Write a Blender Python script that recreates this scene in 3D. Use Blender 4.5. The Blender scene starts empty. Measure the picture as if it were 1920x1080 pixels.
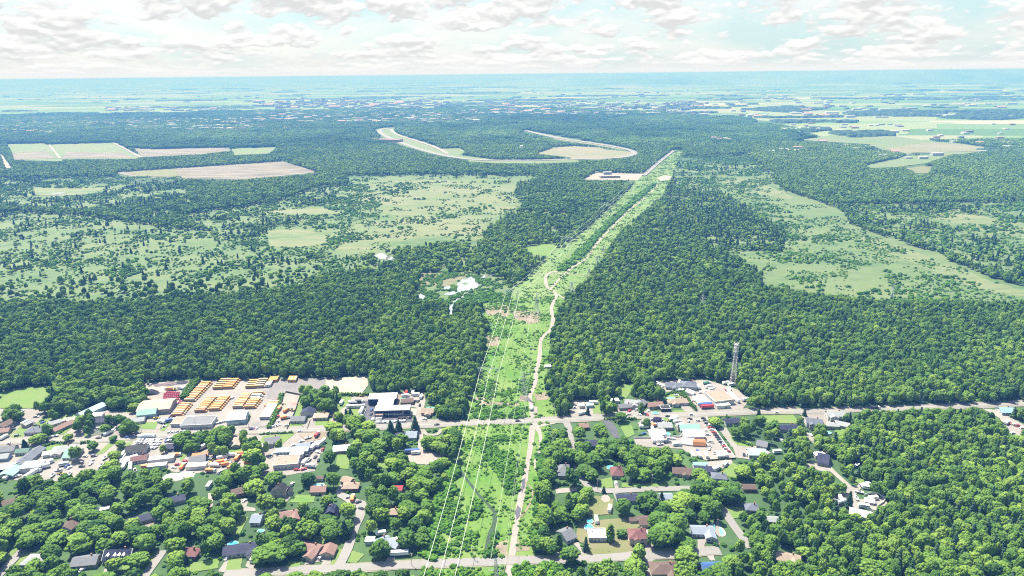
import bpy, bmesh, math, random
import numpy as np
from mathutils import Vector, Matrix
from mathutils.geometry import tessellate_polygon
R = math.radians
random.seed(7); RNG = np.random.default_rng(11)
SC = bpy.context.scene
COL = SC.collection

# ------------------------------------------------------------------ camera
F, CX, CY, HZ, ALT = 1281.0, 960.0, 540.0, 139.0, 300.0
PITCH = math.atan((CY-HZ)/F); ROLL = R(0.6)
fw = np.array([0, math.cos(PITCH), -math.sin(PITCH)])
r0 = np.array([1., 0, 0]); u0 = np.cross(r0, fw)
cr = r0*math.cos(ROLL)-u0*math.sin(ROLL); cu = u0*math.cos(ROLL)+r0*math.sin(ROLL)
cam = bpy.data.cameras.new('camera'); camo = bpy.data.objects.new('camera', cam); COL.objects.link(camo)
camo.matrix_world = Matrix(((cr[0], cu[0], -fw[0], 0), (cr[1], cu[1], -fw[1], 0), (cr[2], cu[2], -fw[2], ALT), (0, 0, 0, 1)))
cam.sensor_width = 36; cam.lens = 36*F/1920; cam.clip_start = 1; cam.clip_end = 200000
SC.camera = camo
# ------------------------------------------------------------------ light and exposure
SUN_EL, SUN_AZ = R(60), R(-40)          # azimuth from +Y, negative = to the left of the view
SC.view_settings.view_transform = 'Standard'; SC.view_settings.look = 'None'
SC.view_settings.gamma = 1; SC.view_settings.use_curve_mapping = False
SC.view_settings.exposure = 1.55
sl = bpy.data.lights.new('sun', 'SUN'); sl.energy = 5.0; sl.angle = R(0.6); sl.color = (1, .95, .84)
so = bpy.data.objects.new('sun', sl); COL.objects.link(so)
sd = Vector((math.sin(SUN_AZ)*math.cos(SUN_EL), math.cos(SUN_AZ)*math.cos(SUN_EL), math.sin(SUN_EL)))
so.rotation_euler = sd.to_track_quat('Z', 'Y').to_euler()
W = bpy.data.worlds.new('World'); SC.world = W; W.use_nodes = True
def world():
    nt = W.node_tree; N = nt.nodes; L = nt.links; N.clear()
    def nd(t, **k):
        n = N.new(t)
        for a, b in k.items(): setattr(n, a, b)
        return n
    def mth(op, a, b=None, c=None, clamp=False):
        n = nd('ShaderNodeMath', operation=op, use_clamp=clamp)
        for i, v in enumerate((a, b, c)):
            if v is None: continue
            if isinstance(v, (int, float)): n.inputs[i].default_value = v
            else: L.new(v, n.inputs[i])
        return n.outputs[0]
    sky = nd('ShaderNodeTexSky', sky_type='NISHITA'); sky.sun_disc = False
    sky.sun_elevation = SUN_EL; sky.sun_rotation = SUN_AZ
    sky.air_density = 1; sky.dust_density = 1.5; sky.ozone_density = 1
    tc = nd('ShaderNodeTexCoord'); sp = nd('ShaderNodeSeparateXYZ'); L.new(tc.outputs['Generated'], sp.inputs[0])
    z = mth('MAXIMUM', sp.outputs[2], 0.0)
    zz = mth('ADD', z, 0.028)
    # cloud deck seen in perspective: direction projected on a flat layer
    px = mth('DIVIDE', sp.outputs[0], zz); py = mth('DIVIDE', sp.outputs[1], zz)
    cb = nd('ShaderNodeCombineXYZ'); L.new(px, cb.inputs[0]); L.new(py, cb.inputs[1])
    def noise(vec, sc, det, rough, dist=0, off=0):
        m = nd('ShaderNodeMapping'); L.new(vec, m.inputs[0]); m.inputs['Location'].default_value = (off, off*.7, 0)
        n = nd('ShaderNodeTexNoise'); L.new(m.outputs[0], n.inputs['Vector'])
        n.inputs['Scale'].default_value = sc; n.inputs['Detail'].default_value = det
        n.inputs['Roughness'].default_value = rough; n.inputs['Distortion'].default_value = dist
        return n.outputs['Fac']
    # puffs: angular coordinates (azimuth, elevation)
    az = mth('ARCTAN2', sp.outputs[0], sp.outputs[1]); el = mth('ARCSINE', sp.outputs[2])
    elw = mth('POWER', mth('MAXIMUM', el, 0.0005), 0.62)
    ca = nd('ShaderNodeCombineXYZ'); L.new(az, ca.inputs[0]); L.new(mth('MULTIPLY', elw, 1.45), ca.inputs[1])
    def puffs(vec, sc, off):
        """cumulus heaps: rounded cells at three sizes, warped a little by noise"""
        m = nd('ShaderNodeMapping'); L.new(vec, m.inputs[0]); m.inputs['Location'].default_value = (off, off*.6, 0)
        w = nd('ShaderNodeTexNoise'); L.new(m.outputs[0], w.inputs['Vector']); w.inputs['Scale'].default_value = sc*1.6; w.inputs['Detail'].default_value = 5
        ws = nd('ShaderNodeVectorMath', operation='MULTIPLY_ADD'); L.new(w.outputs['Color'], ws.inputs[0]); ws.inputs[1].default_value = (.5/sc, .5/sc, 0); L.new(m.outputs[0], ws.inputs[2])
        tot = None
        for k, (f, a) in enumerate(((1, .52), (2.3, .28), (5.1, .20))):
            v = nd('ShaderNodeTexVoronoi', feature='F1'); L.new(ws.outputs[0], v.inputs['Vector']); v.inputs['Scale'].default_value = sc*f
            q = mth('MULTIPLY', mth('SUBTRACT', 1, v.outputs['Distance']), a); tot = q if tot is None else mth('ADD', tot, q)
        return tot
    n0 = noise(ca.outputs[0], 8, 4, .5, .1, 9.4)
    n1 = puffs(ca.outputs[0], 14, 3.1)
    n2 = noise(cb.outputs[0], .16, 5, .6, .2, 1.3)
    high = mth('MULTIPLY', mth('SUBTRACT', el, .14), .45, clamp=True)
    dens = mth('SUBTRACT', mth('ADD', mth('ADD', mth('MULTIPLY', n1, .55), mth('MULTIPLY', n0, .45)), mth('MULTIPLY', n2, .15)), mth('MINIMUM', high, .13))
    cov = nd('ShaderNodeMapRange', interpolation_type='SMOOTHSTEP'); L.new(dens, cov.inputs[0])
    cov.inputs[1].default_value = .52; cov.inputs[2].default_value = .585
    low = nd('ShaderNodeMapRange'); L.new(el, low.inputs[0]); low.inputs[1].default_value = 0; low.inputs[2].default_value = .03
    low.inputs[3].default_value = 1; low.inputs[4].default_value = 0
    cover = mth('MAXIMUM', cov.outputs[0], low.outputs[0])
    # bright heaped tops, grey flat bases: compare with the cloud just above
    mp = nd('ShaderNodeMapping'); L.new(ca.outputs[0], mp.inputs[0]); mp.inputs['Location'].default_value = (0, .016, 0)
    n1b = puffs(mp.outputs[0], 14, 3.1); n0b = noise(mp.outputs[0], 8, 4, .5, .1, 9.4)
    edge = mth('ADD', mth('SUBTRACT', n1, n1b), mth('MULTIPLY', mth('SUBTRACT', n0, n0b), 1.5))
    n3 = noise(ca.outputs[0], 40, 6, .55, .2, 7.7)
    sraw = mth('ADD', mth('ADD', mth('MULTIPLY', edge, 3.4), .46), mth('MULTIPLY', mth('SUBTRACT', n3, .5), .9), clamp=True)
    fl = nd('ShaderNodeMapRange'); L.new(el, fl.inputs[0]); fl.inputs[1].default_value = .002; fl.inputs[2].default_value = .03
    shade = mth('ADD', .62, mth('MULTIPLY', mth('SUBTRACT', sraw, .62), fl.outputs[0]))
    ramp = nd('ShaderNodeValToRGB'); L.new(shade, ramp.inputs[0])
    e = ramp.color_ramp.elements
    e[0].position = .10; e[0].color = (.262, .265, .265, 1)
    e[1].position = .92; e[1].color = (.36, .357, .35, 1)
    m1 = e.new(.5); m1.color = (.307, .309, .307, 1)
    bl = nd('ShaderNodeVectorMath', operation='SCALE'); L.new(sky.outputs[0], bl.inputs[0]); bl.inputs['Scale'].default_value = SKY_S
    # clear gaps keep the sky's own colour, a little whitened by thin cloud
    thin = nd('ShaderNodeMix', data_type='RGBA'); L.new(mth('SUBTRACT', .88, mth('MINIMUM', mth('MULTIPLY', high, 6.0), .78)), thin.inputs[0])
    L.new(bl.outputs[0], thin.inputs[6])
    vr = nd('ShaderNodeMapRange'); L.new(noise(ca.outputs[0], 5, 7, .55, .3, 2.2), vr.inputs[0]); vr.inputs[1].default_value = .40; vr.inputs[2].default_value = .56
    vm = nd('ShaderNodeMix', data_type='RGBA'); L.new(vr.outputs[0], vm.inputs[0]); vm.inputs[6].default_value = (.195, .270, .278, 1); vm.inputs[7].default_value = (.285, .297, .297, 1); L.new(vm.outputs[2], thin.inputs[7])
    mx = nd('ShaderNodeMix', data_type='RGBA'); L.new(cover, mx.inputs[0]); L.new(thin.outputs[2], mx.inputs[6]); L.new(ramp.outputs[0], mx.inputs[7])
    bg = nd('ShaderNodeBackground'); L.new(mx.outputs[2], bg.inputs[0]); bg.inputs[1].default_value = 1
    out = nd('ShaderNodeOutputWorld'); L.new(bg.outputs[0], out.inputs[0])
SKY_S = 0.12
world()
W.cycles.sampling_method = 'MANUAL'; W.cycles.sample_map_resolution = 512
cy = SC.cycles; cy.max_bounces = 4; cy.filter_width = 1.1; cy.diffuse_bounces = 2; cy.glossy_bounces = 1; cy.transmission_bounces = 2; cy.volume_bounces = 0
cy.transparent_max_bounces = 4; cy.use_denoising = False; cy.caustics_reflective = False; cy.caustics_refractive = False

# ------------------------------------------------------------------ geometry helpers
def at(px, py, z=0.0):
    d = fw + cr*((px-CX)/F) + cu*((CY-py)/F)
    t = (ALT-z)/(-d[2])
    return Vector((d[0]*t, d[1]*t, z))
def proj(X, Y, Z):
    """world -> photograph pixels, for numpy arrays"""
    dz = Z-ALT
    a = X*cr[0]+Y*cr[1]+dz*cr[2]; b = X*cu[0]+Y*cu[1]+dz*cu[2]; c = X*fw[0]+Y*fw[1]+dz*fw[2]
    c = np.maximum(c, 1)
    return CX+F*a/c, CY-F*b/c, c
def pts(s): return [tuple(float(v) for v in p.split(',')) for p in s.split()]
def inpoly(poly, x, y):
    p = np.asarray(poly, float); res = np.zeros(len(x), bool)
    m = (x >= p[:, 0].min()) & (x <= p[:, 0].max()) & (y >= p[:, 1].min()) & (y <= p[:, 1].max())
    ix = np.nonzero(m)[0]
    if not len(ix): return res
    xs, ys = x[ix], y[ix]; ins = np.zeros(len(ix), bool); j = len(p)-1
    for i in range(len(p)):
        xi, yi, xj, yj = p[i, 0], p[i, 1], p[j, 0], p[j, 1]
        if yi != yj: ins ^= ((yi > ys) != (yj > ys)) & (xs < (xj-xi)*(ys-yi)/(yj-yi)+xi)
        j = i
    res[ix] = ins; return res
def vnoise(x, y, s, seed=0):
    """smooth value noise, 0..1"""
    x = x/s+seed*17.3; y = y/s+seed*7.1
    xi = np.floor(x); yi = np.floor(y); fx = x-xi; fy = y-yi
    fx = fx*fx*(3-2*fx); fy = fy*fy*(3-2*fy)
    def h(a, b):
        v = np.sin(a*127.1+b*311.7+seed*74.7)*43758.5453; return v-np.floor(v)
    return (h(xi, yi)*(1-fx)+h(xi+1, yi)*fx)*(1-fy)+(h(xi, yi+1)*(1-fx)+h(xi+1, yi+1)*fx)*fy
def fbm(x, y, s, seed=0): return (vnoise(x, y, s, seed)*4+vnoise(x, y, s/2.1, seed+1)*2+vnoise(x, y, s/4.3, seed+2))/7

# ------------------------------------------------------------------ materials
MATS = {}; GM = .86
def nmat(name, c1, c2=None, scale=1.0, rough=.85, detail=4, spec=.2, c3=None, scale3=.02, metal=0, p=(.35, .65), coords='P', stretch=None):
    """two-tone noise material (c1..c2 fine, c3 mixed in large patches)"""
    if name in MATS: return MATS[name]
    m = bpy.data.materials.new(name); m.use_nodes = True; nt = m.node_tree; N = nt.nodes; L = nt.links
    b = N['Principled BSDF']; b.inputs['Roughness'].default_value = rough; b.inputs['Specular IOR Level'].default_value = spec
    b.inputs['Metallic'].default_value = metal
    c1 = tuple(v*GM for v in c1); c2 = c2 and tuple(v*GM for v in c2); c3 = c3 and tuple(v*GM for v in c3)
    if c2 is None: c2 = tuple(v*.82 for v in c1)
    if coords == 'P': g = N.new('ShaderNodeNewGeometry').outputs['Position']
    else: g = N.new('ShaderNodeTexCoord').outputs['Object']
    if stretch:
        mp = N.new('ShaderNodeMapping'); L.new(g, mp.inputs[0]); mp.inputs['Scale'].default_value = stretch; g = mp.outputs[0]
    def ns(sc, det):
        n = N.new('ShaderNodeTexNoise'); L.new(g, n.inputs['Vector']); n.inputs['Scale'].default_value = sc; n.inputs['Detail'].default_value = det
        n.inputs['Roughness'].default_value = .65
        r = N.new('ShaderNodeMapRange'); L.new(n.outputs['Fac'], r.inputs[0]); r.inputs[1].default_value = p[0]; r.inputs[2].default_value = p[1]
        return r.outputs[0]
    mx = N.new('ShaderNodeMix'); mx.data_type = 'RGBA'; L.new(ns(scale, detail), mx.inputs[0])
    mx.inputs[6].default_value = (*c1, 1); mx.inputs[7].default_value = (*c2, 1); o = mx.outputs[2]
    if c3:
        m3 = N.new('ShaderNodeMix'); m3.data_type = 'RGBA'; L.new(ns(scale3, 5), m3.inputs[0]); L.new(o, m3.inputs[6]); m3.inputs[7].default_value = (*c3, 1); o = m3.outputs[2]
    L.new(o, b.inputs['Base Color'])
    MATS[name] = m; return m
def leafmat(name, dark, mid, light):
    m = bpy.data.materials.new(name); m.use_nodes = True; nt = m.node_tree; N = nt.nodes; L = nt.links
    b = N['Principled BSDF']; b.inputs['Roughness'].default_value = .8; b.inputs['Specular IOR Level'].default_value = .12
    at_ = N.new('ShaderNodeAttribute'); at_.attribute_type = 'INSTANCER'; at_.attribute_name = 'tint'
    g = N.new('ShaderNodeNewGeometry')
    n = N.new('ShaderNodeTexNoise'); L.new(g.outputs['Position'], n.inputs['Vector']); n.inputs['Scale'].default_value = .55; n.inputs['Detail'].default_value = 3
    a = N.new('ShaderNodeMath'); a.operation = 'MULTIPLY_ADD'; L.new(n.outputs['Fac'], a.inputs[0]); a.inputs[1].default_value = .7; a.inputs[2].default_value = -.35
    s = N.new('ShaderNodeMath'); s.operation = 'ADD'; L.new(a.outputs[0], s.inputs[0]); L.new(at_.outputs['Fac'], s.inputs[1])
    r = N.new('ShaderNodeValToRGB'); L.new(s.outputs[0], r.inputs[0]); e = r.color_ramp.elements
    e[0].position = .08; e[0].color = (*dark, 1); e[1].position = .95; e[1].color = (*light, 1); k = e.new(.5); k.color = (*mid, 1)
    L.new(r.outputs[0], b.inputs['Base Color'])
    t = N.new('ShaderNodeBsdfTranslucent'); L.new(r.outputs[0], t.inputs[0])
    mx = N.new('ShaderNodeMixShader'); mx.inputs[0].default_value = .38; L.new(b.outputs[0], mx.inputs[1]); L.new(t.outputs[0], mx.inputs[2])
    L.new(mx.outputs[0], N['Material Output'].inputs[0]); return m
LEAF = leafmat('broadleaf', (.040, .102, .022), (.108, .215, .034), (.225, .335, .055))
NEEDLE = leafmat('needles', (.028, .070, .040), (.050, .115, .055), (.105, .17, .08))
SHRUB = leafmat('shrub', (.036, .102, .018), (.080, .195, .022), (.15, .29, .035))
BARK = nmat('bark', (.16, .13, .10), (.07, .055, .045), 2)
def plain(name, c, **k): return nmat(name, c, tuple(v*k.pop('var', .86) for v in c), k.pop('scale', .7), **k)

# ------------------------------------------------------------------ scene-graph helpers
def tag(o, label=None, cat=None, group=None, kind=None):
    if label: o['label'] = label
    if cat: o['category'] = cat
    if group: o['group'] = group
    if kind: o['kind'] = kind
    return o
def empty(name, loc, rz=0, label=None, cat=None, group=None):
    o = bpy.data.objects.new(name, None); COL.objects.link(o); o.location = loc; o.rotation_euler = (0, 0, rz); o.empty_display_size = 1
    return tag(o, label, cat, group)
def meshobj(name, V, Fc, mats, parent=None, mi=None, smooth=False):
    me = bpy.data.meshes.new(name); me.from_pydata([tuple(v) for v in V], [], [tuple(f) for f in Fc])
    if not isinstance(mats, (list, tuple)): mats = [mats]
    for m in mats: me.materials.append(m)
    if mi is not None: me.polygons.foreach_set('material_index', mi)
    if smooth: me.polygons.foreach_set('use_smooth', [True]*len(me.polygons))
    me.update()
    return link(name, me, parent)
def link(name, me, parent=None):
    o = bpy.data.objects.new(name, me); COL.objects.link(o)
    if parent: o.parent = parent
    return o
class MB:
    """collects boxes, extrusions and tubes for one mesh"""
    def __init__(s): s.V = []; s.F = []; s.M = []
    def add(s, V, Fc, m=0):
        b = len(s.V); s.V += [tuple(v) for v in V]; s.F += [tuple(i+b for i in f) for f in Fc]; s.M += [m]*len(Fc); return s
    def box(s, x0, x1, y0, y1, z0, z1, m=0):
        return s.add([(x0, y0, z0), (x1, y0, z0), (x1, y1, z0), (x0, y1, z0), (x0, y0, z1), (x1, y0, z1), (x1, y1, z1), (x0, y1, z1)],
                     [(0, 3, 2, 1), (4, 5, 6, 7), (0, 1, 5, 4), (1, 2, 6, 5), (2, 3, 7, 6), (3, 0, 4, 7)], m)
    def ext(s, prof, a, b, axis='x', m=0):
        """convex profile extruded between a and b along an axis; the profile holds the other two coordinates"""
        n = len(prof)
        f = (lambda t, p: (t, p[0], p[1])) if axis == 'x' else (lambda t, p: (p[0], t, p[1]))
        V = [f(a, p) for p in prof]+[f(b, p) for p in prof]
        Fc = [tuple(range(n)), tuple(range(2*n-1, n-1, -1))]+[(i, i+n, (i+1) % n+n, (i+1) % n) for i in range(n)]
        return s.add(V, Fc, m)
    def tube(s, p, q, r, n=4, r2=None, m=0):
        p = Vector(p); q = Vector(q); d = (q-p).normalized(); r2 = r if r2 is None else r2
        a = d.orthogonal().normalized(); b = d.cross(a)
        V = [p+(a*math.cos(t)+b*math.sin(t))*r for t in [2*math.pi*i/n+.78 for i in range(n)]]+[q+(a*math.cos(t)+b*math.sin(t))*r2 for t in [2*math.pi*i/n+.78 for i in range(n)]]
        return s.add(V, [(i, (i+1) % n, (i+1) % n+n, i+n) for i in range(n)]+[tuple(range(n-1, -1, -1)), tuple(range(n, 2*n))], m)
    def cyl(s, c, r, z0, z1, n=16, m=0, ry=None):
        ry = ry or r
        V = [(c[0]+r*math.cos(2*math.pi*i/n), c[1]+ry*math.sin(2*math.pi*i/n), z) for z in (z0, z1) for i in range(n)]
        return s.add(V, [(i, (i+1) % n, (i+1) % n+n, i+n) for i in range(n)]+[tuple(range(n-1, -1, -1)), tuple(range(n, 2*n))], m)
    def mesh(s, name, mats):
        me = bpy.data.meshes.new(name); me.from_pydata(s.V, [], s.F)
        for m in (mats if isinstance(mats, (list, tuple)) else [mats]): me.materials.append(m)
        me.polygons.foreach_set('material_index', s.M); me.update(); return me
    def build(s, name, mats, parent=None): return link(name, s.mesh(name, mats), parent)
def copy_tree(src, loc=None, rz=None, parent=None):
    c = src.copy(); COL.objects.link(c)
    if parent: c.parent = parent
    if loc is not None: c.location = loc
    if rz is not None: c.rotation_euler = (0, 0, rz)
    for ch in KIDS.get(src.name) or []: copy_tree(ch, parent=c)
    return c
KIDS = {}
def note(o):
    KIDS[o.name] = list(o.children)
    for c in o.children: note(c)

# ------------------------------------------------------------------ ground sheets
CLEAR = []      # photograph-space outlines kept free of forest
def edgey(P, step, amp, rnd):
    out = []
    for i in range(len(P)):
        a = Vector(P[i]); b = Vector(P[(i+1) % len(P)]); d = b-a; n = max(1, int(d.length/step)); nr = Vector((-d.y, d.x)).normalized() if d.length > 0 else Vector((0, 0))
        for k in range(n):
            t = k/n; q = a+d*t
            if k: q = q+nr*rnd.uniform(-amp, amp)
            out.append(q)
    return out
NSH = [0]
def sheet(name, s, mat, lay=1, jag=1.0, clear=True, kind='structure', parent=None, pix=None, z=None):
    """a ground-cover outline given at photograph positions, laid on the ground plane"""
    poly = pts(s) if isinstance(s, str) else s
    if clear: CLEAR.append(poly)
    P = [at(x, y).xy for x, y in poly]
    c = sum((Vector(p) for p in P), Vector((0, 0)))/len(P); D = c.length
    if jag > 0: P = edgey(P, 6*jag*max(1, D/900), 1.6*jag*max(1, D/900), random.Random(len(P)+int(abs(c.x))))
    NSH[0] += 1; zz = z if z is not None else lay*(.11 if D < 2200 else .6)+NSH[0]*(.0008 if D < 2200 else .004)
    V = [(p[0], p[1], zz) for p in P]
    tri = tessellate_polygon([[Vector(v) for v in V]])
    Fc = []
    for t in tri:
        a, b, d = (Vector(V[i]) for i in t)
        Fc.append(t if (b-a).cross(d-a).z > 0 else (t[0], t[2], t[1]))
    o = meshobj(name, V, Fc, mat, parent); tag(o, kind=kind); return o
def strip(name, line, w, mat, lay=3, clear=True, parent=None, kind='structure', wj=0, z=None):
    """a road, path or ditch of width w metres along photograph positions"""
    L = pts(line) if isinstance(line, str) else line
    P = [at(x, y).xy for x, y in L]
    # smooth with Catmull-Rom
    Q = []
    for i in range(len(P)-1):
        p0 = P[max(0, i-1)]; p1 = P[i]; p2 = P[i+1]; p3 = P[min(len(P)-1, i+2)]
        n = max(2, int((p2-p1).length/12))
        for k in range(n):
            t = k/n; Q.append(.5*((2*p1)+(p2-p0)*t+(2*p0-5*p1+4*p2-p3)*t*t+(3*p1-p0-3*p2+p3)*t**3))
    Q.append(P[-1]); V = []; rn = random.Random(len(Q))
    D = (P[0].length+P[-1].length)/2; NSH[0] += 1; zz = z if z is not None else lay*(.11 if D < 2200 else .6)+NSH[0]*(.0008 if D < 2200 else .004)
    for i, q in enumerate(Q):
        d = (Q[min(i+1, len(Q)-1)]-Q[max(i-1, 0)]).normalized(); n = Vector((-d.y, d.x)); a = w/2*(1+rn.uniform(-wj, wj)); b = w/2*(1+rn.uniform(-wj, wj))
        V += [(q.x+n.x*a, q.y+n.y*a, zz), (q.x-n.x*b, q.y-n.y*b, zz)]
    Fc = [(2*i, 2*i+1, 2*i+3, 2*i+2) for i in range(len(Q)-1)]
    o = meshobj(name, V, Fc, mat, parent); tag(o, kind=kind)
    if clear:
        X = np.array([v[0] for v in V]); Y = np.array([v[1] for v in V]); a, b, _ = proj(X, Y, np.zeros(len(V)))
        CLEAR.append([(a[i], b[i]) for i in range(0, len(V), 2)]+[(a[i], b[i]) for i in range(len(V)-1, 0, -2)])
    return o

# ------------------------------------------------------------------ the setting
G = dict(
 ground=nmat('ground_scrub', (0.040, 0.085, 0.028), (0.070, 0.130, 0.035), .12, c3=(0.030, 0.065, 0.026), scale3=.006),
 lawn=nmat('lawn_grass', (0.072, 0.153, 0.024), (0.102, 0.187, 0.038), .25, c3=(0.128, 0.170, 0.051), scale3=.03),
 dry=nmat('dry_grass', (0.122, 0.137, 0.050), (0.086, 0.122, 0.036), .2, c3=(0.158, 0.144, 0.079), scale3=.05),
 corr=nmat('corridor_grass', (0.078, 0.185, 0.014), (0.040, 0.110, 0.014), .22, c3=(0.125, 0.185, 0.045), scale3=.025, detail=9),
 bog=nmat('bog_meadow', (.125, .165, .062), (.065, .112, .040), .07, c3=(.150, .160, .082), scale3=.012, detail=10, stretch=(.35, 1.3, 1), p=(.38, .62)),
 bog2=nmat('scrub_meadow', (.095, .15, .050), (.045, .092, .034), .08, c3=(.110, .145, .058), scale3=.012, detail=10, stretch=(.4, 1.3, 1), p=(.38, .62)),
 field=nmat('crop_field', (.095, .15, .050), (.115, .16, .062), .02, c3=(.135, .155, .075), scale3=.003),
 straw=nmat('straw_field', (.16, .16, .085), (.135, .15, .07), .02, c3=(.19, .17, .12), scale3=.004),
 peat=nmat('bare_peat', (.125, .105, .08), (.085, .08, .055), .03, c3=(.20, .175, .15), scale3=.014, stretch=(.5, 3, 1), detail=9, p=(.4, .6)),
 purple=nmat('heath', (0.104, 0.112, 0.104), (0.080, 0.104, 0.072), .05),
 gravel=nmat('gravel', (0.208, 0.187, 0.174), (0.172, 0.156, 0.146), .25, c3=(0.239, 0.218, 0.198), scale3=.03, detail=7),
 sand=nmat('sand', (0.302, 0.255, 0.208), (0.250, 0.213, 0.177), .3, c3=(0.322, 0.286, 0.244), scale3=.05),
 path=nmat('dirt_path', (0.270, 0.234, 0.213), (0.218, 0.192, 0.172), .4),
 brush=nmat('cut_brush', (0.180, 0.144, 0.108), (0.120, 0.108, 0.066), .5, c3=(0.228, 0.186, 0.150), scale3=.08),
 road=nmat('road_asphalt', (0.187, 0.179, 0.174), (0.161, 0.156, 0.151), .5, c3=(0.203, 0.192, 0.185), scale3=.03, rough=.7),
 asphalt=nmat('dark_asphalt', (0.065, 0.065, 0.084), (0.053, 0.053, 0.068), .4, rough=.75, c3=(0.081, 0.081, 0.093), scale3=.08),
 shoulder=nmat('road_shoulder', (0.220, 0.198, 0.171), (0.165, 0.160, 0.110), .4),
 ditch=nmat('ditch_mud', (0.024, 0.042, 0.026), (0.042, 0.072, 0.036), .8),
 yard=nmat('yard_gravel', (.20, .185, .18), (.155, .15, .15), .12, c3=(.235, .21, .19), scale3=.02, detail=10, p=(.4, .6)),
 farm=None)
def farmmat():
    m = bpy.data.materials.new('farmland'); m.use_nodes = True; nt = m.node_tree; N = nt.nodes; L = nt.links; b = N['Principled BSDF']
    b.inputs['Roughness'].default_value = .95; b.inputs['Specular IOR Level'].default_value = .05
    g = N.new('ShaderNodeNewGeometry'); mp = N.new('ShaderNodeMapping'); L.new(g.outputs['Position'], mp.inputs[0])
    mp.inputs['Scale'].default_value = (1/900, 1/380, 1); mp.inputs['Rotation'].default_value = (0, 0, R(14))
    v = N.new('ShaderNodeTexVoronoi'); v.distance = 'CHEBYCHEV'; v.inputs['Randomness'].default_value = .8; L.new(mp.outputs[0], v.inputs['Vector']); v.inputs['Scale'].default_value = 1
    s = N.new('ShaderNodeSeparateColor'); L.new(v.outputs['Color'], s.inputs[0]); r = N.new('ShaderNodeValToRGB'); L.new(s.outputs[0], r.inputs[0])
    r.color_ramp.interpolation = 'CONSTANT'; e = r.color_ramp.elements
    for i, (p, c) in enumerate([(0, (.14, .24, .08)), (.2, (.20, .29, .12)), (.38, (.11, .20, .07)), (.55, (.26, .31, .16)), (.72, (.17, .26, .10)), (.86, (.30, .31, .20)), (.95, (.38, .36, .28))]):
        k = e[i] if i < 2 else e.new(p); k.position = p; k.color = (*[v*.62 for v in c], 1)
    L.new(r.outputs[0], b.inputs['Base Color']); return m
G['farm'] = farmmat()
WATER = bpy.data.materials.new('pond_water'); WATER.use_nodes = True
_b = WATER.node_tree.nodes['Principled BSDF']; _b.inputs['Base Color'].default_value = (.22, .24, .22, 1); _b.inputs['Roughness'].default_value = .04; _b.inputs['Specular IOR Level'].default_value = .9; _b.inputs['Metallic'].default_value = .75; _b.inputs['Base Color'].default_value = (.55, .55, .53, 1)

RAD = 45000
V = [(0, -300, 0)]; V[0] = (0, 3000, 0)
nseg = 96
V += [(RAD*math.sin(2*math.pi*i/nseg), RAD*math.cos(2*math.pi*i/nseg), 0) for i in range(nseg)]
tag(meshobj('ground', V, [(0, 1+(i+1) % nseg, 1+i) for i in range(nseg)], G['ground']), kind='structure')

# far farmland behind the forest, one sheet out to the horizon
fp = [(-9000, 5400), (-3500, 6300), (0, 6700), (1300, 5600), (1650, 4300), (1480, 3300), (1640, 2850), (1900, 2560), (2100, 2500), (4200, 2350), (9000, 3000), (30000, 9000), (29000, 33000), (0, 44000), (-29000, 33000), (-30000, 12000)]
FARM = fp
V = [(x, y, .6) for x, y in fp]
tri = tessellate_polygon([[Vector(v) for v in V]])
tag(meshobj('farmland', V, [t if (Vector(V[t[1]])-Vector(V[t[0]])).cross(Vector(V[t[2]])-Vector(V[t[0]])).z > 0 else t[::-1] for t in tri], G['farm']), kind='structure')

# hills along the right-hand horizon and a low rise on the left
def hill(name, az0, az1, dist, depth, hfun, seed):
    n, k = 140, 7; V = []; Fc = []
    for i in range(n):
        a = R(az0+(az1-az0)*i/(n-1))
        for j in range(k):
            t = j/(k-1); d = dist+depth*(t-.5); x = d*math.sin(a); y = d*math.cos(a)
            h = hfun((i/(n-1)))*math.sin(math.pi*t)**.8*(.86+.28*float(fbm(np.array([x]), np.array([y]), 2500, seed)[0])) if seed != 3 else hfun(i/(n-1))*math.sin(math.pi*t)**.5*(.9+.2*float(fbm(np.array([x]), np.array([y]), 1800, seed)[0]))
            V.append((x, y, min(max(h, 0), 299)-2))
    for i in range(n-1):
        for j in range(k-1): Fc.append((i*k+j, i*k+j+1, (i+1)*k+j+1, (i+1)*k+j))
    return tag(meshobj(name, V, Fc, G['hill'], smooth=True), kind='structure')
G['hill'] = nmat('wooded_hill', (.04, .09, .04), (.09, .16, .07), .0012, c3=(.14, .2, .1), scale3=.0004)
hill('hills', -3, 48, 22500, 7000, lambda t: float(np.interp(t, (0, .06, .16, .3, .55, .78, .95, 1), (0, 180, 265, 285, 296, 298, 290, 0))), 3)
hill('hill', -46, -14, 31000, 4500, lambda t: 165*math.sin(math.pi*t)**.7, 9)

# ---- open ground in the middle distance (outlines at their photograph positions)
S = sheet
S('field', '0,270 15,270 22,288 25,300 118,303 112,285 83,269 45,270', G['field'], 1, 0)
S('field', '15,271 75,268 86,279 83,285 20,288', G['field'], 2, 0, clear=False)
S('field', '92,271 210,268 262,295 253,298 113,299', G['field'], 1, 0)
S('peat_field', '124,285 232,288 250,296 116,298', G['peat'], 2, .5, clear=False)
S('peat_field', '22,289 83,284 108,297 26,300', G['peat'], 2, .5, clear=False)
S('field', '250,278 287,280 420,277 436,282 383,289 267,295', G['peat'], 1, .5)
S('field', '433,279 520,276 505,288 440,291', G['field'], 1, 1)
S('peat_field', '213,324 530,303 597,323 520,331 447,337 327,334 260,333', G['peat'], 1, .5)
S('field', '235,324 330,317 335,333 262,331', G['dry'], 2, 1, clear=False)

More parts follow.
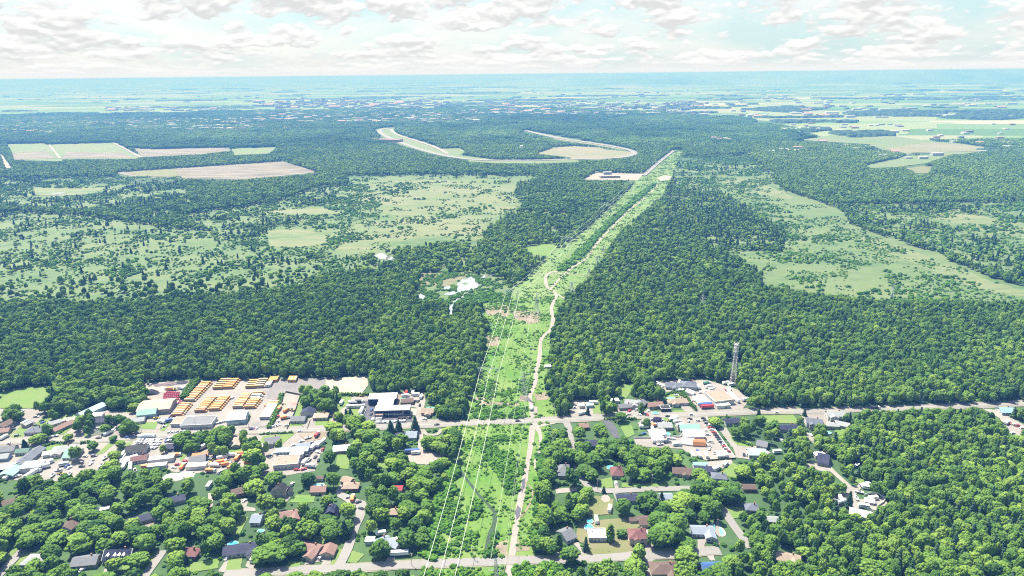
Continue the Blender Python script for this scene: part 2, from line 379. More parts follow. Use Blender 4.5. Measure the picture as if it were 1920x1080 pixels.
S('marsh', '60,351 110,354 200,353 173,364 110,368 67,365', G['bog'], 1, 1)
S('marsh_water', '92,363 118,361 126,363 100,366', WATER, 2, .5, clear=False)
S('dirt_track', '210,268 215,268 268,295 262,296', G['path'], 3, 0)
S('dirt_track', '0,290 4,290 22,315 10,317', G['path'], 3, 0)
S('dirt_track', '90,272 94,272 116,298 110,298', G['path'], 3, 0)
# oval proving track
S('grass_verge', '704,243 722,239 740,240 735,248 748,252 790,268 830,281 832,286 860,291 925,299 890,302 838,295 800,287 760,275 722,260', G['field'], 1, .3)
S('grass_infield', '828,279 862,278 873,284 860,292 835,288', G['field'], 1, .3)
S('grass_infield', '1005,288 1040,277 1075,274 1122,277 1140,281 1192,286 1190,291 1165,297 1120,300 1075,300 1068,295 1040,292', G['straw'], 1, .3)
S('grass_verge', '880,298 925,301 1000,301 1080,299 1086,304 1000,307 925,306 878,303', G['field'], 1, .3)
strip('track', '735,240 712,245 722,255 760,271 800,284 838,293 880,299 925,301 1000,301 1080,299 1150,297 1182,292 1189,286 1170,279 1126,271 1065,262 1030,256 985,245', 26, G['road'], 3)
strip('track', '733,243 745,253 780,264 815,276 840,289', 18, G['path'], 3)
S('open_strip', '985,244 1065,260 1126,269 1180,279 1170,282 1120,273 1050,263', G['straw'], 1, .2)
# open fields to the right
S('field', '1500,263 1513,261 1580,250 1647,252 1753,266 1790,268 1873,280 1800,290 1713,287 1700,292 1697,288 1653,281 1630,271 1547,266', G['field'], 2, .3)
S('straw_field', '1655,279 1750,267 1873,280 1850,284 1713,287 1697,288', G['straw'], 3, .3, clear=False)
S('field', '1623,311 1703,293 1790,288 1735,307 1680,314 1633,316', G['field'], 2, .3)
S('field', '1695,316 1730,312 1750,313 1740,325 1715,326 1710,320', G['dry'], 2, .5)
# bogs and meadows
S('bog', '689,339 730,340 822,336 860,342 907,345 970,343 965,356 961,374 981,385 956,393 915,418 905,430 907,444 890,452 841,444 800,441 741,456 704,467 640,468 600,460 595,445 640,436 655,425 690,415 735,420 745,405 720,398 640,385 660,362', G['bog'], 1, 1.5)
S('bog', '500,433 560,430 612,440 610,458 560,464 505,463', G['bog'], 1, 1.5)
S('bog', '490,398 600,388 640,400 600,404 540,400', G['bog'], 1, 1.5)
S('bog', '350,448 400,447 410,460 360,463', G['bog2'], 1, 1.5)
S('bog', '1340,333 1390,330 1440,343 1497,367 1540,380 1580,397 1593,420 1680,453 1763,477 1780,490 1873,527 1925,540 1990,556 1990,566 1780,562 1640,562 1467,540 1425,530 1430,508 1407,490 1363,470 1447,473 1513,477 1557,440 1497,400 1413,387 1350,352', G['bog2'], 1, 1.5)
S('meadow', '1350,337 1390,334 1435,345 1490,370 1480,374 1410,362 1365,352', G['bog'], 2, 1.5, clear=False)
S('meadow', '1600,440 1680,458 1780,497 1873,532 1940,550 1930,557 1850,548 1740,505 1650,470', G['bog'], 2, 1.5, clear=False)
S('bog', '1350,352 1420,358 1525,402 1570,440 1610,472 1520,480 1470,462 1478,430 1420,395', G['bog2'], .9, 2)
S('bog', '1740,401 1800,397 1873,413 1990,428 1990,452 1920,447 1847,433 1763,413', G['bog'], 1, 1.5)
S('scrub', '-300,430 60,425 200,415 330,430 450,470 560,480 640,500 560,540 420,560 200,566 -300,560', G['bog2'], .5, 1.5, clear=False, z=0.032)
S('scrub', '200,410 420,400 520,380 690,345 700,420 600,470 480,475 330,430', G['bog2'], .5, 1.5, clear=False, z=0.044)
S('scrub', '1270,330 1345,300 1460,340 1500,400 1470,480 1420,560 1060,560 1180,420', G['bog2'], .5, 1.5, clear=False, z=0.056)
S('scrub', '1580,400 1990,380 1990,570 1800,500', G['bog2'], .45, 1.5, clear=False, z=0.068)
S('meadow', '983,464 1027,456 1045,462 1030,480 1000,478', G['lawn'], 1, 1)
S('scrub', '-400,330 200,345 500,345 720,330 1000,318 1250,318 1500,300 1700,325 2100,320 2100,572 1400,566 1050,562 940,560 780,560 500,562 -400,572', G['bog2'], .25, 1.5, clear=False, z=.015)
# pond and marsh
S('marsh', '790,512 850,510 905,520 950,526 958,545 945,560 905,566 850,566 800,562 780,545', G['bog2'], 1, 1)
S('reed_bed', '788,517 800,509 850,512 884,514 868,522 850,530 843,537 800,538 785,533', nmat('reeds', (.165, .145, .10), (.11, .12, .06), .1, detail=9), 2, 1, clear=False)
S('pond', '856,546 859,538 856,533 862,528 866,523 874,522 880,519 887,519 893,522 890,526 893,530 899,532 905,534 899,538 892,541 884,543 876,546 868,547 863,549', WATER, 3, .9, clear=True)
S('pond', '832,553 838,549 846,547 853,547 858,549 852,552 842,554', WATER, 3, .6)
S('pond', '827,541 834,538 843,537 851,539 846,542 836,543', WATER, 3, .6)
S('pond', '898,521 906,517 918,515 931,514 920,518 908,522', WATER, 3, .6)
S('marsh_grass', '866,532 873,530 878,532 872,535', G['bog2'], 3.6, .5, clear=False)
strip('stream', '884,545 872,550 866,558 856,562 848,572 845,582 849,592', 4, WATER, 3, wj=.5)
S('pond', '780,552 790,550 798,555 795,562 785,560', WATER, 3, .3)
S('pond', '700,480 715,474 725,479 744,485 735,488 712,486', WATER, 3, .3)
# power line corridor
COR = '790,1130 793,1044 805,980 829,897 854,863 858,810 830,793 871,786 878,757 895,714 907,673 905,637 925,608 903,590 905,572 938,562 959,544 998,515 1032,478 1074,452 1126,407 1174,359 1200,333 1230,311 1263,281 1281,281 1259,330 1244,363 1193,407 1156,441 1125,489 1104,515 1089,533 1058,553 1060,564 1047,580 1033,632 1030,684 1019,714 1031,748 1046,781 1027,810 1022,844 1016,885 1008,920 1005,974 1007,1030 1003,1130'
S('corridor_grass', COR, G['corr'], 1, .6)
S('corridor_meadow', '938,562 959,544 998,515 1032,478 1074,452 1126,407 1174,359 1200,333 1230,311 1263,281 1281,281 1259,330 1244,363 1193,407 1156,441 1125,489 1104,515 1089,533 1058,553', nmat('pale_grass', (.115, .185, .045), (.075, .14, .035), .09, c3=(.14, .195, .065), scale3=.015, detail=9), 1.3, .6, clear=False, z=.19)
S('cut_brush', '905,575 952,572 958,583 950,597 935,590 915,592', G['brush'], 2, .6, clear=False)
S('cut_brush', '962,582 1012,585 1014,603 992,608 965,598', G['brush'], 2, .6, clear=False)
S('cut_brush', '908,630 938,630 934,648 915,652', G['brush'], 2, .6, clear=False)
S('cut_brush', '916,1044 925,1025 950,1012 954,1044', G['brush'], 2, .6, clear=False)
S('cut_brush', '968,1035 968,1016 990,1012 992,1034', G['brush'], 2, .6, clear=False)
S('cut_brush', '1002,738 1028,735 1030,748 1006,752', G['brush'], 2, .6, clear=False)
S('cut_brush', '975,742 990,742 992,752 972,752', G['brush'], 2, .6, clear=False)
S('cut_brush', '888,752 918,754 975,757 975,761 900,760', G['brush'], 2, .6, clear=False)
S('cut_brush', '893,742 912,744 915,752 890,752', G['brush'], 2, .6, clear=False)
strip('ditch', '855,858 863,883 882,908 898,928 910,941 924,955 928,966 925,985 918,1010 910,1041', 3.0, G['ditch'], 2, wj=.5)
strip('path', '952,1130 954,1080 956,1058 959,1047 967,991 971,963 979,924 983,905 986,891 993,849 997,816 999,794 999,786 998,769 995,755 993,743 999,729 1004,714 1006,694 1011,673 1014,640 1021,628 1032,620 1037,600 1034,577 1043,555 1038,546 1027,540 1023,520 1032,511 1046,509', 4.6, G['path'], 3, wj=.22)
strip('path', '1030,545 1040,533 1063,510 1078,498 1094,489 1104,480 1110,470 1125,450 1144,430 1178,396 1211,370 1237,344 1248,330', 4.2, G['path'], 3, wj=.3)
strip('path', '1003,514 1080,514 1100,517', 3, G['path'], 3, wj=.3)
strip('path', '1046,552 1058,560', 3, G['path'], 3, wj=.3)
strip('service_road', '1207,330 1225,314 1240,301 1263,283', 14, G['road'], 3)
S('gravel_lot', '1232,334 1245,329 1259,331 1255,337 1238,339', G['sand'], 3, .3)
S('puddle', '979,900 985,897 984,914 979,926 977,915', G['asphalt'], 4, .3, clear=False)
S('puddle', '965,960 971,948 977,954 975,968 968,978', G['asphalt'], 4, .3, clear=False)
strip('path', '1001,797 1012,812 1014,826 1012,846 1005,866 1006,884', 3.0, G['path'], 3, wj=.35)
strip('path', '1004,800 1020,797 1040,793', 3.4, G['path'], 3, wj=.3)
strip('path', '990,908 999,922 994,945 988,955 977,971', 1.4, G['brush'], 3, wj=.3)
S('path', '993,793 1006,793 1016,808 1010,812 1003,804 994,806', G['path'], 3.5, .2, clear=False)
S('path', '1000,762 1008,764 1008,778 1003,785 997,784', G['gravel'], 3.5, .2, clear=False)
# roads
MAIN = '-200,838 0,829 100,826 180,825 250,820 300,816 400,812 500,808 612,804 672,803 740,799 804,797 887,793 998,789 1055,787 1129,783 1239,779 1304,777 1436,771 1535,772 1600,768 1644,766 1720,764 1806,761 1901,757 2010,752'
strip('road_shoulder', MAIN, 12.5, G['shoulder'], 3, clear=False, wj=.08)
strip('main_road', MAIN, 9, G['road'], 4)
MARK = nmat('road_paint', (.70, .62, .30), (.55, .52, .40), .8)
strip('road_marking', MAIN, .22, MARK, 5, clear=False)
SOUTH = '420,1077 475,1075 531,1072 597,1068 660,1066 760,1060 860,1056 954,1052 1057,1049 1130,1047 1181,1043 1262,1041 1317,1035 1350,1033'
strip('road_shoulder', SOUTH, 9.0, G['shoulder'], 3, clear=False, wj=.1)
strip('south_road', SOUTH, 7, G['road'], 4)
strip('side_street', '632,1066 641,1052 652,1029 660,1005 667,985 676,966 671,950 660,941 647,932 637,926 643,913 651,904', 6.5, G['road'], 3.4)
strip('side_street', '1059,787 1063,795 1066,803 1072,836 1080,862 1086,886 1096,904 1110,915 1131,921 1190,919 1249,917 1300,916', 6.2, G['road'], 3.4)
strip('side_street', '1217,1040 1219,1056 1222,1085', 6.0, G['road'], 3.4)
strip('side_street', '1352,950 1366,972 1380,992 1395,1012 1408,1028', 6.0, G['road'], 3.4)
strip('side_street', '-8,1086 8,1068 25,1050 44,1031', 6.0, G['road'], 3.4)
strip('side_street', '306,1033 296,1048 284,1064 270,1084', 5.5, G['road'], 3.4)
strip('lane', '789,806 789,825 788,848 792,856', 4.2, G['path'], 3)
strip('lane', '1545,866 1562,885 1584,905 1592,915', 4.0, G['path'], 3)
strip('lane', '395,925 395,945 393,960', 3.4, G['path'], 3)
# gravel yards and paved lots of the settlement
S('settlement_ground', '-60,766 60,767 110,771 180,768 250,775 277,756 300,765 320,790 300,806 612,801 612,818 605,845 590,884 520,893 425,889 330,886 240,868 200,868 170,890 110,902 40,900 -60,902', G['gravel'], 1, .5, clear=False)
S('fenced_gravel_yard', '500,804 524,756 536,737 563,742 556,765 541,806', G['gravel'], 2.2, .2)
S('yard_grass', '541,806 563,742 580,735 700,736 700,752 656,752 656,766 684,768 679,802 612,804', G['lawn'], .8, .2, clear=False)
S('driveway', '565,805 572,790 586,782 594,782 590,803', G['gravel'], 2.3, 0)
S('driveway', '613,803 617,790 640,768 656,757 657,766 640,783 628,803', G['gravel'], 2.3, 0)
S('bus_yard', '371,714 612,709 610,738 563,741 535,735 525,754 504,800 400,806 300,806 320,778 345,750', G['yard'], 2, .3)
S('yard_asphalt', '505,711 611,709 609,737 563,740 535,735 520,752 500,748 505,728', nmat('worn_asphalt', (.15, .14, .145), (.125, .12, .125), .2, c3=(.18, .165, .16), scale3=.04), 2.3, .3, clear=False)
S('gravel_yard', '265,719 360,714 350,742 330,775 300,806 288,805 262,800 250,778 277,757 272,740', G['gravel'], 2, .4)
S('sand_lot', '612,711 690,705 690,722 680,738 640,741 610,738', G['sand'], 3, .4)
S('sand_lot', '270,722 330,722 325,733 300,736 275,732', G['sand'], 3, .4, clear=False)
S('paved_lot', '657,751 690,752 702,754 704,792 679,798 684,768 656,766', G['asphalt'], 3, 0)
S('paved_lot', '696,781 772,779 774,792 700,796', G['asphalt'], 2.6, 0)
S('gravel_lot', '660,741 700,738 702,754 657,752', G['gravel'], 2, .4)
S('sand_lot', '741,738 755,737 750,760 738,760', G['brush'], 3, 0)
S('sand_lot', '768,766 782,767 780,779 768,779', G['sand'], 3, 0)
S('gravel_yard', '755,733 795,736 798,752 793,770 795,782 800,790 770,792 780,778 782,765 755,760', G['gravel'], 2, .3)
S('gravel_lot', '800,787 830,786 832,793 806,795', G['gravel'], 2, .3)
S('gravel_lot', '758,856 785,847 800,848 838,853 800,872 765,868', G['path'], 2, .3)
strip('lane', '793,806 800,815 820,815 828,805', 3.5, G['gravel'], 3)
S('gravel_yard', '1069,750 1123,750 1127,777 1068,781', G['gravel'], 2, .2)
S('gravel_yard', '1230,717 1272,713 1326,713 1383,731 1407,752 1390,768 1307,773 1285,765 1274,744 1262,735 1245,735', G['gravel'], 2, .2)
S('gravel_yard', '1258,783 1324,781 1352,820 1379,860 1326,864 1293,853 1280,842 1195,838 1188,823 1278,820 1267,801', G['gravel'], 2, .1)
S('gravel_yard', '1205,785 1234,784 1238,792 1240,815 1222,818 1216,800 1195,795', G['gravel'], 2, .2)
S('driveway', '1158,766 1180,768 1225,772 1243,776 1240,780 1165,783 1152,775', G['gravel'], 2, .2)
S('driveway', '1237,765 1254,763 1260,778 1240,779', G['gravel'], 2, 0)
S('driveway', '1272,745 1283,752 1305,776 1288,777 1278,766', G['gravel'], 2, 0)
S('driveway', '1128,787 1142,786 1155,800 1162,822 1152,822 1140,805', G['asphalt'], 2, .1)
S('driveway', '1346,803 1362,802 1376,826 1390,836 1432,838 1445,850 1405,862 1380,858 1375,842', G['gravel'], 2, .2)
S('driveway', '1326,866 1372,862 1375,872 1352,880 1340,890 1325,880', G['gravel'], 2, .2)
S('gravel_yard', '1841,766 1871,770 1925,800 1925,826 1896,812 1879,797 1875,785', G['gravel'], 2, .2)
S('gravel_yard', '1562,931 1587,923 1584,904 1600,912 1617,910 1611,920 1603,929 1606,937 1660,932 1664,945 1644,958 1611,953 1600,956 1595,963 1587,947 1565,950', G['gravel'], 2, .3)
S('driveway', '1520,863 1548,872 1562,884 1545,885 1510,875', G['gravel'], 2, .3)
S('gravel_verge', '1440,765 1490,762 1500,768 1430,772', G['brush'], 2, .3)
S('driveway', '1500,777 1545,778 1556,790 1530,793 1510,797', G['gravel'], 2, .2)
S('driveway', '1505,805 1518,815 1534,832 1528,835 1508,815', G['gravel'], 2, .2)
S('driveway', '1041,917 1085,914 1080,921 1062,924 1043,926', G['path'], 2, .1)
S('driveway', '451,935 466,940 462,950 479,953 479,959 452,958 452,946', G['gravel'], 2, 0)
S('driveway', '540,924 552,925 536,943 526,943', G['gravel'], 2, 0)
S('driveway', '409,1072 428,1043 434,1046 421,1074', G['gravel'], 2, 0)
S('driveway', '460,1062 466,1048 482,1048 474,1070', G['gravel'], 2, 0)
S('driveway', '570,1060 582,1042 600,1048 612,1046 622,1044 618,1068 596,1071 606,1052', G['gravel'], 2, 0)
S('driveway', '720,1062 730,1038 742,1036 738,1060', G['gravel'], 2, 0)
S('driveway', '650,930 665,935 684,940 690,950 676,958', G['gravel'], 2, 0)
S('driveway', '1149,925 1158,926 1160,938 1155,938', G['gravel'], 2, 0)
S('driveway', '1151,905 1159,905 1160,918 1153,918', G['gravel'], 2, 0)
S('driveway', '1203,988 1216,990 1220,1004 1228,1036 1210,1040 1209,1015', G['gravel'], 2, 0)
S('driveway', '1085,1018 1096,1030 1094,1050 1087,1048 1088,1034 1072,1016', G['gravel'], 2, 0)
S('driveway', '1308,1012 1345,1010 1350,1022 1335,1016 1322,1018 1318,1040 1308,1040', G['gravel'], 2, .1)
S('driveway', '1321,1033 1337,1033 1341,1056 1330,1050', G['path'], 2, .1)
S('driveway', '1340,1000 1350,1008 1344,916 1352,912', G['gravel'], 2, 0, clear=False)
S('driveway', '1035,1040 1044,1024 1050,1042', G['gravel'], 2, .1)
S('driveway', '245,985 290,978 305,985 262,995', G['brush'], 2, .1)
S('driveway', '192,1077 200,1058 204,1060 199,1077', G['gravel'], 2, .1)
S('sand_pit', '1128,931 1136,926 1144,934 1143,941 1134,943 1127,938', G['path'], 3, .2)
S('storage_lot', '1093,337 1115,324 1207,326 1196,338', G['path'], 3, 0)
# lawns
for i, s in enumerate('''0,737 50,727 97,724 95,745 60,766 -20,766
17,825 37,800 55,807 35,828
265,792 297,792 290,805 265,805
304,802 312,791 322,792 312,802
177,855 207,829 219,829 195,850
220,850 232,832 250,827 232,852
485,834 493,818 554,813 529,833
423,837 454,844 450,850 425,852
538,804 543,796 565,798 562,805
590,802 592,792 615,792 610,802
629,762 638,742 660,742 652,763
629,877 633,852 656,854 654,881
1160,722 1190,720 1177,744 1169,752
1247,739 1269,738 1278,746 1252,744
1263,770 1282,769 1286,774 1264,774
1237,785 1256,784 1252,791 1230,791
1372,814 1409,831 1407,838 1383,836 1370,822
1350,888 1374,868 1396,880 1394,892 1379,899
1431,780 1487,778 1501,795 1433,793
1564,811 1571,796 1587,808 1576,819
1125,900 1148,895 1150,915 1128,916
1165,906 1250,908 1249,914 1166,914
0,1046 44,1011 42,1024 13,1053
24,1066 48,1033 66,1037 42,1064
228,1055 247,1048 300,1033 271,1075 230,1077
341,1077 346,1059 411,1048 409,1066
423,1070 430,1046 455,1044 451,1070
540,943 557,928 592,930 588,943
586,1020 588,1005 641,1011 632,1020
617,1062 636,1029 644,1031 630,1057
428,1002 450,967 466,970 448,1005
652,1055 660,1033 684,1040 668,1056
536,1066 542,1053 562,1055 562,1066
1227,1029 1262,1027 1258,1035 1228,1035
1363,952 1394,952 1392,970 1370,974
1603,898 1622,900 1618,910 1603,908
1110,748 1125,752 1127,776 1112,776
700,868 720,860 735,868 722,880
1162,800 1185,798 1190,815 1175,822
650,985 660,975 664,985 656,1002'''.split('\n')):
    S('lawn', s, G['lawn'], 2.4, .15)
S('lawn', '1098,963 1098,939 1120,930 1151,937 1148,965 1105,967', G['dry'], 2.4, .15)
S('lawn', '1080,1012 1083,980 1122,976 1190,970 1200,985 1180,1010 1190,1030 1165,1039 1110,1030', G['dry'], 2.4, .15)
S('lawn', '1098,1035 1110,1030 1165,1039 1160,1043 1100,1045', G['dry'], 2.5, .15, clear=False)
for q, mt in (('0,812 18,803 30,806 12,826 0,828', 'lawn'), ('84,785 100,778 110,784 96,800 84,800', 'lawn'), ('170,800 196,798 198,815 166,818', 'purple'), ('160,806 168,790 176,790 172,814 158,820', 'lawn'), ('30,846 60,838 64,846 40,862', 'lawn'), ('95,852 112,848 112,862 98,866', 'lawn'), ('56,850 80,836 130,832 134,840 86,848 64,860', 'lawn'), ('330,846 345,830 352,852 340,866', 'lawn'), ('440,838 456,836 466,846 452,854', 'lawn'), ('410,856 440,850 456,862 420,872', 'brush'), ('560,815 612,808 612,822 576,830', 'brush'), ('203,828 216,826 214,834', 'lawn'), ('240,790 256,782 264,792 262,808 240,814', 'lawn'), ('300,806 312,800 320,796 306,810', 'lawn'), ('455,786 462,778 470,776 466,792', 'lawn')):
    S('lawn' if mt == 'lawn' else 'yard_patch', q, G[mt], 2.1, .2, clear=False)
for s in ('130,765 175,768 150,790 120,815 75,822 60,800 90,775', '566,748 574,748 572,770 556,800 552,790'):
    S('lawn', s, G['lawn'], 2.4, .3, clear=False)

# ------------------------------------------------------------------ building kit
WALLC = dict(white=(.72, .71, .68), cream=(.66, .58, .44), beige=(.50, .42, .33), brick=(.34, .17, .12), brown=(.20, .12, .08), grey=(.42, .43, .44),
             blue=(.42, .58, .68), navy=(.012, .016, .055), pink=(.58, .42, .37), black=(.03, .03, .035), tan=(.44, .34, .26), green=(.22, .32, .25), red=(.42, .08, .06))
ROOFC = dict(grey=(.22, .23, .26), lightgrey=(.42, .44, .45), navy=(.030, .036, .095), black=(.025, .026, .034), brown=(.17, .11, .09), tan=(.42, .32, .25), maroon=(.22, .09, .09),
             white=(.80, .80, .80), paleblue=(.50, .66, .72), teal=(.30, .52, .46), red=(.55, .05, .06), blue=(.06, .16, .42), rust=(.34, .20, .17), steel=(.34, .40, .50),
             orange=(.62, .25, .10), beige=(.50, .42, .35), slate=(.17, .19, .25), green=(.14, .26, .2), skyblue=(.35, .58, .72))
WALLC = {k: tuple(x*.72 for x in v) for k, v in WALLC.items()}; ROOFC = {k: tuple(x*(.62 if k != 'white' else .85) for x in v) for k, v in ROOFC.items()}
def wallm(c): return nmat('wall_'+c, WALLC[c], tuple(v*.86 for v in WALLC[c]), .5, rough=.8, coords='O')
def roofm(c): return nmat('roof_'+c, ROOFC[c], tuple(v*.78 for v in ROOFC[c]), .9, rough=.7, coords='O', c3=tuple(v*.9+.02 for v in ROOFC[c]), scale3=.2, detail=6)
GLASS = nmat('window_glass', (.035, .045, .06), (.06, .075, .09), .4, rough=.12, spec=.8)
TRIM = nmat('white_trim', (.75, .75, .73), (.68, .68, .66), 1)
DOORM = nmat('door_paint', (.16, .08, .06), (.12, .07, .05), 1)
GAR = nmat('garage_panel', (.66, .66, .64), (.58, .58, .56), 2)
CONC = nmat('concrete', (.42, .40, .38), (.34, .33, .31), .6)
STEEL = nmat('galvanised_steel', (.46, .48, .46), (.36, .38, .37), .5, rough=.5, metal=.2)
def _win(w, h):
    m = MB(); m.box(-w/2, w/2, -.05, 0, -h/2, h/2, 0); m.box(-w/2+.1, -.04, -.065, -.0505, -h/2+.1, h/2-.1, 1); m.box(.04, w/2-.1, -.065, -.0505, -h/2+.1, h/2-.1, 1)
    return m.mesh('window', [TRIM, GLASS])
WIN = _win(1.5, 1.3); BIGWIN = _win(2.4, 1.5)
_m = MB(); _m.box(-.55, .55, -.07, 0, -1.05, 1.05, 0); _m.box(-.44, .44, -.10, -.071, -1.0, .95, 1); DOOR = _m.mesh('door', [TRIM, DOORM])
_m = MB(); _m.box(-.04, .04, -.16, -.11, -.05, .05, 0); KNOB = _m.mesh('handle', STEEL)
_m = MB(); _m.box(-1.5, 1.5, -.06, 0, -1.2, 1.15, 0)
for k in range(4): _m.box(-1.38, 1.38, -.10, -.061, -1.1+k*.56, -.6+k*.56, 1)
GDOOR = _m.mesh('garage_door', [TRIM, GAR])
_m = MB(); _m.box(-.4, .4, -.35, .35, -1.2, .9); _m.box(-.48, .48, -.43, .43, .9, 1.05); CHIM = _m.mesh('chimney', nmat('chimney_brick', (.30, .15, .11), (.22, .11, .08), 2))
_m = MB(); _m.box(-.3, .3, -.3, .3, 0, .5); _m.box(-.22, .22, -.22, .22, .5, .62); VENT = _m.mesh('roof_vent', STEEL)
BL = []     # (name, centre, label, radius, height) of every building: for clearing trees and naming neighbours
def gable_wall(w, d, h, rise, m=None):
    m = m or MB(); p = [(-d/2, 0), (d/2, 0), (d/2, h), (0, h+rise), (-d/2, h)]
    return m.ext(p, -w/2, w/2, 'x')
def gable_roof(w, d, h, rise, o=.5, t=.22):
    m = MB(); k = rise/(d/2)
    for s in (-1, 1):
        p = [(0, h+rise+t), (s*(d/2+o), h-o*k+t), (s*(d/2+o), h-o*k+.02), (0, h+rise+.02)]
        if s > 0: p = p[::-1]
        m.ext(p, -w/2-o, w/2+o, 'x')
    return m
def hip_roof(w, d, h, rise, o=.5, t=.2):
    m = MB(); W2 = w/2+o; D2 = d/2+o; r = max(.3, W2-D2) if w >= d else 0; q = 0 if w >= d else max(.3, D2-W2)
    V = [(-W2, -D2, h), (W2, -D2, h), (W2, D2, h), (-W2, D2, h), (-W2, -D2, h+t), (W2, -D2, h+t), (W2, D2, h+t), (-W2, D2, h+t), (-r, -q, h+rise+t), (r, q, h+rise+t)]
    if w >= d: Fc = [(4, 5, 9, 8), (5, 6, 9), (6, 7, 8, 9), (7, 4, 8)]
    else: Fc = [(4, 5, 8), (5, 6, 9, 8), (6, 7, 9), (7, 4, 8, 9)]
    return m.add(V, Fc+[(0, 3, 2, 1), (0, 1, 5, 4), (1, 2, 6, 5), (2, 3, 7, 6), (3, 0, 4, 7)])
def put(me, name, parent, x, y, z, rz=0):
    o = link(name, me, parent); o.location = (x, y, z); o.rotation_euler = (0, 0, rz); return o
GRID = R(4)
def house(px, py, w, d, rot, kind, wall, roof, label, h=2.9, rise=None, cat='house', name='house', wing=None, garage=0, chim=True, win=True, side=None, group=None):
    """wing=(offset x, width along x, how far it comes forward): a forward cross-gable"""
    c = at(px, py, h*.75); c.z = 0
    e = empty(name, c, GRID+R(rot), label, cat, group); BL.append((name, c, label, max(w, d)/2, h+2))
    wm = wallm(wall); rm = roofm(roof)
    rise = rise if rise is not None else d*.24
    if kind == 'gable':
        gable_wall(w, d, h, rise).build('wall', wm, e); ro = gable_roof(w, d, h, rise).build('roof', rm, e)
    elif kind == 'hip':
        MB().box(-w/2, w/2, -d/2, d/2, 0, h).build('wall', wm, e); ro = hip_roof(w, d, h-.1, rise).build('roof', rm, e)
    elif kind == 'flat':
        MB().box(-w/2, w/2, -d/2, d/2, 0, h).build('wall', wm, e)
        m = MB(); m.box(-w/2-.15, w/2+.15, -d/2-.15, d/2+.15, h, h+.25); ro = m.build('roof', rm, e)
        m = MB(); o = .15
        m.box(-w/2-o, w/2+o, -d/2-o, -d/2+.1, h+.25, h+.55); m.box(-w/2-o, w/2+o, d/2-.1, d/2+o, h+.25, h+.55); m.box(-w/2-o, -w/2+.1, -d/2+.1, d/2-.1, h+.25, h+.55); m.box(w/2-.1, w/2+o, -d/2+.1, d/2-.1, h+.25, h+.55)
        m.build('parapet', TRIM, e)
        for k in range(max(1, int(w/7))): put(VENT, 'roof_vent', ro, -w/2+3+k*6.3, d*.15*(-1)**k, h+.25)
    elif kind == 'gambrel':
        k = d/2; p = [(-k, 0), (k, 0), (k, h), (k*.62, h+rise*.66), (0, h+rise), (-k*.62, h+rise*.66), (-k, h)]
        MB().ext(p, -w/2, w/2, 'x').build('wall', wm, e)
        m = MB(); q = [(k+.35, h-.3), (k*.64, h+rise*.66+.15), (0, h+rise+.2), (-k*.64, h+rise*.66+.15), (-k-.35, h-.3)]
        for a, b in zip(q, q[1:]): m.ext([(a[0], a[1]), (b[0], b[1]), (b[0], b[1]-.16), (a[0], a[1]-.16)], -w/2-.4, w/2+.4, 'x')
        ro = m.build('roof', rm, e)
    elif kind == 'shed':
        MB().ext([(-d/2, 0), (d/2, 0), (d/2, h+rise), (-d/2, h)], -w/2, w/2).build('wall', wm, e)
        ro = MB().ext([(-d/2-.4, h-.1), (d/2+.4, h+rise), (d/2+.4, h+rise+.25), (-d/2-.4, h+.12)], -w/2-.4, w/2+.4).build('roof', rm, e)
    if kind != 'flat' and chim and d > 6: put(CHIM, 'chimney', ro, w*.22, d*.12, h+rise*.8+.9)
    fronts = [(-w/2, w/2, -d/2)]
    if wing:
        ox, ww, f = wing; kk = rise*min(1, ww/d)
        m = MB(); p = [(ox-ww/2, 0), (ox+ww/2, 0), (ox+ww/2, h-.03), (ox, h+kk-.03), (ox-ww/2, h-.03)]
        m.ext(p[::-1], -d/2-f, -.3, 'y'); m.build('wing_wall', wm, e)
        m = MB(); k = kk/(ww/2); o = .45
        for s in (-1, 1):
            q = [(ox, h+kk+.21), (ox+s*(ww/2+o), h-o*k+.21), (ox+s*(ww/2+o), h-o*k), (ox, h+kk)]
            m.ext(q if s > 0 else q[::-1], -d/2-f-o, -.2, 'y')
        m.build('wing_roof', rm, e)
        fronts = [(-w/2, ox-ww/2, -d/2), (ox+ww/2, w/2, -d/2), (ox-ww/2, ox+ww/2, -d/2-f)]
    if win:
        floors = [1.5] if h < 4.6 else [1.5, 4.3]
        first = True; g = garage
        for a, b, y in fronts:
            L_ = b-a
            if L_ < 2.2: continue
            xs = []
            if g and (y < -d/2-.1 or len(fronts) == 1):
                for k in range(g):
                    x = a+2+k*3.4
                    if x+1.5 < b: put(GDOOR, 'garage_door', e, x, y-.003, 1.25)
                xs0 = a+2+g*3.4; g = 0
            else: xs0 = a+1.4
            n = int((b-xs0)/2.7)
            for fz in floors:
                for k in range(max(n, 0)):
                    x = xs0+.2+k*2.7+(0 if first else .1)
                    if x+.8 > b: break
                    if fz == 1.5 and first and k == n//2 and L_ > 5:
                        dr = put(DOOR, 'door', e, x, y-.003, 1.06); put(KNOB, 'handle', dr, .35, 0, -.05)
                    else: put(WIN if k % 3 else BIGWIN, 'window', e, x, y-.003, fz+.1)
            first = False
        for sx in (-1, 1):
            for fz in floors:
                for y in ([-d*.22, d*.22] if d > 6 else [0]): put(WIN, 'window', e, sx*(w/2+.003), y, fz+.1, sx*math.pi/2)
    return e
def vis(e, n): return e

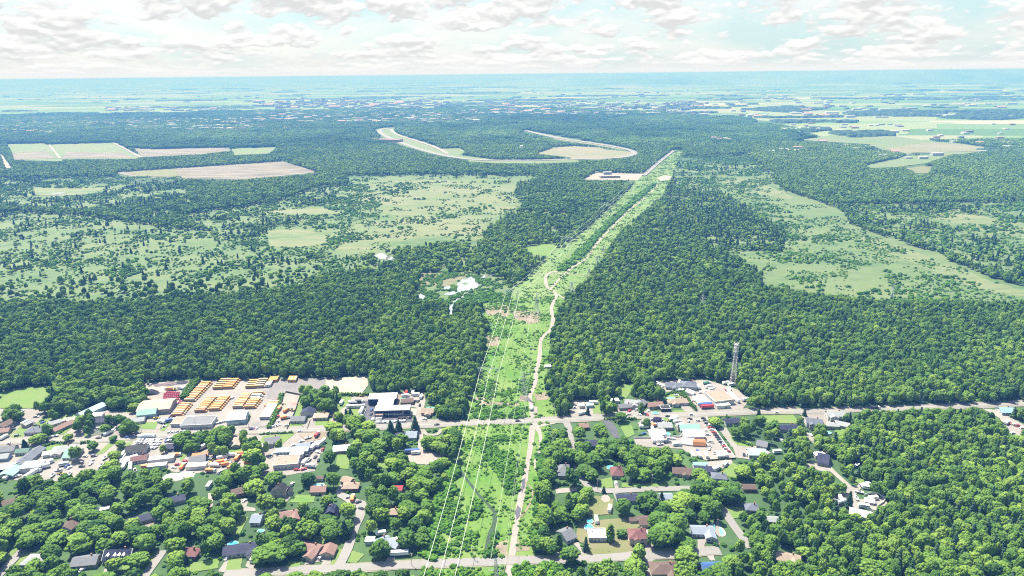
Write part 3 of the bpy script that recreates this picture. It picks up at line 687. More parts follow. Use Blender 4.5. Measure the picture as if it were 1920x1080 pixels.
# ------------------------------------------------------------------ the houses, sheds and workshops (photograph position of the middle of each)
H = house
H(10,796,13,9,80,'gable','white','brown','brown roofed white house at the left picture edge above the main road',chim=False)
H(5,808,12,8,8,'gable','pink','rust','rust roofed bungalow cut by the left edge just above the main road')
H(51,795,7,5,70,'gable','pink','lightgrey','small pale shed behind the hedge strip near the left edge',cat='shed',name='shed',chim=False)
H(67,807,14,10,0,'hip','white','slate','white house half under trees beside the lawn strip left of the main road')
H(103,793,9,7,40,'gable','white','lightgrey','little white cottage right of the dark garden trees near the left edge',chim=False)
H(117,800,18,8,62,'gable','white','rust','long brown roofed house lying along its hedge near the left edge')
H(136,787,15,7,10,'flat','tan','beige','flat roofed tan workshop behind the long brown roofed house',cat='workshop',name='workshop',h=3.4,win=False)
H(171,770,24,10,62,'gable','blue','paleblue','long pale blue metal barn slanting away behind the leafy gardens',cat='barn',name='barn',h=4,chim=False,win=False)
H(182,779,10,8,5,'flat','white','white','white flat roofed annex in front of the pale blue barn',cat='annex',name='annex',h=3.2)
H(192,789,15,8,2,'gable','white','navy','white house with navy roof beside the pale blue barn')
H(259,788,11,8,12,'gable','white','lightgrey','white garage with pale grey roof above the square green lawn',cat='garage',name='garage',garage=2,chim=False,win=True)
H(277,774,16,11,8,'gable','blue','teal','teal roofed workshop between the long beige warehouse and the white garage',cat='workshop',name='workshop',h=4.2,chim=False)
H(294,761,29,22,6,'gable','beige','beige','large beige roofed warehouse beside the stacked red bins',cat='warehouse',name='warehouse',h=5,rise=2.2,chim=False)
H(373,791,27,16,0,'flat','white','grey','grey flat roofed bus depot office facing the main road',cat='office',name='depot_office',h=4.2)
H(446,781,16,17,4,'gable','blue','white','white roofed service garage with pale blue walls below the parked buses',cat='garage',name='service_garage',h=5,rise=2,chim=False,garage=3)
H(10,843,16,10,8,'gable','white','grey','grey roofed house at the left edge just below the main road')
H(3,857,12,8,8,'gable','blue','lightgrey','pale grey roofed shed at the left edge under the grey roofed house',cat='shed',name='shed',chim=False)
H(44,846,10,7,4,'gable','white','green','small green grey roofed garage beside the long dark barn',cat='garage',name='garage',chim=False)
H(119,843,17,11,10,'hip','white','lightgrey','pale grey roofed house with broken roofline below the main road at left',wing=(-3,7,4))
H(137,851,10,14,0,'gable','white','teal','teal grey gabled garage beside the pale grey house',cat='garage',name='garage',chim=False)
H(92,850,8,6,15,'gable','white','white','small white shed with peaked roof left of the pale grey house',cat='shed',name='shed',chim=False,win=False)
H(62,873,15,11,8,'flat','white','white','white flat roofed workshop beside the teal end of the long barn',cat='workshop',name='workshop',h=4,win=False)
H(10,876,16,8,15,'gable','navy','white','low white roofed store with blue side at the left edge',cat='store shed',name='shed',chim=False,win=False)
H(258,841,16,9,4,'gable','white','black','black roofed car dealer office among the parked cars',cat='office',name='dealer_office',h=3.6)
H(242,861,12,7,35,'gable','white','white','white sided mobile home below the car dealer lot',cat='mobile home',name='mobile_home',chim=False)
H(262,860,12,8,10,'gable','white','maroon','maroon roofed cottage right of the white mobile home below the car lot')
H(322,838,9,8,5,'gable','navy','navy','small navy blue office beside the second car lot',cat='office',name='office',chim=False)
H(303,860,19,6,8,'flat','white','lightgrey','long white workshop behind the gravel yard below the navy office',cat='workshop',name='workshop',h=3.4,win=False)
H(295,873,14,5,6,'flat','white','white','white container shaped shed just under the long white workshop',cat='shed',name='shed',h=3,win=False)
H(371,861,12,10,15,'gable','grey','grey','grey roofed shop next to the orange topped lean-to in the yard',cat='workshop',name='workshop',chim=False)
H(369,873,15,6,2,'flat','white','white','white fronted low shed in front of the grey roofed shop',cat='shed',name='shed',h=3,win=False)
H(375,854,12,4,6,'shed','tan','orange','lean-to with orange roof behind the grey roofed shop',cat='lean-to',name='lean_to',h=2.4,rise=.6,chim=False,win=False)
H(449,827,16,12,10,'hip','grey','beige','beige hip roofed house between two big round trees below the bus yard',wing=(-2,6,3))
H(511,826,12,10,12,'gable','white','grey','small white house with grey roof alone on the green triangle lawn',wing=(-2,5,3))
H(560,786,12,9,-2,'gable','white','grey','white bungalow with grey roof right of the fenced gravel yard')
H(578,773,9,12,86,'gable','white','navy','white gabled garage with navy roof behind the white bungalow',cat='garage',name='garage',chim=False)
H(602,780,13,9,0,'hip','cream','beige','cream house with beige roof behind its small lawn')
H(634,781,8,6,0,'gable','brown','brown','little brown shed beside the paved street corner',cat='shed',name='shed',chim=False,win=False)
H(549,844,26,7,0,'gable','white','paleblue','long low workshop with pale blue roof in the truck yard',cat='workshop',name='workshop',h=3.2,chim=False)
H(557,851,11,6,0,'flat','white','white','white annex in front of the long pale blue workshop',cat='annex',name='annex',h=3.4)
H(569,835,11,5,4,'gable','white','steel','steel blue roofed trailer office behind the pale blue workshop',cat='office',name='trailer_office',chim=False)
H(538,865,19,14,4,'flat','white','tan','brown flat roofed workshop with white front below the pale blue workshop',cat='workshop',name='workshop',h=4)
H(642,841,14,9,4,'gable','pink','white','white roofed bungalow alone among tall trees right of the truck yard')
H(492,838,7,8,10,'flat','white','white','white box shed beside the big round tree below the triangle lawn',cat='shed',name='shed',h=3,win=False)
H(802,771,11,9,-6,'gable','pink','tan','pink gabled house right of the lane beside the power line woods',wing=(1,5,4))
H(764,752,11,8,2,'gable','tan','brown','brown roofed shed behind the navy fronted building',cat='shed',name='shed',chim=False,win=False)
H(756,751,4,8,2,'gable','green','teal','narrow teal roofed shed left of the brown roofed shed',cat='shed',name='shed',chim=False,win=False)
H(752,816,9,7,8,'gable','white','navy','white cottage with navy roof just below the pine grove')
H(772,816,9,11,-4,'gable','white','steel','steel grey roofed house beside the sandy lane')
H(1151,751,9,4,0,'shed','white','white','long white field shed by the bright green clearing',cat='shed',name='shed',h=2.6,rise=.5,chim=False,win=False)
H(1186,755,14,9,-15,'gable','white','lightgrey','pale grey roofed house with steep front gable right of the bright clearing',wing=(2,6,4),h=3.4)
H(1201,757,10,9,50,'gable','white','grey','grey pyramid roofed house touching the steep gabled house')
H(1173,762,14,7,4,'gable','beige','grey','low grey roofed bungalow in front of the steep gabled house')
H(1228,759,14,8,6,'gable','beige','rust','rust roofed bungalow between the round trees north of the road')
H(1247,765,9,7,0,'flat','black','black','black carport beside the pink bungalow',cat='carport',name='carport',h=3,win=False)
H(1270,753,19,9,-2,'hip','white','tan','long pink tan roofed bungalow with a front porch',wing=(-3,6,2.5))
H(1262,723,15,11,-12,'gable','white','slate','white house with slate roof at the back of the northern yard',wing=(2,7,3))
H(1291,722,15,13,-12,'hip','grey','slate','slate roofed workshop beside the tall hedge in the northern yard',h=3.8)
H(1348,744,20,22,8,'flat','white','tan','long tan roofed truck shop with red trimmed front',cat='workshop',name='truck_shop',h=5)
H(1355,760,13,5,4,'flat','white','white','white garage in front of the tan roofed truck shop',cat='garage',name='garage',h=3,garage=2)
H(1246,798,12,9,-4,'gable','grey','lightgrey','grey roofed house behind the round blue pool near the road')
H(1223,811,7,8,6,'gable','white','white','left one of the two white tent garages beside the low wall',cat='tent garage',name='tent_garage',h=2.2,chim=False,win=False)
H(1236,811,9,9,6,'gable','white','white','right one of the two white tent garages beside the low wall',cat='tent garage',name='tent_garage',h=2.4,chim=False,win=False)
H(1292,803,17,11,-4,'gable','green','teal','grey green roofed hall in the middle of the sales yard',cat='hall',name='hall',h=4,chim=False)
H(1299,814,17,11,-4,'gable','white','white','white roofed hall in front of the grey green hall',cat='hall',name='hall',h=4,chim=False)
H(1290,829,10,8,-20,'gambrel','white','white','rounded white tarpaulin shelter in the sales yard',cat='shelter',name='shelter',h=1.6,rise=3,chim=False,win=False)
H(1310,831,10,8,-10,'gambrel','tan','orange','rounded shelter with orange tarpaulin beside the white one',cat='shelter',name='shelter',h=1.6,rise=3,chim=False,win=False)
H(1372,790,14,8,4,'gable','white','navy','white house with navy roof right of the sales yard fence')
H(1418,849,14,10,-8,'gable','white','paleblue','pale blue metal roofed garage at the end of the long driveway',cat='garage',name='garage',chim=False,h=3.4)
H(1429,833,8,9,-30,'gable','white','grey','grey roofed shed behind the pale blue garage',cat='shed',name='shed',chim=False)
H(1110,832,11,9,-4,'gable','beige','navy','navy roofed house among trees right of the straight side street')
H(1094,799,8,7,0,'gable','brown','rust','rust roofed cottage under trees near the road junction')
H(1056,880,9,11,-8,'hip','beige','grey','grey hip roofed house beside the power line woods',h=4)
H(1058,890,9,5,-8,'hip','beige','slate','slate roofed porch wing below the grey hip roofed house',cat='annex',name='annex')
H(1156,885,9,12,-6,'hip','cream','maroon','cream house with maroon roof under the trees left of the blue garden pool')
H(1278,884,14,9,-14,'gable','cream','brown','brown roofed cream house below the sales yard',wing=(3,5,2))
H(1313,872,11,6,-6,'gable','white','skyblue','sky blue roofed pool house below the sales yard',cat='pool house',name='pool_house',chim=False)
H(1318,880,13,8,-12,'gable','white','navy','navy roofed house joined to the sky blue pool house')
H(1348,894,11,8,-14,'hip','white','slate','slate hip roofed house left of the bright round lawn',garage=1)
H(1477,802,17,8,-2,'gable','white','navy','long navy roofed white house behind the flat green lawn')
H(1526,792,13,10,-20,'gable','white','slate','white house with three slate gables near the far right road',wing=(-2,5,3),h=4.8)
H(1545,794,8,7,-10,'gable','white','beige','beige roofed garage joined to the slate gabled house',cat='garage',name='garage',chim=False,garage=1)
H(1559,797,11,7,-10,'hip','cream','lightgrey','pale hip roofed bungalow between the slate gabled and grey gabled houses')
H(1566,778,15,10,-10,'gable','white','lightgrey','white house with pale grey roof closest to the far right road',wing=(-3,7,3),h=4.8)
H(1580,796,12,8,-35,'gable','white','lightgrey','white outbuilding at the end of the narrow right lawn',cat='outbuilding',name='outbuilding',chim=False)
H(1543,861,8,16,-28,'gable','grey','navy','navy roofed long house in the small clearing of the right wood')
H(1535,852,9,5,8,'flat','white','white','white shed behind the navy roofed long house in the right wood',cat='shed',name='shed',h=2.6,win=False)
H(1885,770,12,10,-6,'gable','white','skyblue','light blue roofed white house near the right edge of the picture')
H(1404,914,9,6,-6,'gable','brown','brown','brown roofed hut under trees below the round bright lawn',cat='hut',name='hut',chim=False)
H(1409,952,9,8,-12,'hip','grey','slate','slate roofed house half hidden right of the lower right street')
H(1450,975,8,6,-12,'gable','white','lightgrey','pale shed deep in the wood right of the lower right street',cat='shed',name='shed',chim=False)
H(1614,964,14,8,-30,'gable','white','white','white metal roofed hall at the foot of the wood clearing',cat='hall',name='hall',h=3.6,rise=1.4,chim=False,win=False)
H(1630,939,6,5,-25,'gable','white','white','tiny white hut inside the plank ring of the wood clearing',cat='hut',name='hut',h=2.2,chim=False,win=False)
H(1476,1047,15,9,-25,'gable','brown','tan','tan roofed house in a dark gap of the lower right wood',wing=(4,8,4),h=3.2)
H(1175,934,15,8,-2,'gable','white','navy','navy roofed bungalow just below the bend of the right hand street')
H(1248,932,9,7,-4,'gable','grey','steel','steel blue shed roof between the small dark spruces',cat='shed',name='shed',chim=False)
H(1119,1002,12,10,-4,'flat','white','lightgrey','pale flat roofed house beside the two round pools',h=3.2)
H(1062,1003,8,12,28,'gable','white','grey','angled grey roofed house with white gable by the curved driveway')
H(1195,1004,12,10,-4,'hip','cream','maroon','cream two storey house with maroon hip roof by the south road',h=5.4,wing=(-1,4,1.5))
H(1207,977,7,10,-8,'gable','cream','brown','cream garage with brown roof behind the maroon roofed house',cat='garage',name='garage',chim=False,garage=1,win=True)
H(1187,974,5,4,-4,'gable','white','brown','tiny white garden shed left of the cream garage',cat='shed',name='shed',h=2.2,chim=False,win=False)
H(1316,995,15,9,-8,'gable','white','steel','steel grey roofed house with a horseshoe driveway beside the teal pool',wing=(4.5,7,4.5))
H(1245,1067,17,11,-4,'hip','cream','brown','big brown hip roofed house at the bottom edge',wing=(4,6,3),h=3.4)
H(1334,1063,13,7,-2,'gable','white','blue','long house with bright blue roof at the bottom edge',chim=False)
H(449,922,11,8,22,'gable','brown','brown','dark brown timber house left of the yellow green tree',h=3.6)
H(525,920,7,11,84,'gable','cream','black','black roofed cream house with tall street gable',h=4.8,rise=3)
H(537,921,5,8,84,'gable','white','black','narrow black roofed garage joined to the cream house',cat='garage',name='garage',chim=False)
H(598,918,11,8,-2,'gable','cream','rust','rust roofed cream house in front of its garden pool')
H(658,912,12,8,-4,'hip','brown','tan','tan roofed bungalow at the top of the curving street')
H(652,901,8,7,-30,'gable','tan','tan','tan gabled garage behind the tan roofed bungalow',cat='garage',name='garage',chim=False)
H(600,896,5,4,0,'gable','white','brown','small white shed against the tree line above the rust roofed house',cat='shed',name='shed',h=2.4,chim=False,win=False)
H(745,916,8,6,-8,'gable','white','red','bright red roofed shed under the trees left of the power line',cat='shed',name='shed',chim=False)
H(483,973,7,10,-6,'gable','white','steel','white gabled house with steel blue roof in the garden trees')
H(543,965,14,8,8,'gable','cream','rust','pale house with rust roof and arched side wing among round trees',wing=(4,7,4))
H(622,964,9,9,88,'gambrel','black','navy','black barn style house with white sash windows beside the tall spruce',h=3,rise=5)
H(737,961,9,7,-4,'hip','brown','tan','tan hip roof peeping out of the trees left of the power line')
H(455,1030,23,10,6,'gable','white','navy','long navy roofed house with a round pool behind it',wing=(8,9,3),garage=1)
H(583,1028,15,9,-24,'gable','cream','rust','rust roofed L shaped house at the foot of the curving street',wing=(4,7,5))
H(616,1033,9,9,84,'gable','cream','rust','rust roofed garage right beside the L shaped house',cat='garage',name='garage',chim=False)
H(716,1016,10,7,30,'gable','white','steel','left half of the steel blue roofed pair beside the power line woods')
H(738,1020,9,7,-35,'gable','white','steel','right half of the steel blue roofed pair beside the power line woods',wing=(0,4,3))
H(694,1013,6,5,-4,'flat','white','white','white pergola left of the steel blue roofed pair',cat='pergola',name='pergola',h=2.6,win=False)
H(22,943,14,9,16,'gable','brick','brown','brown roofed brick house near the left edge in the shady trees')
H(133,985,11,9,80,'gable','white','brown','white gabled house with brown roof in the lower left trees',h=3.6)
H(266,973,17,8,26,'gable','white','navy','white bungalow with dark blue roof on a gravel pad in the lower left',chim=False)
H(326,938,15,8,24,'gable','white','navy','navy roofed house half hidden in the trees above the white bungalow')
H(162,1052,15,10,4,'gable','beige','grey','grey roofed bungalow left of the house with four dormers')
H(68,1051,14,10,-6,'hip','beige','lightgrey','pale grey hip roofed house by the lower left street')
H(357,1037,11,8,-8,'hip','brick','maroon','maroon roofed brick house right of the lower left driveway')
H(392,909,2.5,7,-4,'flat','white','white','narrow white shed at the top of the small lower left lane',cat='shed',name='shed',h=2.6,win=False)
H(192,956,9,4,16,'flat','white','white','long white camper shed in the lower left trees',cat='shed',name='shed',h=2.7,win=False)
H(1027,687,6.5,2.5,0,'shed','white','white','white hunting cabin beside the path in the power line corridor',cat='cabin',name='cabin',h=2,rise=.5,chim=False,win=False)
H(1090,760,4.5,6,0,'flat','white','white','white site cabin on the gravel lot by the junction',cat='cabin',name='cabin',h=2.6,win=False)
H(1106,760,7,4,0,'flat','blue','skyblue','sky blue topped container on the gravel lot by the junction',cat='container',name='container',h=2.6,win=False)
H(1143,330,60,24,0,'flat','tan','beige','pale transformer hall beside the far storage lot',cat='hall',name='hall',h=6,win=False)
H(1139,324,24,18,0,'flat','grey','lightgrey','tall pale block behind the far transformer hall',cat='hall',name='hall',h=11,win=False)
H(724,262,160,50,-30,'flat','pink','rust','reddish roofed plant beside the bend of the far test track',cat='factory',name='factory',h=12,win=False)
H(1500,241,200,70,0,'flat','white','white','long white factory at the edge of the far right fields',cat='factory',name='factory',h=11,win=False)

# house with four dormers
e = H(225,1042,17,10,-2,'gable','cream','navy','navy roofed house with four white dormers in a row and white gable trim',h=3.2,rise=4.2)
TR = nmat('white_trim', (1, 1, 1))
for i, x in enumerate((-5.8, -1.4, 1.4, 4.2)):
    m = MB(); m.box(x-.75, x+.75, -4.3, -2.2, 3.9, 5.6); m.ext([(x-1, 5.5), (x+1, 5.5), (x, 6.5)][::-1], -4.6, -1.6, 'y'); dm = m.build('dormer', TRIM, e)
    put(WIN, 'window', dm, x, -4.303, 4.75)
for sx in (-1, 1):
    m = MB(); x = sx*9.05
    for s in (-1, 1): m.ext([(0, 7.9), (s*5.6, 3.2), (s*5.6, 2.85), (0, 7.5)][::(1 if s < 0 else -1)], x-.12, x+.12)
    m.build('gable_trim', TRIM, e)
gable_wall(7, 8, 2.6, 2).build('side_wing', wallm('cream'), e).location = (12.1, 1, 0)
gable_roof(7, 8, 2.6, 2).build('side_wing_roof', roofm('navy'), e).location = (12.6, 1, 0)

# the long dark barn with its teal end
p1, p2 = at(75, 840, 3), at(33, 873, 3); p3 = at(22, 889, 3)
c = (p1+p2)/2; ang = math.atan2((p2-p1).y, (p2-p1).x)
e = empty('long_barn', (c.x, c.y, 0), ang, 'very long dark slate roofed barn slanting to a teal roofed end at lower left', 'barn'); BL.append(('long_barn', c, e['label'], 24, 6))
Ln = (p2-p1).length
gable_wall(Ln, 10, 3, 2.2).build('wall', wallm('grey'), e); rf = gable_roof(Ln, 10, 3, 2.2).build('roof', roofm('slate'), e)
for k in range(7): put(VENT, 'roof_vent', rf, -Ln/2+4+k*Ln/7.5, .2, 5.1)
L2 = (p3-p2).length
w = gable_wall(L2, 12, 2.8, 1.8).build('end_wall', wallm('grey'), e); w.location = (Ln/2+L2/2+.6, 0, 0)
w = gable_roof(L2, 12, 2.8, 1.8).build('end_roof', roofm('teal'), e); w.location = (Ln/2+L2/2+1.2, 0, .02)

# depot office left wing as a building part of its own roof level
e = H(349,789,22,14,0,'flat','white','tan','lower brown topped wing of the bus depot office, nearest the blue bin',cat='office',name='office_wing',h=3.4)

# modern navy fronted building, roof outline given at roof height
def navy_building():
    Z = 6.5
    A = [at(x, y, Z) for x, y in ((702, 770.5), (768, 768.5), (768, 760), (701, 761.5))]
    c = (A[0]+A[1])/2; ax = (A[1]-A[0]); ang = math.atan2(ax.y, ax.x); Wd = ax.length
    e = empty('commercial_building', (c.x, c.y, 0), ang, 'large white roofed commercial building with a navy front wall by the main road', 'commercial building')
    BL.append(('commercial_building', c, e['label'], 30, 8))
    inv = Matrix.Rotation(-ang, 4, 'Z')
    def loc(x, y): return inv @ (at(x, y, Z)-Vector((c.x, c.y, 0)))
    D1 = loc(735, 760.5).y
    a = loc(710, 750); b = loc(737, 750); top = loc(738, 737).y; l = loc(690, 749); l2 = loc(710, 749)
    blocks = [('front_hall', -Wd/2, Wd/2, 0, D1, 6.5), ('middle_hall', a.x, b.x+1, D1+.02, l.y, 6.3), ('rear_hall', l.x, b.x+2.5, l.y+.02, top, 6.6)]
    for n, x0, x1, y0, y1, h in blocks:
        w = MB().box(x0, x1, y0, y1, 0, h).build(n, nmat('navy_cladding', (.012, .014, .06), (.02, .022, .075), .3, rough=.5), e)
        m = MB(); m.box(x0-.1, x1+.1, y0-.1, y1+.1, h, h+.35); r = m.build('roof', roofm('white'), w)
        for k in range(4): put(VENT, 'roof_vent', r, x0+(x1-x0)*(.2+.2*k), (y0+y1)/2+((-1)**k)*1.5, h+.35)
        MB().box(x0-.15, x1+.15, y0-.16, y0-.105, h-.35, h+.42).build('roof_edge', TRIM, w)
    m = MB(); m.box(-Wd/2+1, -Wd/2+8, -2.5, -.02, 0, 4); m.build('entrance_block', wallm('pink'), e)
    # pale lettering band: unreadable in the photograph, so only its rhythm of strokes
    m = MB(); x = -Wd/2+9.5; rn = random.Random(3)
    while x < -Wd/2+25:
        wd = rn.uniform(.7, 1.1)
        for q in range(rn.choice((2, 3))): m.box(x+q*wd*.4, x+q*wd*.4+.18, -.10, -.03, 1.9, 3.2)
        m.box(x, x+wd, -.12, -.035, rn.choice((1.9, 2.4, 3.0)), rn.choice((3.2, 3.25))) if rn.random() < .4 else m.box(x, x+wd, -.12, -.035, 2.95, 3.2)
        x += wd+.45
    m.build('sign_lettering', TRIM, e)
    for k in range(5): put(BIGWIN, 'window', e, Wd/2-14+k*2.9, -.003, 1.6)
navy_building()

# ------------------------------------------------------------------ pools, tanks, heaps
PW = nmat('pool_water', (.05, .36, .55), (.10, .45, .62), .6, rough=.08, spec=.6); PT = nmat('teal_pool_water', (.10, .50, .50), (.16, .58, .56), .6, rough=.08, spec=.6)
def pool(px, py, r, label, ry=None, ground=False, wat=None, rot=0):
    c = at(px, py, 0 if ground else 1.2); c.z = 0; ry = ry or r
    e = empty('swimming_pool', c, R(rot), label, 'pool'); BL.append(('pool', c, label, r, 1.5))
    if ground:
        MB().cyl((0, 0), r+1.3, .1, .22, 24, ry=ry+1.3).build('deck', CONC, e); MB().cyl((0, 0), r, .15, .24, 24, ry=ry).build('water', wat or PT, e)
    else:
        MB().cyl((0, 0), r, .05, 1.2, 24, ry=ry).build('wall', TRIM, e); MB().cyl((0, 0), r-.15, 1.1, 1.22, 24, ry=ry-.15).build('water', wat or PW, e)
    return e
pool(437,1019,3.6,'round blue pool behind the long navy roofed house',2.8); pool(1145,876,3.2,'round bright blue pool left of the maroon roofed cream house')
pool(1258,746,4.2,'oval aqua pool on the lawn behind the long pink bungalow',2.4,wat=PT); pool(1229,774,3.4,'blue garden pool at the roadside beside the dark purple tree',2.2)
pool(1104,988,3.4,'larger round blue pool behind the pale flat roofed house'); pool(1106,977,2.4,'small round blue pool behind the larger one')
pool(1172,998,3.4,'oval teal pool beside the dark hedge left of the maroon roofed house',2.2,wat=PT); pool(1345,994,3.2,'kidney shaped teal pool beside the steel grey roofed house',6,True,rot=18)
pool(1552,811,3.2,'small teal pool behind the slate gabled white house',2.2,wat=PT); pool(598,909,4.5,'aqua pool deck behind the rust roofed cream house',2.2,wat=PT)
pool(807,765,4,'blue covered pool behind the pink gabled house',2.2); pool(1251,813,2.8,'round blue pool inside the walled garden of the sales yard')
pool(489,995,2.6,'little blue pool under the trees below the white gabled house',1.8)
def heap(px, py, r, h, mat, label, seed):
    c = at(px, py); rn = random.Random(seed); V = [(0, 0, h)]; n = 18
    for k, (f, z) in enumerate(((.35, .82), (.7, .45), (1, -.05))):
        V += [(math.cos(2*math.pi*i/n)*r*f*rn.uniform(.85, 1.1), .7*math.sin(2*math.pi*i/n)*r*f*rn.uniform(.85, 1.1), h*z*rn.uniform(.85, 1.1)) for i in range(n)]
    Fc = [(0, 1+i, 1+(i+1) % n) for i in range(n)]
    for k in range(2): Fc += [(1+k*n+i, 1+(k+1)*n+i, 1+(k+1)*n+(i+1) % n, 1+k*n+(i+1) % n) for i in range(n)]
    o = meshobj('soil_heap', V, Fc, mat); o.location = c; tag(o, label, 'heap'); BL.append(('heap', c, label, r, h)); return o
COAL = nmat('black_soil', (.030, .028, .045), (.05, .045, .06), .8); MULCH = nmat('mulch', (.16, .12, .12), (.09, .08, .10), .4)
heap(284,738,9,5,COAL,'big black soil heap left of the red bins',1); heap(318,721,10,2,MULCH,'low dark mulch heap behind the red bins',2); heap(340,718,8,2,COAL,'flat black heap beside the back hedge of the gravel yard',3)
heap(298,723,7,1.6,MULCH,'brown heap at the back left of the gravel yard',4); heap(553,757,5,1.4,nmat('rubble', (.32, .2, .17), (.25, .2, .18), .8),'pinkish rubble heap in the fenced gravel yard',5)
heap(325,895,9,3,nmat('limestone', (.6, .56, .5), (.5, .46, .4), .6),'pale stone heap at the tree line below the yard workshops',6); heap(347,891,8,2.6,MATS['limestone'],'second pale stone heap right of the first below the workshops',7)

# ------------------------------------------------------------------ vehicles
def carmats(c): return nmat('paint_%d_%d_%d' % tuple(int(v*99) for v in c), c, tuple(v*.93 for v in c), 1, rough=.3, spec=.6, coords='O')
TYRE = nmat('tyre', (.02, .02, .02), (.03, .03, .03), 2); LAMP = nmat('lamp_glass', (.7, .7, .65), (.6, .6, .55), 2, rough=.2)
_m = MB(); _m.ext([(.34*math.cos(k*math.pi/5), .34*math.sin(k*math.pi/5)) for k in range(10)][::-1], -.12, .12, 'y'); WHEEL = _m.mesh('wheel', TYRE)
CARC = dict(white=(.80, .80, .80), silver=(.50, .52, .55), black=(.02, .02, .025), grey=(.16, .17, .19), red=(.45, .03, .03), blue=(.04, .09, .30), green=(.04, .16, .10), orange=(.75, .20, .04), beige=(.5, .42, .3))
PROTO = {}; PROTOS = bpy.data.collections.new('prototypes')
def proto(key, fn, name):
    if key not in PROTO:
        global COL
        save = COL; COL = PROTOS; e = empty(name, (0, 0, 0)); fn(e); COL = save; note(e); PROTO[key] = e
    return PROTO[key]
def wheels(e, xs, y, r=1.0):
    for x in xs:
        for s in (-1, 1):
            o = put(WHEEL, 'wheel', e, x, s*y, .34*r); o.scale = (r, 1, r)
def mk_car(c, suv=False, pick=False):
    def f(e):
        L_, w, h = (4.7, 1.85, 1.45) if not suv else (4.8, 1.95, 1.8)
        if pick: L_, w, h = 5.6, 2.0, 1.85
        p = carmats(CARC[c]); m = MB()
        prof = [(-L_/2, .3), (L_/2, .3), (L_/2, .72), (L_/2-.15, .86), (-L_/2, .92)]
        m.ext(prof[::-1], -w/2, w/2, 'y'); m.build('body', p, e)
        if pick: cab = [(-.6, .92), (1.5, .9), (.9, h), (-.4, h)]
        elif suv: cab = [(-L_/2+.05, .92), (1.2, .9), (.55, h), (-L_/2+.25, h)]
        else: cab = [(-L_/2+.5, .92), (1.25, .88), (.45, h), (-L_/2+1.1, h)]
        m = MB(); m.ext(cab[::-1], -w/2+.12, w/2-.12, 'y'); m.build('windows', GLASS, e)
        x0, x1 = cab[3][0], cab[2][0]; MB().box(x0-.05, x1+.05, -w/2+.1, w/2-.1, h-.02, h+.05).build('roof_panel', p, e)
        if pick: MB().box(-L_/2+.15, -.75, -w/2+.15, w/2-.15, .921, .95).build('load_bed', TYRE, e)
        wheels(e, (-1.4, 1.4), w/2-.08)
        for s in (-1, 1): put(HEAD, 'headlight', e, L_/2+.01, s*w*.36, .68)
    return f
_m = MB(); _m.box(-.02, .03, -.2, .2, -.1, .1); HEAD = _m.mesh('headlight', LAMP)
def mk_bus(c, stripe=True):
    def f(e):
        p = carmats(c); m = MB(); w = 2.45
        m.ext([(-5.4, .55), (4.1, .55), (4.1, 2.9), (3.9, 3.05), (-5.2, 3.05), (-5.4, 2.9)][::-1], -w/2, w/2, 'y'); m.build('body', p, e)
        MB().ext([(4.11, .55), (5.7, .55), (5.7, 1.25), (5.5, 1.55), (4.11, 1.8)][::-1], -w/2+.15, w/2-.15, 'y').build('hood', p, e)
        m = MB()
        for s in (-1, 1):
            y = s*(w/2); m.box(-5.0, 3.8, min(y, y+s*.02), max(y, y+s*.02), 1.75, 2.45)
        m.box(4.111, 4.14, -w/2+.2, w/2-.2, 1.85, 2.7); m.build('window_band', GLASS, e)
        m = MB(); m.box(-5.2, 3.9, -w/2+.18, w/2-.18, 3.052, 3.14); m.build('roof', carmats(tuple(min(.85, v*1.08+.04) for v in c)), e)
        for s in (-1, 1): MB().box(-5.2, 4, min(s*(w/2+.001), s*(w/2+.03)), max(s*(w/2+.001), s*(w/2+.03)), 1.15, 1.3).build('rub_rail', TYRE, e)
        wheels(e, (-3.3, 4.4), w/2-.1, 1.45)
    return f
def mk_trailer(L_, c, cab=None, h=3.6):
    def f(e):
        m = MB(); m.box(-L_/2, L_/2, -1.25, 1.25, 1.1, h); m.build('box', carmats(c), e)
        MB().box(-L_/2+.4, L_/2-.4, -.5, .5, .8, 1.09).build('chassis', TYRE, e)
        wheels(e, (-L_/2+1.2, -L_/2+2.4), 1.05, 1.4)
        if cab:
            MB().ext([(L_/2+.2, .6), (L_/2+2.4, .6), (L_/2+2.4, 1.7), (L_/2+1.7, 2.7), (L_/2+.2, 2.7)][::-1], -1.15, 1.15, 'y').build('cab', carmats(cab), e)
            MB().ext([(L_/2+2.41, 1.75), (L_/2+1.78, 2.6), (L_/2+1.9, 2.6), (L_/2+2.48, 1.75)], -1, 1, 'y').build('windscreen', GLASS, e)
            wheels(e, (L_/2+1.4,), 1.05, 1.4)
        else: MB().box(L_/2-2.2, L_/2-1.9, -.8, .8, .1, 1.09).build('landing_leg', TYRE, e)
    return f
def mk_rv(e):
    m = MB(); m.ext([(-3.6, .6), (3.4, .6), (3.9, 1.4), (3.4, 2.9), (-3.6, 2.9)][::-1], -1.2, 1.2, 'y'); m.build('body', carmats((.8, .8, .79)), e)
    m = MB()
    for s in (-1, 1): m.box(-2.5, 2, min(s*1.2, s*1.22), max(s*1.2, s*1.22), 1.6, 2.2)
    m.build('window_band', GLASS, e); MB().box(-1, .2, -.4, .4, 2.902, 3.15).build('roof_unit', TRIM, e); wheels(e, (-.6, .5), 1.1, 1)
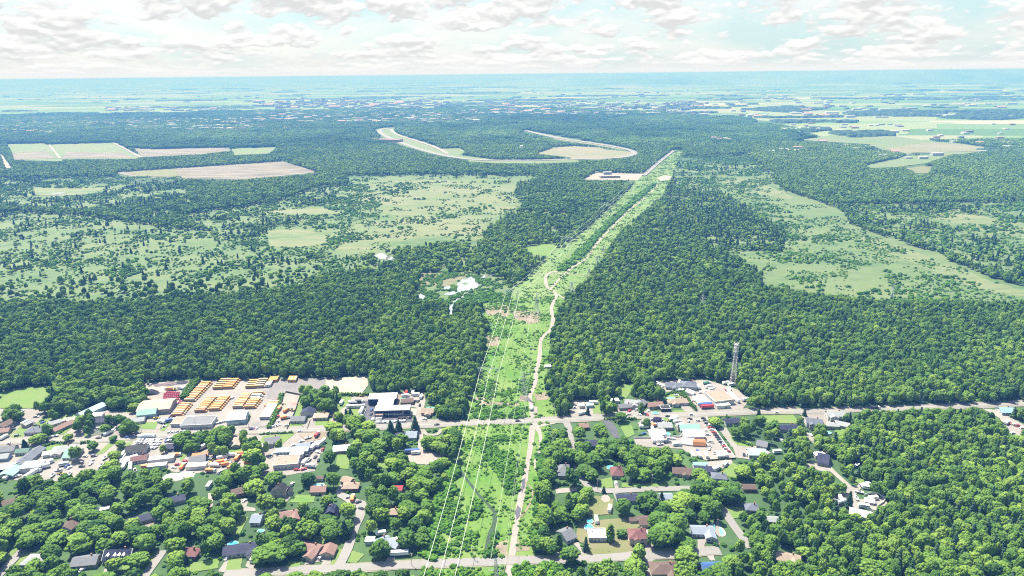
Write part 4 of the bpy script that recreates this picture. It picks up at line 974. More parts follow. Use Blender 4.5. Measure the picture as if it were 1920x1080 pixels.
def mk_bin(e):
    c = nmat('red_bin_paint', (.72, .22, .28), (.62, .17, .22), 1)
    m = MB(); w = 1.9
    m.ext([(-2.0, 0), (1.6, 0), (2.4, 1.5), (-2.4, 1.5)][::-1], -w/2-.08, -w/2, 'y'); m.ext([(-2.0, 0), (1.6, 0), (2.4, 1.5), (-2.4, 1.5)][::-1], w/2, w/2+.08, 'y')
    m.box(-2, 1.6, -w/2, w/2, .1, .2); m.ext([(-2.0, 0), (-2.4, 1.5), (-2.3, 1.5), (-1.9, 0)], -w/2, w/2, 'y'); m.ext([(1.6, 0), (2.4, 1.5), (2.3, 1.5), (1.5, 0)][::-1], -w/2, w/2, 'y')
    m.build('bin_body', c, e); m = MB(); m.box(-2.5, 2.5, -w/2-.16, -w/2-.081, 1.35, 1.55); m.box(-2.5, 2.5, w/2+.081, w/2+.16, 1.35, 1.55); m.build('rim_rail', c, e)
def mk_loader(e):
    y = carmats((.70, .45, .04)); MB().box(-2, 1.2, -.9, .9, .8, 1.7).build('body', y, e); MB().box(-.6, .7, -.7, .7, 1.71, 2.8).build('cab', GLASS, e)
    m = MB(); m.tube((1, .6, 1.4), (3, .6, .7), .14); m.tube((1, -.6, 1.4), (3, -.6, .7), .14); m.build('arm', y, e)
    MB().ext([(3, .2), (3.8, .1), (3.2, 1.2)], -1.2, 1.2, 'y').build('bucket', STEEL, e); wheels(e, (-1.3, 1.1), .95, 1.9)
def mk_boat(e):
    m = MB(); n = 9; V = []; Fc = []
    for i in range(n):
        t = i/(n-1); x = -3+6.4*t; w = 1.15*(1-max(0, t-.45)**2*3.2); V += [(x, -max(w, .03), 1.5), (x, -max(w*.6, .02), .8), (x, 0, .6+.3*t*t), (x, max(w*.6, .02), .8), (x, max(w, .03), 1.5)]
    for i in range(n-1):
        for k in range(4): Fc.append((i*5+k, i*5+k+1, i*5+5+k+1, i*5+5+k))
        Fc.append((i*5+4, i*5, i*5+5, i*5+9))
    Fc.append((4, 3, 2, 1, 0)); m.add(V, Fc).build('hull', carmats((.8, .8, .8)), e); MB().box(-.8, .9, -.6, .6, 1.5, 2.1).build('cockpit', GLASS, e); MB().box(-2.5, 2.8, -.15, .15, .3, .58).build('cradle', TYRE, e); wheels(e, (-.6,), .9, 1)
def veh(key, px, py, rot, label, group=None, name=None, cat=None, clear=True):
    k = key
    c = None
    if k.startswith('bus_'): pr = proto(k, mk_bus(dict(yellow=(.48, .24, .05), pale=(.46, .34, .18), orange=(.44, .17, .05), white=(.58, .57, .52))[k[4:]]), 'school_bus'); cat = cat or 'bus'
    elif k.startswith('semi_'): pr = proto(k, mk_trailer(12, (.8, .8, .8) if k[5:] != 'blue' else (.1, .25, .5), (.8, .8, .8) if k[5:] != 'red' else (.5, .04, .04)), 'semi_truck'); cat = cat or 'truck'
    elif k.startswith('truck_'): pr = proto(k, mk_trailer(6, CARC[k[6:]], CARC['white'], 3.1), 'box_truck'); cat = cat or 'truck'
    elif k.startswith('trailer_'): pr = proto(k, mk_trailer(12, CARC.get(k[8:], CARC['white']), None), 'semi_trailer'); cat = cat or 'trailer'
    elif k == 'rv': pr = proto(k, mk_rv, 'camper_trailer'); cat = cat or 'camper'
    elif k == 'bin': pr = proto(k, mk_bin, 'waste_bin'); cat = cat or 'waste bin'
    elif k == 'loader': pr = proto(k, mk_loader, 'wheel_loader'); cat = cat or 'loader'
    elif k == 'boat': pr = proto(k, mk_boat, 'boat'); cat = cat or 'boat'
    else:
        t, c = k.split('_'); pr = proto(k, mk_car(c, t == 'suv', t == 'pickup'), {'car': 'car', 'suv': 'suv', 'pickup': 'pickup_truck'}[t]); cat = cat or {'car': 'car', 'suv': 'car', 'pickup': 'pickup truck'}[t]
    c = at(px, py, .9); c.z = .2
    o = copy_tree(pr, c, GRID+R(rot)); tag(o, label, cat, group); BL.append(('v', c, None, 3.2, 2)); return o
def row(keys, p, q, n, rot, label, group, cat=None, jr=3, rnd=5, skip=0.0):
    rn = random.Random(rnd*100+n)
    for i in range(n):
        t = i/max(1, n-1); k = keys[rn.randrange(len(keys))] if isinstance(keys, (list, tuple)) else keys
        if rn.random() < skip: continue
        a = at(*p); b = at(*q); w = a.lerp(b, t); X, Y, _ = proj(np.array([w.x]), np.array([w.y]), np.array([.9]))
        veh(k, float(X[0]), float(Y[0]), rot+rn.uniform(-jr, jr), label.replace('%', k.split('_')[1] if '_' in k else ''), group, cat=cat)
BY = ['bus_yellow']*6+['bus_orange']+['bus_pale']*2
def busrow(p, q, n, place, keys=BY, rot=0):
    rn = random.Random(n+int(p[0])); a = at(*p); b = at(*q)
    for i in range(n):
        w = a.lerp(b, i/max(1, n-1)); X, Y, _ = proj(np.array([w.x]), np.array([w.y]), np.array([.9])); k = rn.choice(keys)
        cn = {'bus_yellow': 'yellow', 'bus_orange': 'deep orange', 'bus_pale': 'faded pale yellow', 'bus_white': 'white'}[k]
        veh(k, float(X[0]), float(Y[0]), rot+rn.uniform(-1, 1), f'{cn} school bus in the {place}', 'school buses in the '+place)
busrow((333.5, 781), (350, 761), 7, 'row just above the depot office')
busrow((357, 753), (388, 721), 11, 'long row along the left hedge of the yard')
busrow((377, 773), (398, 750), 7, 'third row from the left hedge')
busrow((404, 770), (424, 747), 8, 'fourth row from the left hedge')
busrow((448, 765.5), (464, 743), 8, 'row behind the white roofed garage')
busrow((470, 766), (481, 752), 5, 'short row right of the garage row'); busrow((480, 749), (486, 740), 3, 'small stack beside the faded buses', ['bus_yellow', 'bus_white', 'bus_white'])
busrow((410, 730), (424, 715), 5, 'far left back row'); busrow((429, 729), (441, 715), 5, 'second back row')
busrow((471, 728), (478, 717), 4, 'middle back row'); busrow((487, 727), (495, 715), 4, 'right middle back row')
busrow((502, 723), (508, 722), 3, 'white group at the back fence', ['bus_white'], 90); busrow((508, 714), (520, 713), 5, 'end on group at the back fence', BY, 90); busrow((544, 713), (555, 713), 4, 'last group at the far right of the yard', BY, 90)
busrow((499, 786), (513, 763), 9, 'white row along the right hedge', ['bus_white']); busrow((514, 760), (516, 757), 2, 'head of the white row')
# red bins
a0, a1, b0 = at(307, 752), at(333, 754), at(310, 736); ORD = ['first', 'second', 'third', 'fourth', 'fifth', 'sixth', 'seventh', 'eighth']
for i in range(8):
    for j in range(5):
        w = a0+(a1-a0)*(i/7)+(b0-a0)*(j/4); X, Y, _ = proj(np.array([w.x]), np.array([w.y]), np.array([.9]))
        if (i, j) in ((0, 4), (7, 0)): continue
        o = veh('bin', float(X[0]), float(Y[0]), 72+random.uniform(-2, 2), f'red steel waste bin, {ORD[i]} from the left in the {ORD[j]} row behind the beige warehouse', 'red waste bins'); o.scale = (.52, .55, .8)
for k, (x, y) in enumerate(((338, 754), (340, 749), (342, 745))): veh('bin', x, y, 80, ('nearest', 'middle', 'farthest')[k]+' of three dark red bins stacked beside the yard hedge')
MIX = ['car_white', 'car_silver', 'car_black', 'car_grey', 'suv_white', 'suv_black', 'suv_grey', 'pickup_white', 'car_blue', 'car_red']
row(['car_black', 'suv_white', 'car_grey', 'suv_grey', 'pickup_white'], (396, 747), (436, 747), 11, 84, '% car in the line behind the bus rows', 'cars behind the bus rows')
row(['car_white', 'suv_white', 'car_silver', 'car_grey'], (352, 802), (378, 802), 6, 75, '% car parked at the front of the depot office', 'cars at the depot office')
row(['car_white', 'car_silver', 'pickup_white'], (318, 812), (346, 811), 5, 20, '% car on the gravel between depot office and main road', 'cars by the main road')
row(MIX, (470, 805), (481, 805), 5, 80, '% car parked below the white roofed garage', 'cars below the garage')
row(['pickup_white', 'car_silver', 'suv_white'], (408, 795), (428, 790), 6, 30, '% vehicle in the loose group between office and garage', 'vehicles between office and garage')
row(['car_silver', 'car_grey', 'car_white'], (508, 803), (522, 798), 4, 10, '% car at the lower end of the hedge beside the white buses', 'cars at the hedge end')
for k, (p, q) in enumerate((((262, 826), (300, 826)), ((258, 831), (299, 831)), ((274, 837), (296, 836)), ((276, 842), (292, 841)))):
    row(['car_white', 'car_silver', 'suv_white', 'car_grey', 'car_white', 'car_black'], p, q, 12 if k < 2 else 7, 70, '% car in the '+('back', 'second', 'third', 'front')[k]+' row of the left car dealer lot', 'cars in the left dealer lot')
row(['car_silver', 'car_white', 'suv_white', 'car_grey'], (220, 867), (242, 840), 11, 8, '% car in the slanting row left of the dealer office', 'cars left of the dealer office')
for k, (p, q) in enumerate((((315, 823), (336, 823)), ((313, 828), (336, 828)))):
    row(['car_white', 'car_black', 'suv_white', 'car_blue'], p, q, 6, 75, '% car in the '+('upper', 'lower')[k]+' row of the lot above the navy office', 'cars above the navy office')
row(['car_white', 'car_black'], (316, 845), (327, 845), 3, 80, '% car below the small navy office', 'cars below the navy office')
row(['suv_black', 'suv_black', 'car_grey'], (749, 785), (769, 784), 7, 80, 'dark % car at the right front of the navy building', 'cars at the navy building front')
row(['car_white', 'car_grey', 'car_silver'], (699, 787), (715, 786), 5, 80, '% car at the left front of the navy building', 'cars at the left of the navy front')
row(['car_white', 'car_silver', 'car_grey', 'suv_white'], (706, 793), (758, 791), 13, 80, '% car in the roadside row before the navy building', 'cars in the roadside row')
row(['rv'], (657, 765), (678, 764), 4, 2, 'white camper on the verge left of the navy building', 'trailers on the verge')
row(['truck_black', 'truck_white'], (660, 757), (672, 756), 2, 0, '% box truck on the dark lot left of the navy building', 'trucks on the dark lot')
row(['car_black', 'car_blue'], (697, 770), (696, 778), 2, 80, '% car against the side of the navy building', 'cars beside the navy building')
row(['trailer_white'], (678, 774), (676, 790), 2, 85, 'white trailer between the two white fences', 'trailers between fences')
veh('loader', 678, 742, 0, 'yellow wheel loader behind the navy fronted building')
veh('truck_red', 762, 738, 85, 'red truck at the back of the small yard right of the navy building'); veh('truck_white', 774, 738, 85, 'white truck beside the red one at the back of the small yard')
veh('rv', 780, 741, 0, 'white camper beside the back trees of the small yard'); veh('rv', 790, 745, 80, 'white camper at the right side of the small yard'); veh('rv', 760, 743, 10, 'round white camper behind the teal roofed shed')
veh('car_black', 778, 752, 60, 'black car in the middle of the small yard'); veh('car_black', 784, 752, 60, 'second black car right of the first in the small yard'); veh('suv_black', 787, 759, 90, 'black car at the lane end of the small yard')
veh('car_white', 795, 785, 20, 'white car at the mouth of the lane by the pink house')
# right hand sales yard
for i in range(15):
    t = i/14; k = ['car_black', 'car_black', 'suv_grey', 'pickup_white', 'car_red', 'suv_white', 'car_red', 'car_black'][i % 8]
    veh(k, 1322+(1366-1322)*t-3*(1-t), 784+(846-784)*t, -14, k.split('_')[1]+' vehicle in the long slanting row along the sales yard fence', 'vehicles along the sales yard fence')
row(['truck_white'], (1347, 857), (1361, 856), 3, 82, 'white truck in the bottom row of the sales yard', 'trucks in the bottom row')
row(['trailer_white'], (1224, 826), (1240, 825), 3, 84, 'white trailer under the low wall of the sales yard', 'trailers under the low wall')
row(['car_black', 'suv_black', 'car_grey'], (1245, 830), (1256, 829), 4, 80, '% car right of the white trailers in the sales yard', 'cars right of the trailers')
row(['rv'], (1298, 856), (1324, 856), 3, 85, 'white camper in the lower left corner of the sales yard', 'campers in the yard corner')
row(['car_white', 'suv_white'], (1255, 824), (1262, 824), 2, 0, '% car beneath the garden wall corner', 'cars beneath the garden wall')
veh('boat', 1238, 833, 0, 'white boat on its cradle below the white trailers'); veh('rv', 1269, 834, 0, 'white camper left of the white tarpaulin shelter'); veh('rv', 1264, 785, 5, 'white camper at the road corner of the sales yard'); veh('rv', 1270, 792, 5, 'second white camper below the road corner of the sales yard')
veh('truck_black', 1274, 806, 80, 'black truck left of the two halls'); veh('suv_grey', 1278, 812, 80, 'grey car left of the white hall')
row(['rv', 'suv_white'], (1262, 789), (1275, 800), 3, 10, 'white vehicle beside the left fence of the sales yard', 'vehicles by the left fence')
# north yard
for i, k in enumerate(['trailer_white']*4+['trailer_blue', 'trailer_red']): veh(k, 1310+i*3.2, 748+i*3.3, 2, ('farthest white', 'second white', 'third white', 'fourth white', 'blue', 'nearest red')[i]+' trailer in the stacked row of the northern yard')
veh('semi_red', 1331, 748, 95, 'red and white semi truck left of the tan truck shop'); veh('trailer_white', 1367, 738, 100, 'white trailer at the back right of the truck shop'); veh('semi_white', 1379, 750, 100, 'white semi truck on the right side of the northern yard')
veh('trailer_red', 1355, 735, 0, 'dark red container behind the truck shop'); veh('rv', 1361, 719, 10, 'white camper at the wood edge above the truck shop'); veh('rv', 1371, 722, 10, 'second white camper right of the one at the wood edge')
veh('truck_green', 1324, 720, 15, 'green truck among the campers of the northern yard'); veh('rv', 1328, 726, 20, 'white camper just below the green truck'); veh('rv', 1334, 731, 20, 'second white camper below the green truck')
row(['rv'], (1288, 737), (1299, 741), 4, 60, 'white camper in the huddle right of the tall hedge', 'campers by the tall hedge')
row(['suv_white', 'pickup_white', 'car_white'], (1232, 719), (1243, 726), 4, 30, '% vehicle in the upper left of the northern yard', 'vehicles in the upper left yard')
veh('truck_white', 1275, 719, 80, 'white truck between the two slate roofed buildings'); veh('truck_white', 1309, 727, 100, 'white truck right of the slate roofed workshop')
# scattered vehicles
for a in (('car_black', 185, 821, 4, 'black car driving on the main road near the left edge'), ('semi_white', 273, 820, 4, 'white semi truck on the main road above the dealer lot'),
          ('car_black', 819, 796, 184, 'black car on the main road left of the power line'), ('car_black', 971, 789, 4, 'black car on the main road near the dirt path crossing'), ('car_silver', 1457, 773, 4, 'silver car on the main road by the flat green lawn'),
          ('truck_black', 1640, 766, 4, 'black truck on the main road at the edge of the right wood'), ('car_silver', 504, 810, 4, 'silver car on the main road above the triangle lawn'), ('car_white', 562, 808, 4, 'white car on the main road by the truck yard entrance'),
          ('car_black', 1252, 780, 4, 'black car on the main road by the dark purple tree'), ('suv_white', 1297, 777, 4, 'white car on the main road at the sales yard mouth'), ('car_silver', 18, 831, 4, 'silver car on the main road at the left edge'), ('car_black', 60, 829, 4, 'black car on the main road by the spruce at left'), ('car_black', 98, 828, 4, 'black car on the main road above the pale grey house'),
          ('truck_white', 996, 767, 85, 'white truck on the dirt path just above the main road'), ('boat', 578, 821, 20, 'white boat near the entrance of the truck yard'), ('truck_red', 594, 817, 80, 'small red truck by the truck yard hedge'),
          ('trailer_white', 590, 838, 70, 'white trailer standing beside the truck yard trees'), ('trailer_white', 602, 833, 65, 'second white trailer right against the truck yard trees'), ('car_white', 551, 834, 10, 'white car behind the pale blue workshop'), ('car_white', 566, 827, 20, 'white car above the steel blue trailer office'),
          ('car_black', 576, 854, 15, 'black car right of the white annex in the truck yard'), ('truck_red', 558, 865, 80, 'rusty red truck beside the brown flat roofed workshop'), ('car_black', 520, 863, 40, 'black car left of the brown flat roofed workshop'), ('car_white', 526, 856, 20, 'white van above the brown flat roofed workshop'),
          ('truck_orange', 422, 872, 20, 'orange truck in the yard left of the big round tree'), ('truck_orange', 328, 855, 15, 'orange machine truck beside the long white workshop'), ('truck_red', 457, 854, 60, 'red truck beside the pipe stack yard'),
          ('semi_white', 381, 840, 50, 'white semi trailer rig parked right of the round tree group'), ('car_red', 301, 877, 10, 'dark red car beside the white container shed'), ('pickup_white', 306, 800, 40, 'white pickup at the gravel yard entrance'), ('truck_blue', 317, 790, 30, 'blue truck beside the small roadside lawn'),
          ('pickup_red', 518, 751, 10, 'red pickup at the head of the white bus row'), ('truck_white', 640, 757, 85, 'white truck on the lawn behind the cream house'), ('suv_black', 621, 780, 80, 'black car beside the little brown shed'), ('car_black', 575, 782, 80, 'black car in the driveway of the white bungalow'), ('car_white', 537, 797, 20, 'white car at the foot of the fenced gravel yard'),
          ('rv', 779, 850, 0, 'white camper in the sandy clearing left of the power line'), ('trailer_blue', 773, 848, 2, 'blue and white trailer beside the camper in the sandy clearing'),
          ('suv_white', 548, 907, 80, 'white camper van behind the narrow black garage'), ('car_white', 459, 938, 60, 'white car in the drive of the brown timber house'), ('car_black', 528, 935, 80, 'black car before the cream street gable house'), ('suv_black', 607, 931, 80, 'black car beside the rust roofed cream house'),
          ('car_silver', 653, 932, 20, 'silver car at the top of the curving street'), ('truck_orange', 661, 937, 90, 'tan truck beside the silver car at the street top'), ('car_black', 672, 941, 30, 'black car on the asphalt drive at the street top'), ('car_black', 677, 953, 150, 'black car where the curving street narrows'),
          ('car_white', 425, 1046, 80, 'white car left of the long navy roofed house'), ('rv', 476, 1048, 80, 'white camper right of the long navy roofed house'), ('suv_white', 602, 1045, 60, 'white car between the L shaped house and its garage'), ('trailer_white', 749, 1040, 0, 'white trailer beside the steel blue roofed pair'),
          ('rv', 736, 1015, 10, 'white camper behind the steel blue roofed pair'), ('rv', 714, 1001, 10, 'small white camper under trees left of the power line'), ('car_white', 1155, 905, 80, 'white car in the drive of the cream maroon roofed house'), ('rv', 1143, 955, 75, 'white camper on the dry lawn below the sand pit'),
          ('rv', 1118, 976, 85, 'white camper behind the pale flat roofed house'), ('rv', 1360, 871, 50, 'white camper between driveway and bright round lawn'), ('rv', 1343, 880, 30, 'white camper below the sales yard fence corner'), ('pickup_white', 1402, 852, 60, 'white pickup left of the pale blue garage'), ('car_black', 1395, 852, 70, 'black car left of the white pickup'),
          ('car_white', 1465, 825, 100, 'white car under the trees left of the lane'), ('rv', 1457, 848, 5, 'white camper right of the pale blue garage'), ('boat', 1607, 872, 30, 'white covered boat deep in the right wood'), ('truck_white', 1622, 911, 20, 'upper white truck at the wood clearing entrance'), ('rv', 1626, 915, 160, 'white camper below the upper truck at the wood clearing'), ('suv_white', 1616, 909, 10, 'white car left of the upper truck at the wood clearing'),
          ('car_red', 1895, 794, 20, 'red car in the yard at the right edge'), ('suv_white', 1901, 796, 20, 'white car between red cars at the right edge yard'), ('pickup_red', 1908, 798, 20, 'red pickup in the right edge yard'), ('car_silver', 1915, 802, 20, 'silver car at the very right edge yard'), ('truck_white', 1887, 794, 30, 'white truck at the left end of the right edge yard'), ('car_white', 1899, 811, 10, 'white car alone lower in the right edge yard'),
          ('car_black', 200, 1077, 70, 'black car in the driveway below the grey roofed bungalow'), ('car_white', 154, 1068, 60, 'white car under the front of the grey roofed bungalow'), ('car_black', 199, 1054, 70, 'black car beside the house with four dormers'), ('car_white', 1215, 770, 40, 'white car left of the dark carport'), ('car_red', 1180, 770, 40, 'red and white car before the low grey bungalow'), ('car_white', 1519, 815, 100, 'white car at the top of the narrow right drive'),
          ('car_silver', 1212, 1000, 80, 'silver car on the dark drive of the maroon roofed house'),):
    veh(*a)
for k in range(9): veh('rv' if k % 3 == 0 else ('trailer_white' if k % 3 == 1 else 'pickup_white'), [68, 78, 84, 92, 60, 72, 232, 245, 253][k], [884, 878, 872, 868, 890, 893, 876, 878, 881][k], 20+k*13, ('white camper beside the low white workshop', 'white trailer across the gravel from the white workshop', 'white pickup behind the low white workshop', 'white camper farthest from the long barn', 'white trailer at the foot of the teal barn end', 'white pickup close to the tree line near the teal barn end', 'white camper at the tree line under the dealer lot', 'white trailer at the tree line under the dealer lot', 'white pickup at the tree line under the dealer lot')[k])

def clutter(poly, n, keys, label, group, seed):
    rn = random.Random(seed); P = pts(poly); xs = [p[0] for p in P]; ys = [p[1] for p in P]; k = 0; t = 0
    while k < n and t < 900:
        t += 1; x, y = rn.uniform(min(xs), max(xs)), rn.uniform(min(ys), max(ys))
        if not inpoly(P, np.array([x]), np.array([y]))[0]: continue
        c = at(x, y)
        if any((c.x-b[1].x)**2+(c.y-b[1].y)**2 < (b[3]*.9+2.6)**2 for b in BL): continue
        key = keys[rn.randrange(len(keys))]; veh(key, x, y, rn.choice((0, 85, 20, 70, 160))+rn.uniform(-8, 8), label.replace('%', {'rv': 'white camper', 'boat': 'white boat', 'loader': 'yellow loader'}.get(key, key.split('_')[-1]+' '+key.split('_')[0])), group); k += 1
ANY = ['car_white', 'car_silver', 'pickup_white', 'suv_grey', 'rv', 'truck_white', 'car_black', 'boat', 'car_blue']
clutter('60,850 170,846 240,866 200,872 170,888 60,896', 16, ANY+['loader'], '% scattered on the gravel between the long barn and the dealer lot', 'vehicles on the left gravel', 1)
clutter('150,800 290,806 290,818 150,824', 7, ANY, '% by the roadside forecourts left of the depot office', 'vehicles on the left forecourts', 2)
clutter('270,870 420,858 420,885 330,888 270,884', 14, ['truck_white', 'car_white', 'truck_orange', 'loader', 'pickup_white', 'suv_grey', 'car_red', 'car_black', 'car_silver'], '% among the low workshops under the dealer lot', 'vehicles among the low workshops', 3)
clutter('410,858 460,850 470,870 420,880', 8, ['truck_white', 'car_grey', 'pickup_white', 'truck_orange'], '% in the cluttered yard left of the big lime tree', 'vehicles left of the lime tree', 4)
clutter('505,850 600,825 610,840 590,880 520,884', 18, ['truck_white', 'car_white', 'car_black', 'pickup_white', 'rv', 'car_red', 'suv_grey', 'boat'], '% in the truck yard below the triangle lawn', 'vehicles in the truck yard', 5)
clutter('0,770 60,770 130,790 100,822 0,828', 14, ANY, '% between the houses of the left edge', 'vehicles at the left edge houses', 6)
clutter('0,845 60,860 60,895 0,900', 8, ANY, '% around the sheds at the left edge below the road', 'vehicles around the left sheds', 7)
clutter('500,760 556,748 548,785 515,798', 8, ['truck_white', 'loader', 'pickup_red', 'truck_orange', 'car_white'], '% in the fenced gravel yard', 'vehicles in the fenced yard', 8)
clutter('270,722 350,718 330,765 300,800 290,780', 7, ['truck_white', 'loader', 'truck_orange', 'pickup_white'], '% on the gravel yard beside the red bins', 'vehicles near the red bins', 9)
clutter('1195,786 1256,786 1256,815 1205,815', 9, ANY+['truck_orange'], '% in the walled garden yard left of the halls', 'vehicles left of the halls', 10)
clutter('1258,786 1322,784 1360,830 1372,856 1290,850', 12, ANY, '% in the open middle of the sales yard', 'vehicles in the middle of the sales yard', 11)
clutter('1235,720 1300,716 1380,732 1400,755 1310,768', 12, ANY, '% loose in the northern yard', 'vehicles loose in the northern yard', 12)
clutter('1158,762 1230,768 1240,778 1160,780', 6, ['car_white', 'car_red', 'suv_grey', 'pickup_white'], '% on the roadside drive before the grey roofed houses', 'vehicles before the grey roofed houses', 13)
clutter('1565,935 1590,928 1608,915 1655,938 1640,955 1575,950', 7, ['rv', 'truck_white', 'car_white', 'boat'], '% in the wood clearing', 'vehicles in the wood clearing', 14)
clutter('1070,752 1122,752 1126,776 1070,778', 4, ['truck_white', 'pickup_white', 'car_white'], '% on the gravel lot by the junction', 'vehicles on the junction lot', 15)

# ------------------------------------------------------------------ pylons, wires, masts, poles, fences, hedges
WIRE = nmat('conductor', (.72, .78, .64), (.62, .68, .54), .1, rough=.4)
def lattice(m, c, w0, w1, z0, z1, n, r=.11, r2=.07):
    """four tapering legs with cross bracing"""
    def ring(z):
        t = (z-z0)/(z1-z0); w = (w0+(w1-w0)*t)/2; return [Vector((c[0]+sx*w, c[1]+sy*w, z)) for sx, sy in ((-1, -1), (1, -1), (1, 1), (-1, 1))]
    zs = [z0+(z1-z0)*(1-(1-i/n)**1.25) for i in range(n+1)]
    for a, b in zip(zs, zs[1:]):
        A, B = ring(a), ring(b)
        for k in range(4):
            m.tube(A[k], B[k], r); m.tube(A[k], B[(k+1) % 4], r2); m.tube(A[(k+1) % 4], B[k], r2); m.tube(B[k], B[(k+1) % 4], r2)
INSUL = nmat('insulator', (.75, .85, .80), (.6, .7, .66), 2, rough=.3)
def big_pylon(c, ang, label, z=27, sp=9.2):
    """guyed V mast with three phases; each conductor hangs from a V of insulators"""
    e = empty('transmission_pylon', (c.x, c.y, 0), ang, label, 'pylon', 'large guyed pylons of the corridor'); BL.append(('pylon', c, label, 10, 30))
    top = z+5
    for s in (-1, 1):
        m = MB(); base = Vector((s*.6, 0, 0)); tp = Vector((s*7.5, 0, top)); d = .75
        for k in range(12):
            a = base.lerp(tp, k/12); b = base.lerp(tp, (k+1)/12)
            for q in ((-d, -d), (d, -d), (d, d), (-d, d)):
                m.tube(a+Vector((q[0]*.5, q[1]*.5, 0)), b+Vector((q[0]*.5, q[1]*.5, 0)), .07)
            m.tube(a+Vector((-d/2, -d/2, 0)), b+Vector((d/2, -d/2, 0)), .05); m.tube(a+Vector((d/2, d/2, 0)), b+Vector((-d/2, d/2, 0)), .05)
        m.build('mast', STEEL, e)
        MB().tube((s*7.5, 0, top), (s*9, -17, 0), .05, 3).tube((s*7.5, 0, top), (s*9, 17, 0), .05, 3).build('guy_wire', STEEL, e)
    m = MB(); m.tube((-sp-2, 0, top), (sp+2, 0, top), .14); m.tube((-sp-2, 0, top+.9), (sp+2, 0, top+.9), .12)
    for k in range(14): x = -sp-2+(2*sp+4)*k/14; m.tube((x, 0, top+(.9 if k % 2 else 0)), (x+(2*sp+4)/14, 0, top+(0 if k % 2 else .9)), .07)
    m.build('crossarm', STEEL, e)
    for x in (-sp, 0, sp):
        m = MB(); o = 3.2 if x == 0 else 1.5
        m.tube((x-o, 0, top), (x, 0, z), .16, 5); m.tube((x+o, 0, top), (x, 0, z), .16, 5); m.build('insulator_string', INSUL, e)
    return e
def catenary(name, A, B, sag, r, label, group, mat=WIRE, n=24):
    m = MB(); prev = None
    for i in range(n+1):
        t = i/n; p = A.lerp(B, t); p.z -= 4*sag*t*(1-t)
        if prev is not None: m.tube(prev, p, r, 4)
        prev = p
    o = m.build(name, mat); tag(o, label, 'wire', group); return o
bases = [at(918, 748), at(961, 588), at(1062, 479), at(1135, 411), at(1182, 364), at(1228, 322)]
lowmid = at(824.5, 1080, 16); dirv = (lowmid-bases[0]); dirv.z = 0; dirv.normalize()
bases = [bases[0]+dirv*440]+bases
def perp(i):
    a = bases[max(i-1, 0)]; b = bases[min(i+1, len(bases)-1)]; d = (b-a); d.z = 0; d.normalize(); return Vector((d.y, -d.x, 0))
for i, b in enumerate(bases[1:]):
    p = perp(i+1); big_pylon(b, math.atan2(p.y, p.x), ('pylon with V insulators standing in the corridor nearest the main road', 'pylon with V insulators standing in the corridor beside the pond', 'pylon with V insulators beside the meadow above the pond', 'fourth large pylon along the corridor, beside the dark tree block', 'fifth large pylon along the corridor, small in the distance', 'farthest large pylon beside the transformer lot')[i])
SPn = ['nearest camera span', 'span from the main road pylon to the pond pylon', 'span from the pond pylon to the meadow pylon', 'span above the long tree row', 'far span of the corridor', 'farthest span by the storage lot']
for i in range(len(bases)-1):
    for k, s in enumerate((-9.2, 0, 9.2)):
        A = bases[i]+perp(i)*s; B = bases[i+1]+perp(i+1)*s; A.z = B.z = 27
        catenary('power_line', A, B, (A-B).length**2*5.4e-5, .135 if i < 2 else .17, ('left', 'middle', 'right')[k]+' thick pale conductor of the '+SPn[i], 'thick conductors')
def lat_pylon(c, ang, h, label, arms=3):
    e = empty('lattice_pylon', (c.x, c.y, 0), ang, label, 'pylon', 'lattice pylons'); BL.append(('pylon', c, label, 5, h))
    m = MB(); lattice(m, (0, 0), 6.4, 1.7, 0, h*.62, 6, .13, .08); lattice(m, (0, 0), 1.7, 1.1, h*.62, h*.93, 5, .11, .07)
    m.tube((0, 0, h*.93), (0, 0, h), .12, r2=.05); m.build('tower_body', STEEL, e)
    for k in range(arms):
        z = h*(.64+.13*k); w = 4.6-.7*k; m = MB()
        for s in (-1, 1): m.tube((0, -.5, z+.9), (s*w, 0, z), .09); m.tube((0, .5, z+.9), (s*w, 0, z), .09); m.tube((0, 0, z), (s*w, 0, z), .09)
        ca = m.build('crossarm', STEEL, e); m = MB()
        for s in (-1, 1): m.tube((s*w, 0, z), (s*w, 0, z-1.4), .12, 5)
        m.build('insulator_string', INSUL, ca)
    return e
lb = [at(931, 1118), at(982, 746), at(1006, 587), at(1072, 546), at(1104, 520), at(1119, 496), at(1131, 476)]
ln = ['tall lattice pylon cut by the bottom edge beside the dirt path', 'pale green lattice pylon between path and thick conductors above the main road', 'lattice pylon with three arms above the cut brush by the winding path', 'wide pale lattice pylon on the right side beyond the path bend', 'small far lattice pylon by the cross track', 'small far lattice pylon next beyond the cross track', 'farthest small lattice pylon beside the right wood']
for i, (b, h, l) in enumerate(zip(lb, (29, 29, 29, 15, 15, 15, 15), ln)):
    d = lb[min(i+1, 6)]-lb[max(i-1, 0)]; lat_pylon(b, math.atan2(d.y, d.x)-math.pi/2, h, l)
thin = nmat('thin_conductor', (.50, .56, .44), (.42, .48, .36), .1)
for i in range(6):
    d = (lb[i+1]-lb[i]).normalized(); p = Vector((d.y, -d.x, 0)); ha, hb = (29, 29, 29, 15, 15, 15, 15)[i:i+2]
    for s in (-1, 1):
        for k in range(2 if i < 3 else 1):
            A = lb[i]+p*s*(4.6-.7*k); B = lb[i+1]+p*s*(4.6-.7*k); A.z = ha*(.64+.13*k)-1.4; B.z = hb*(.64+.13*k)-1.4
            catenary('thin_wire', A, B, (A-B).length**2*5e-5, .045, ('left' if s < 0 else 'right')+(' upper' if k else ' lower')+' thin wire to the '+' '.join(ln[i+1].split()[:9]), 'thin wires', thin, 14)
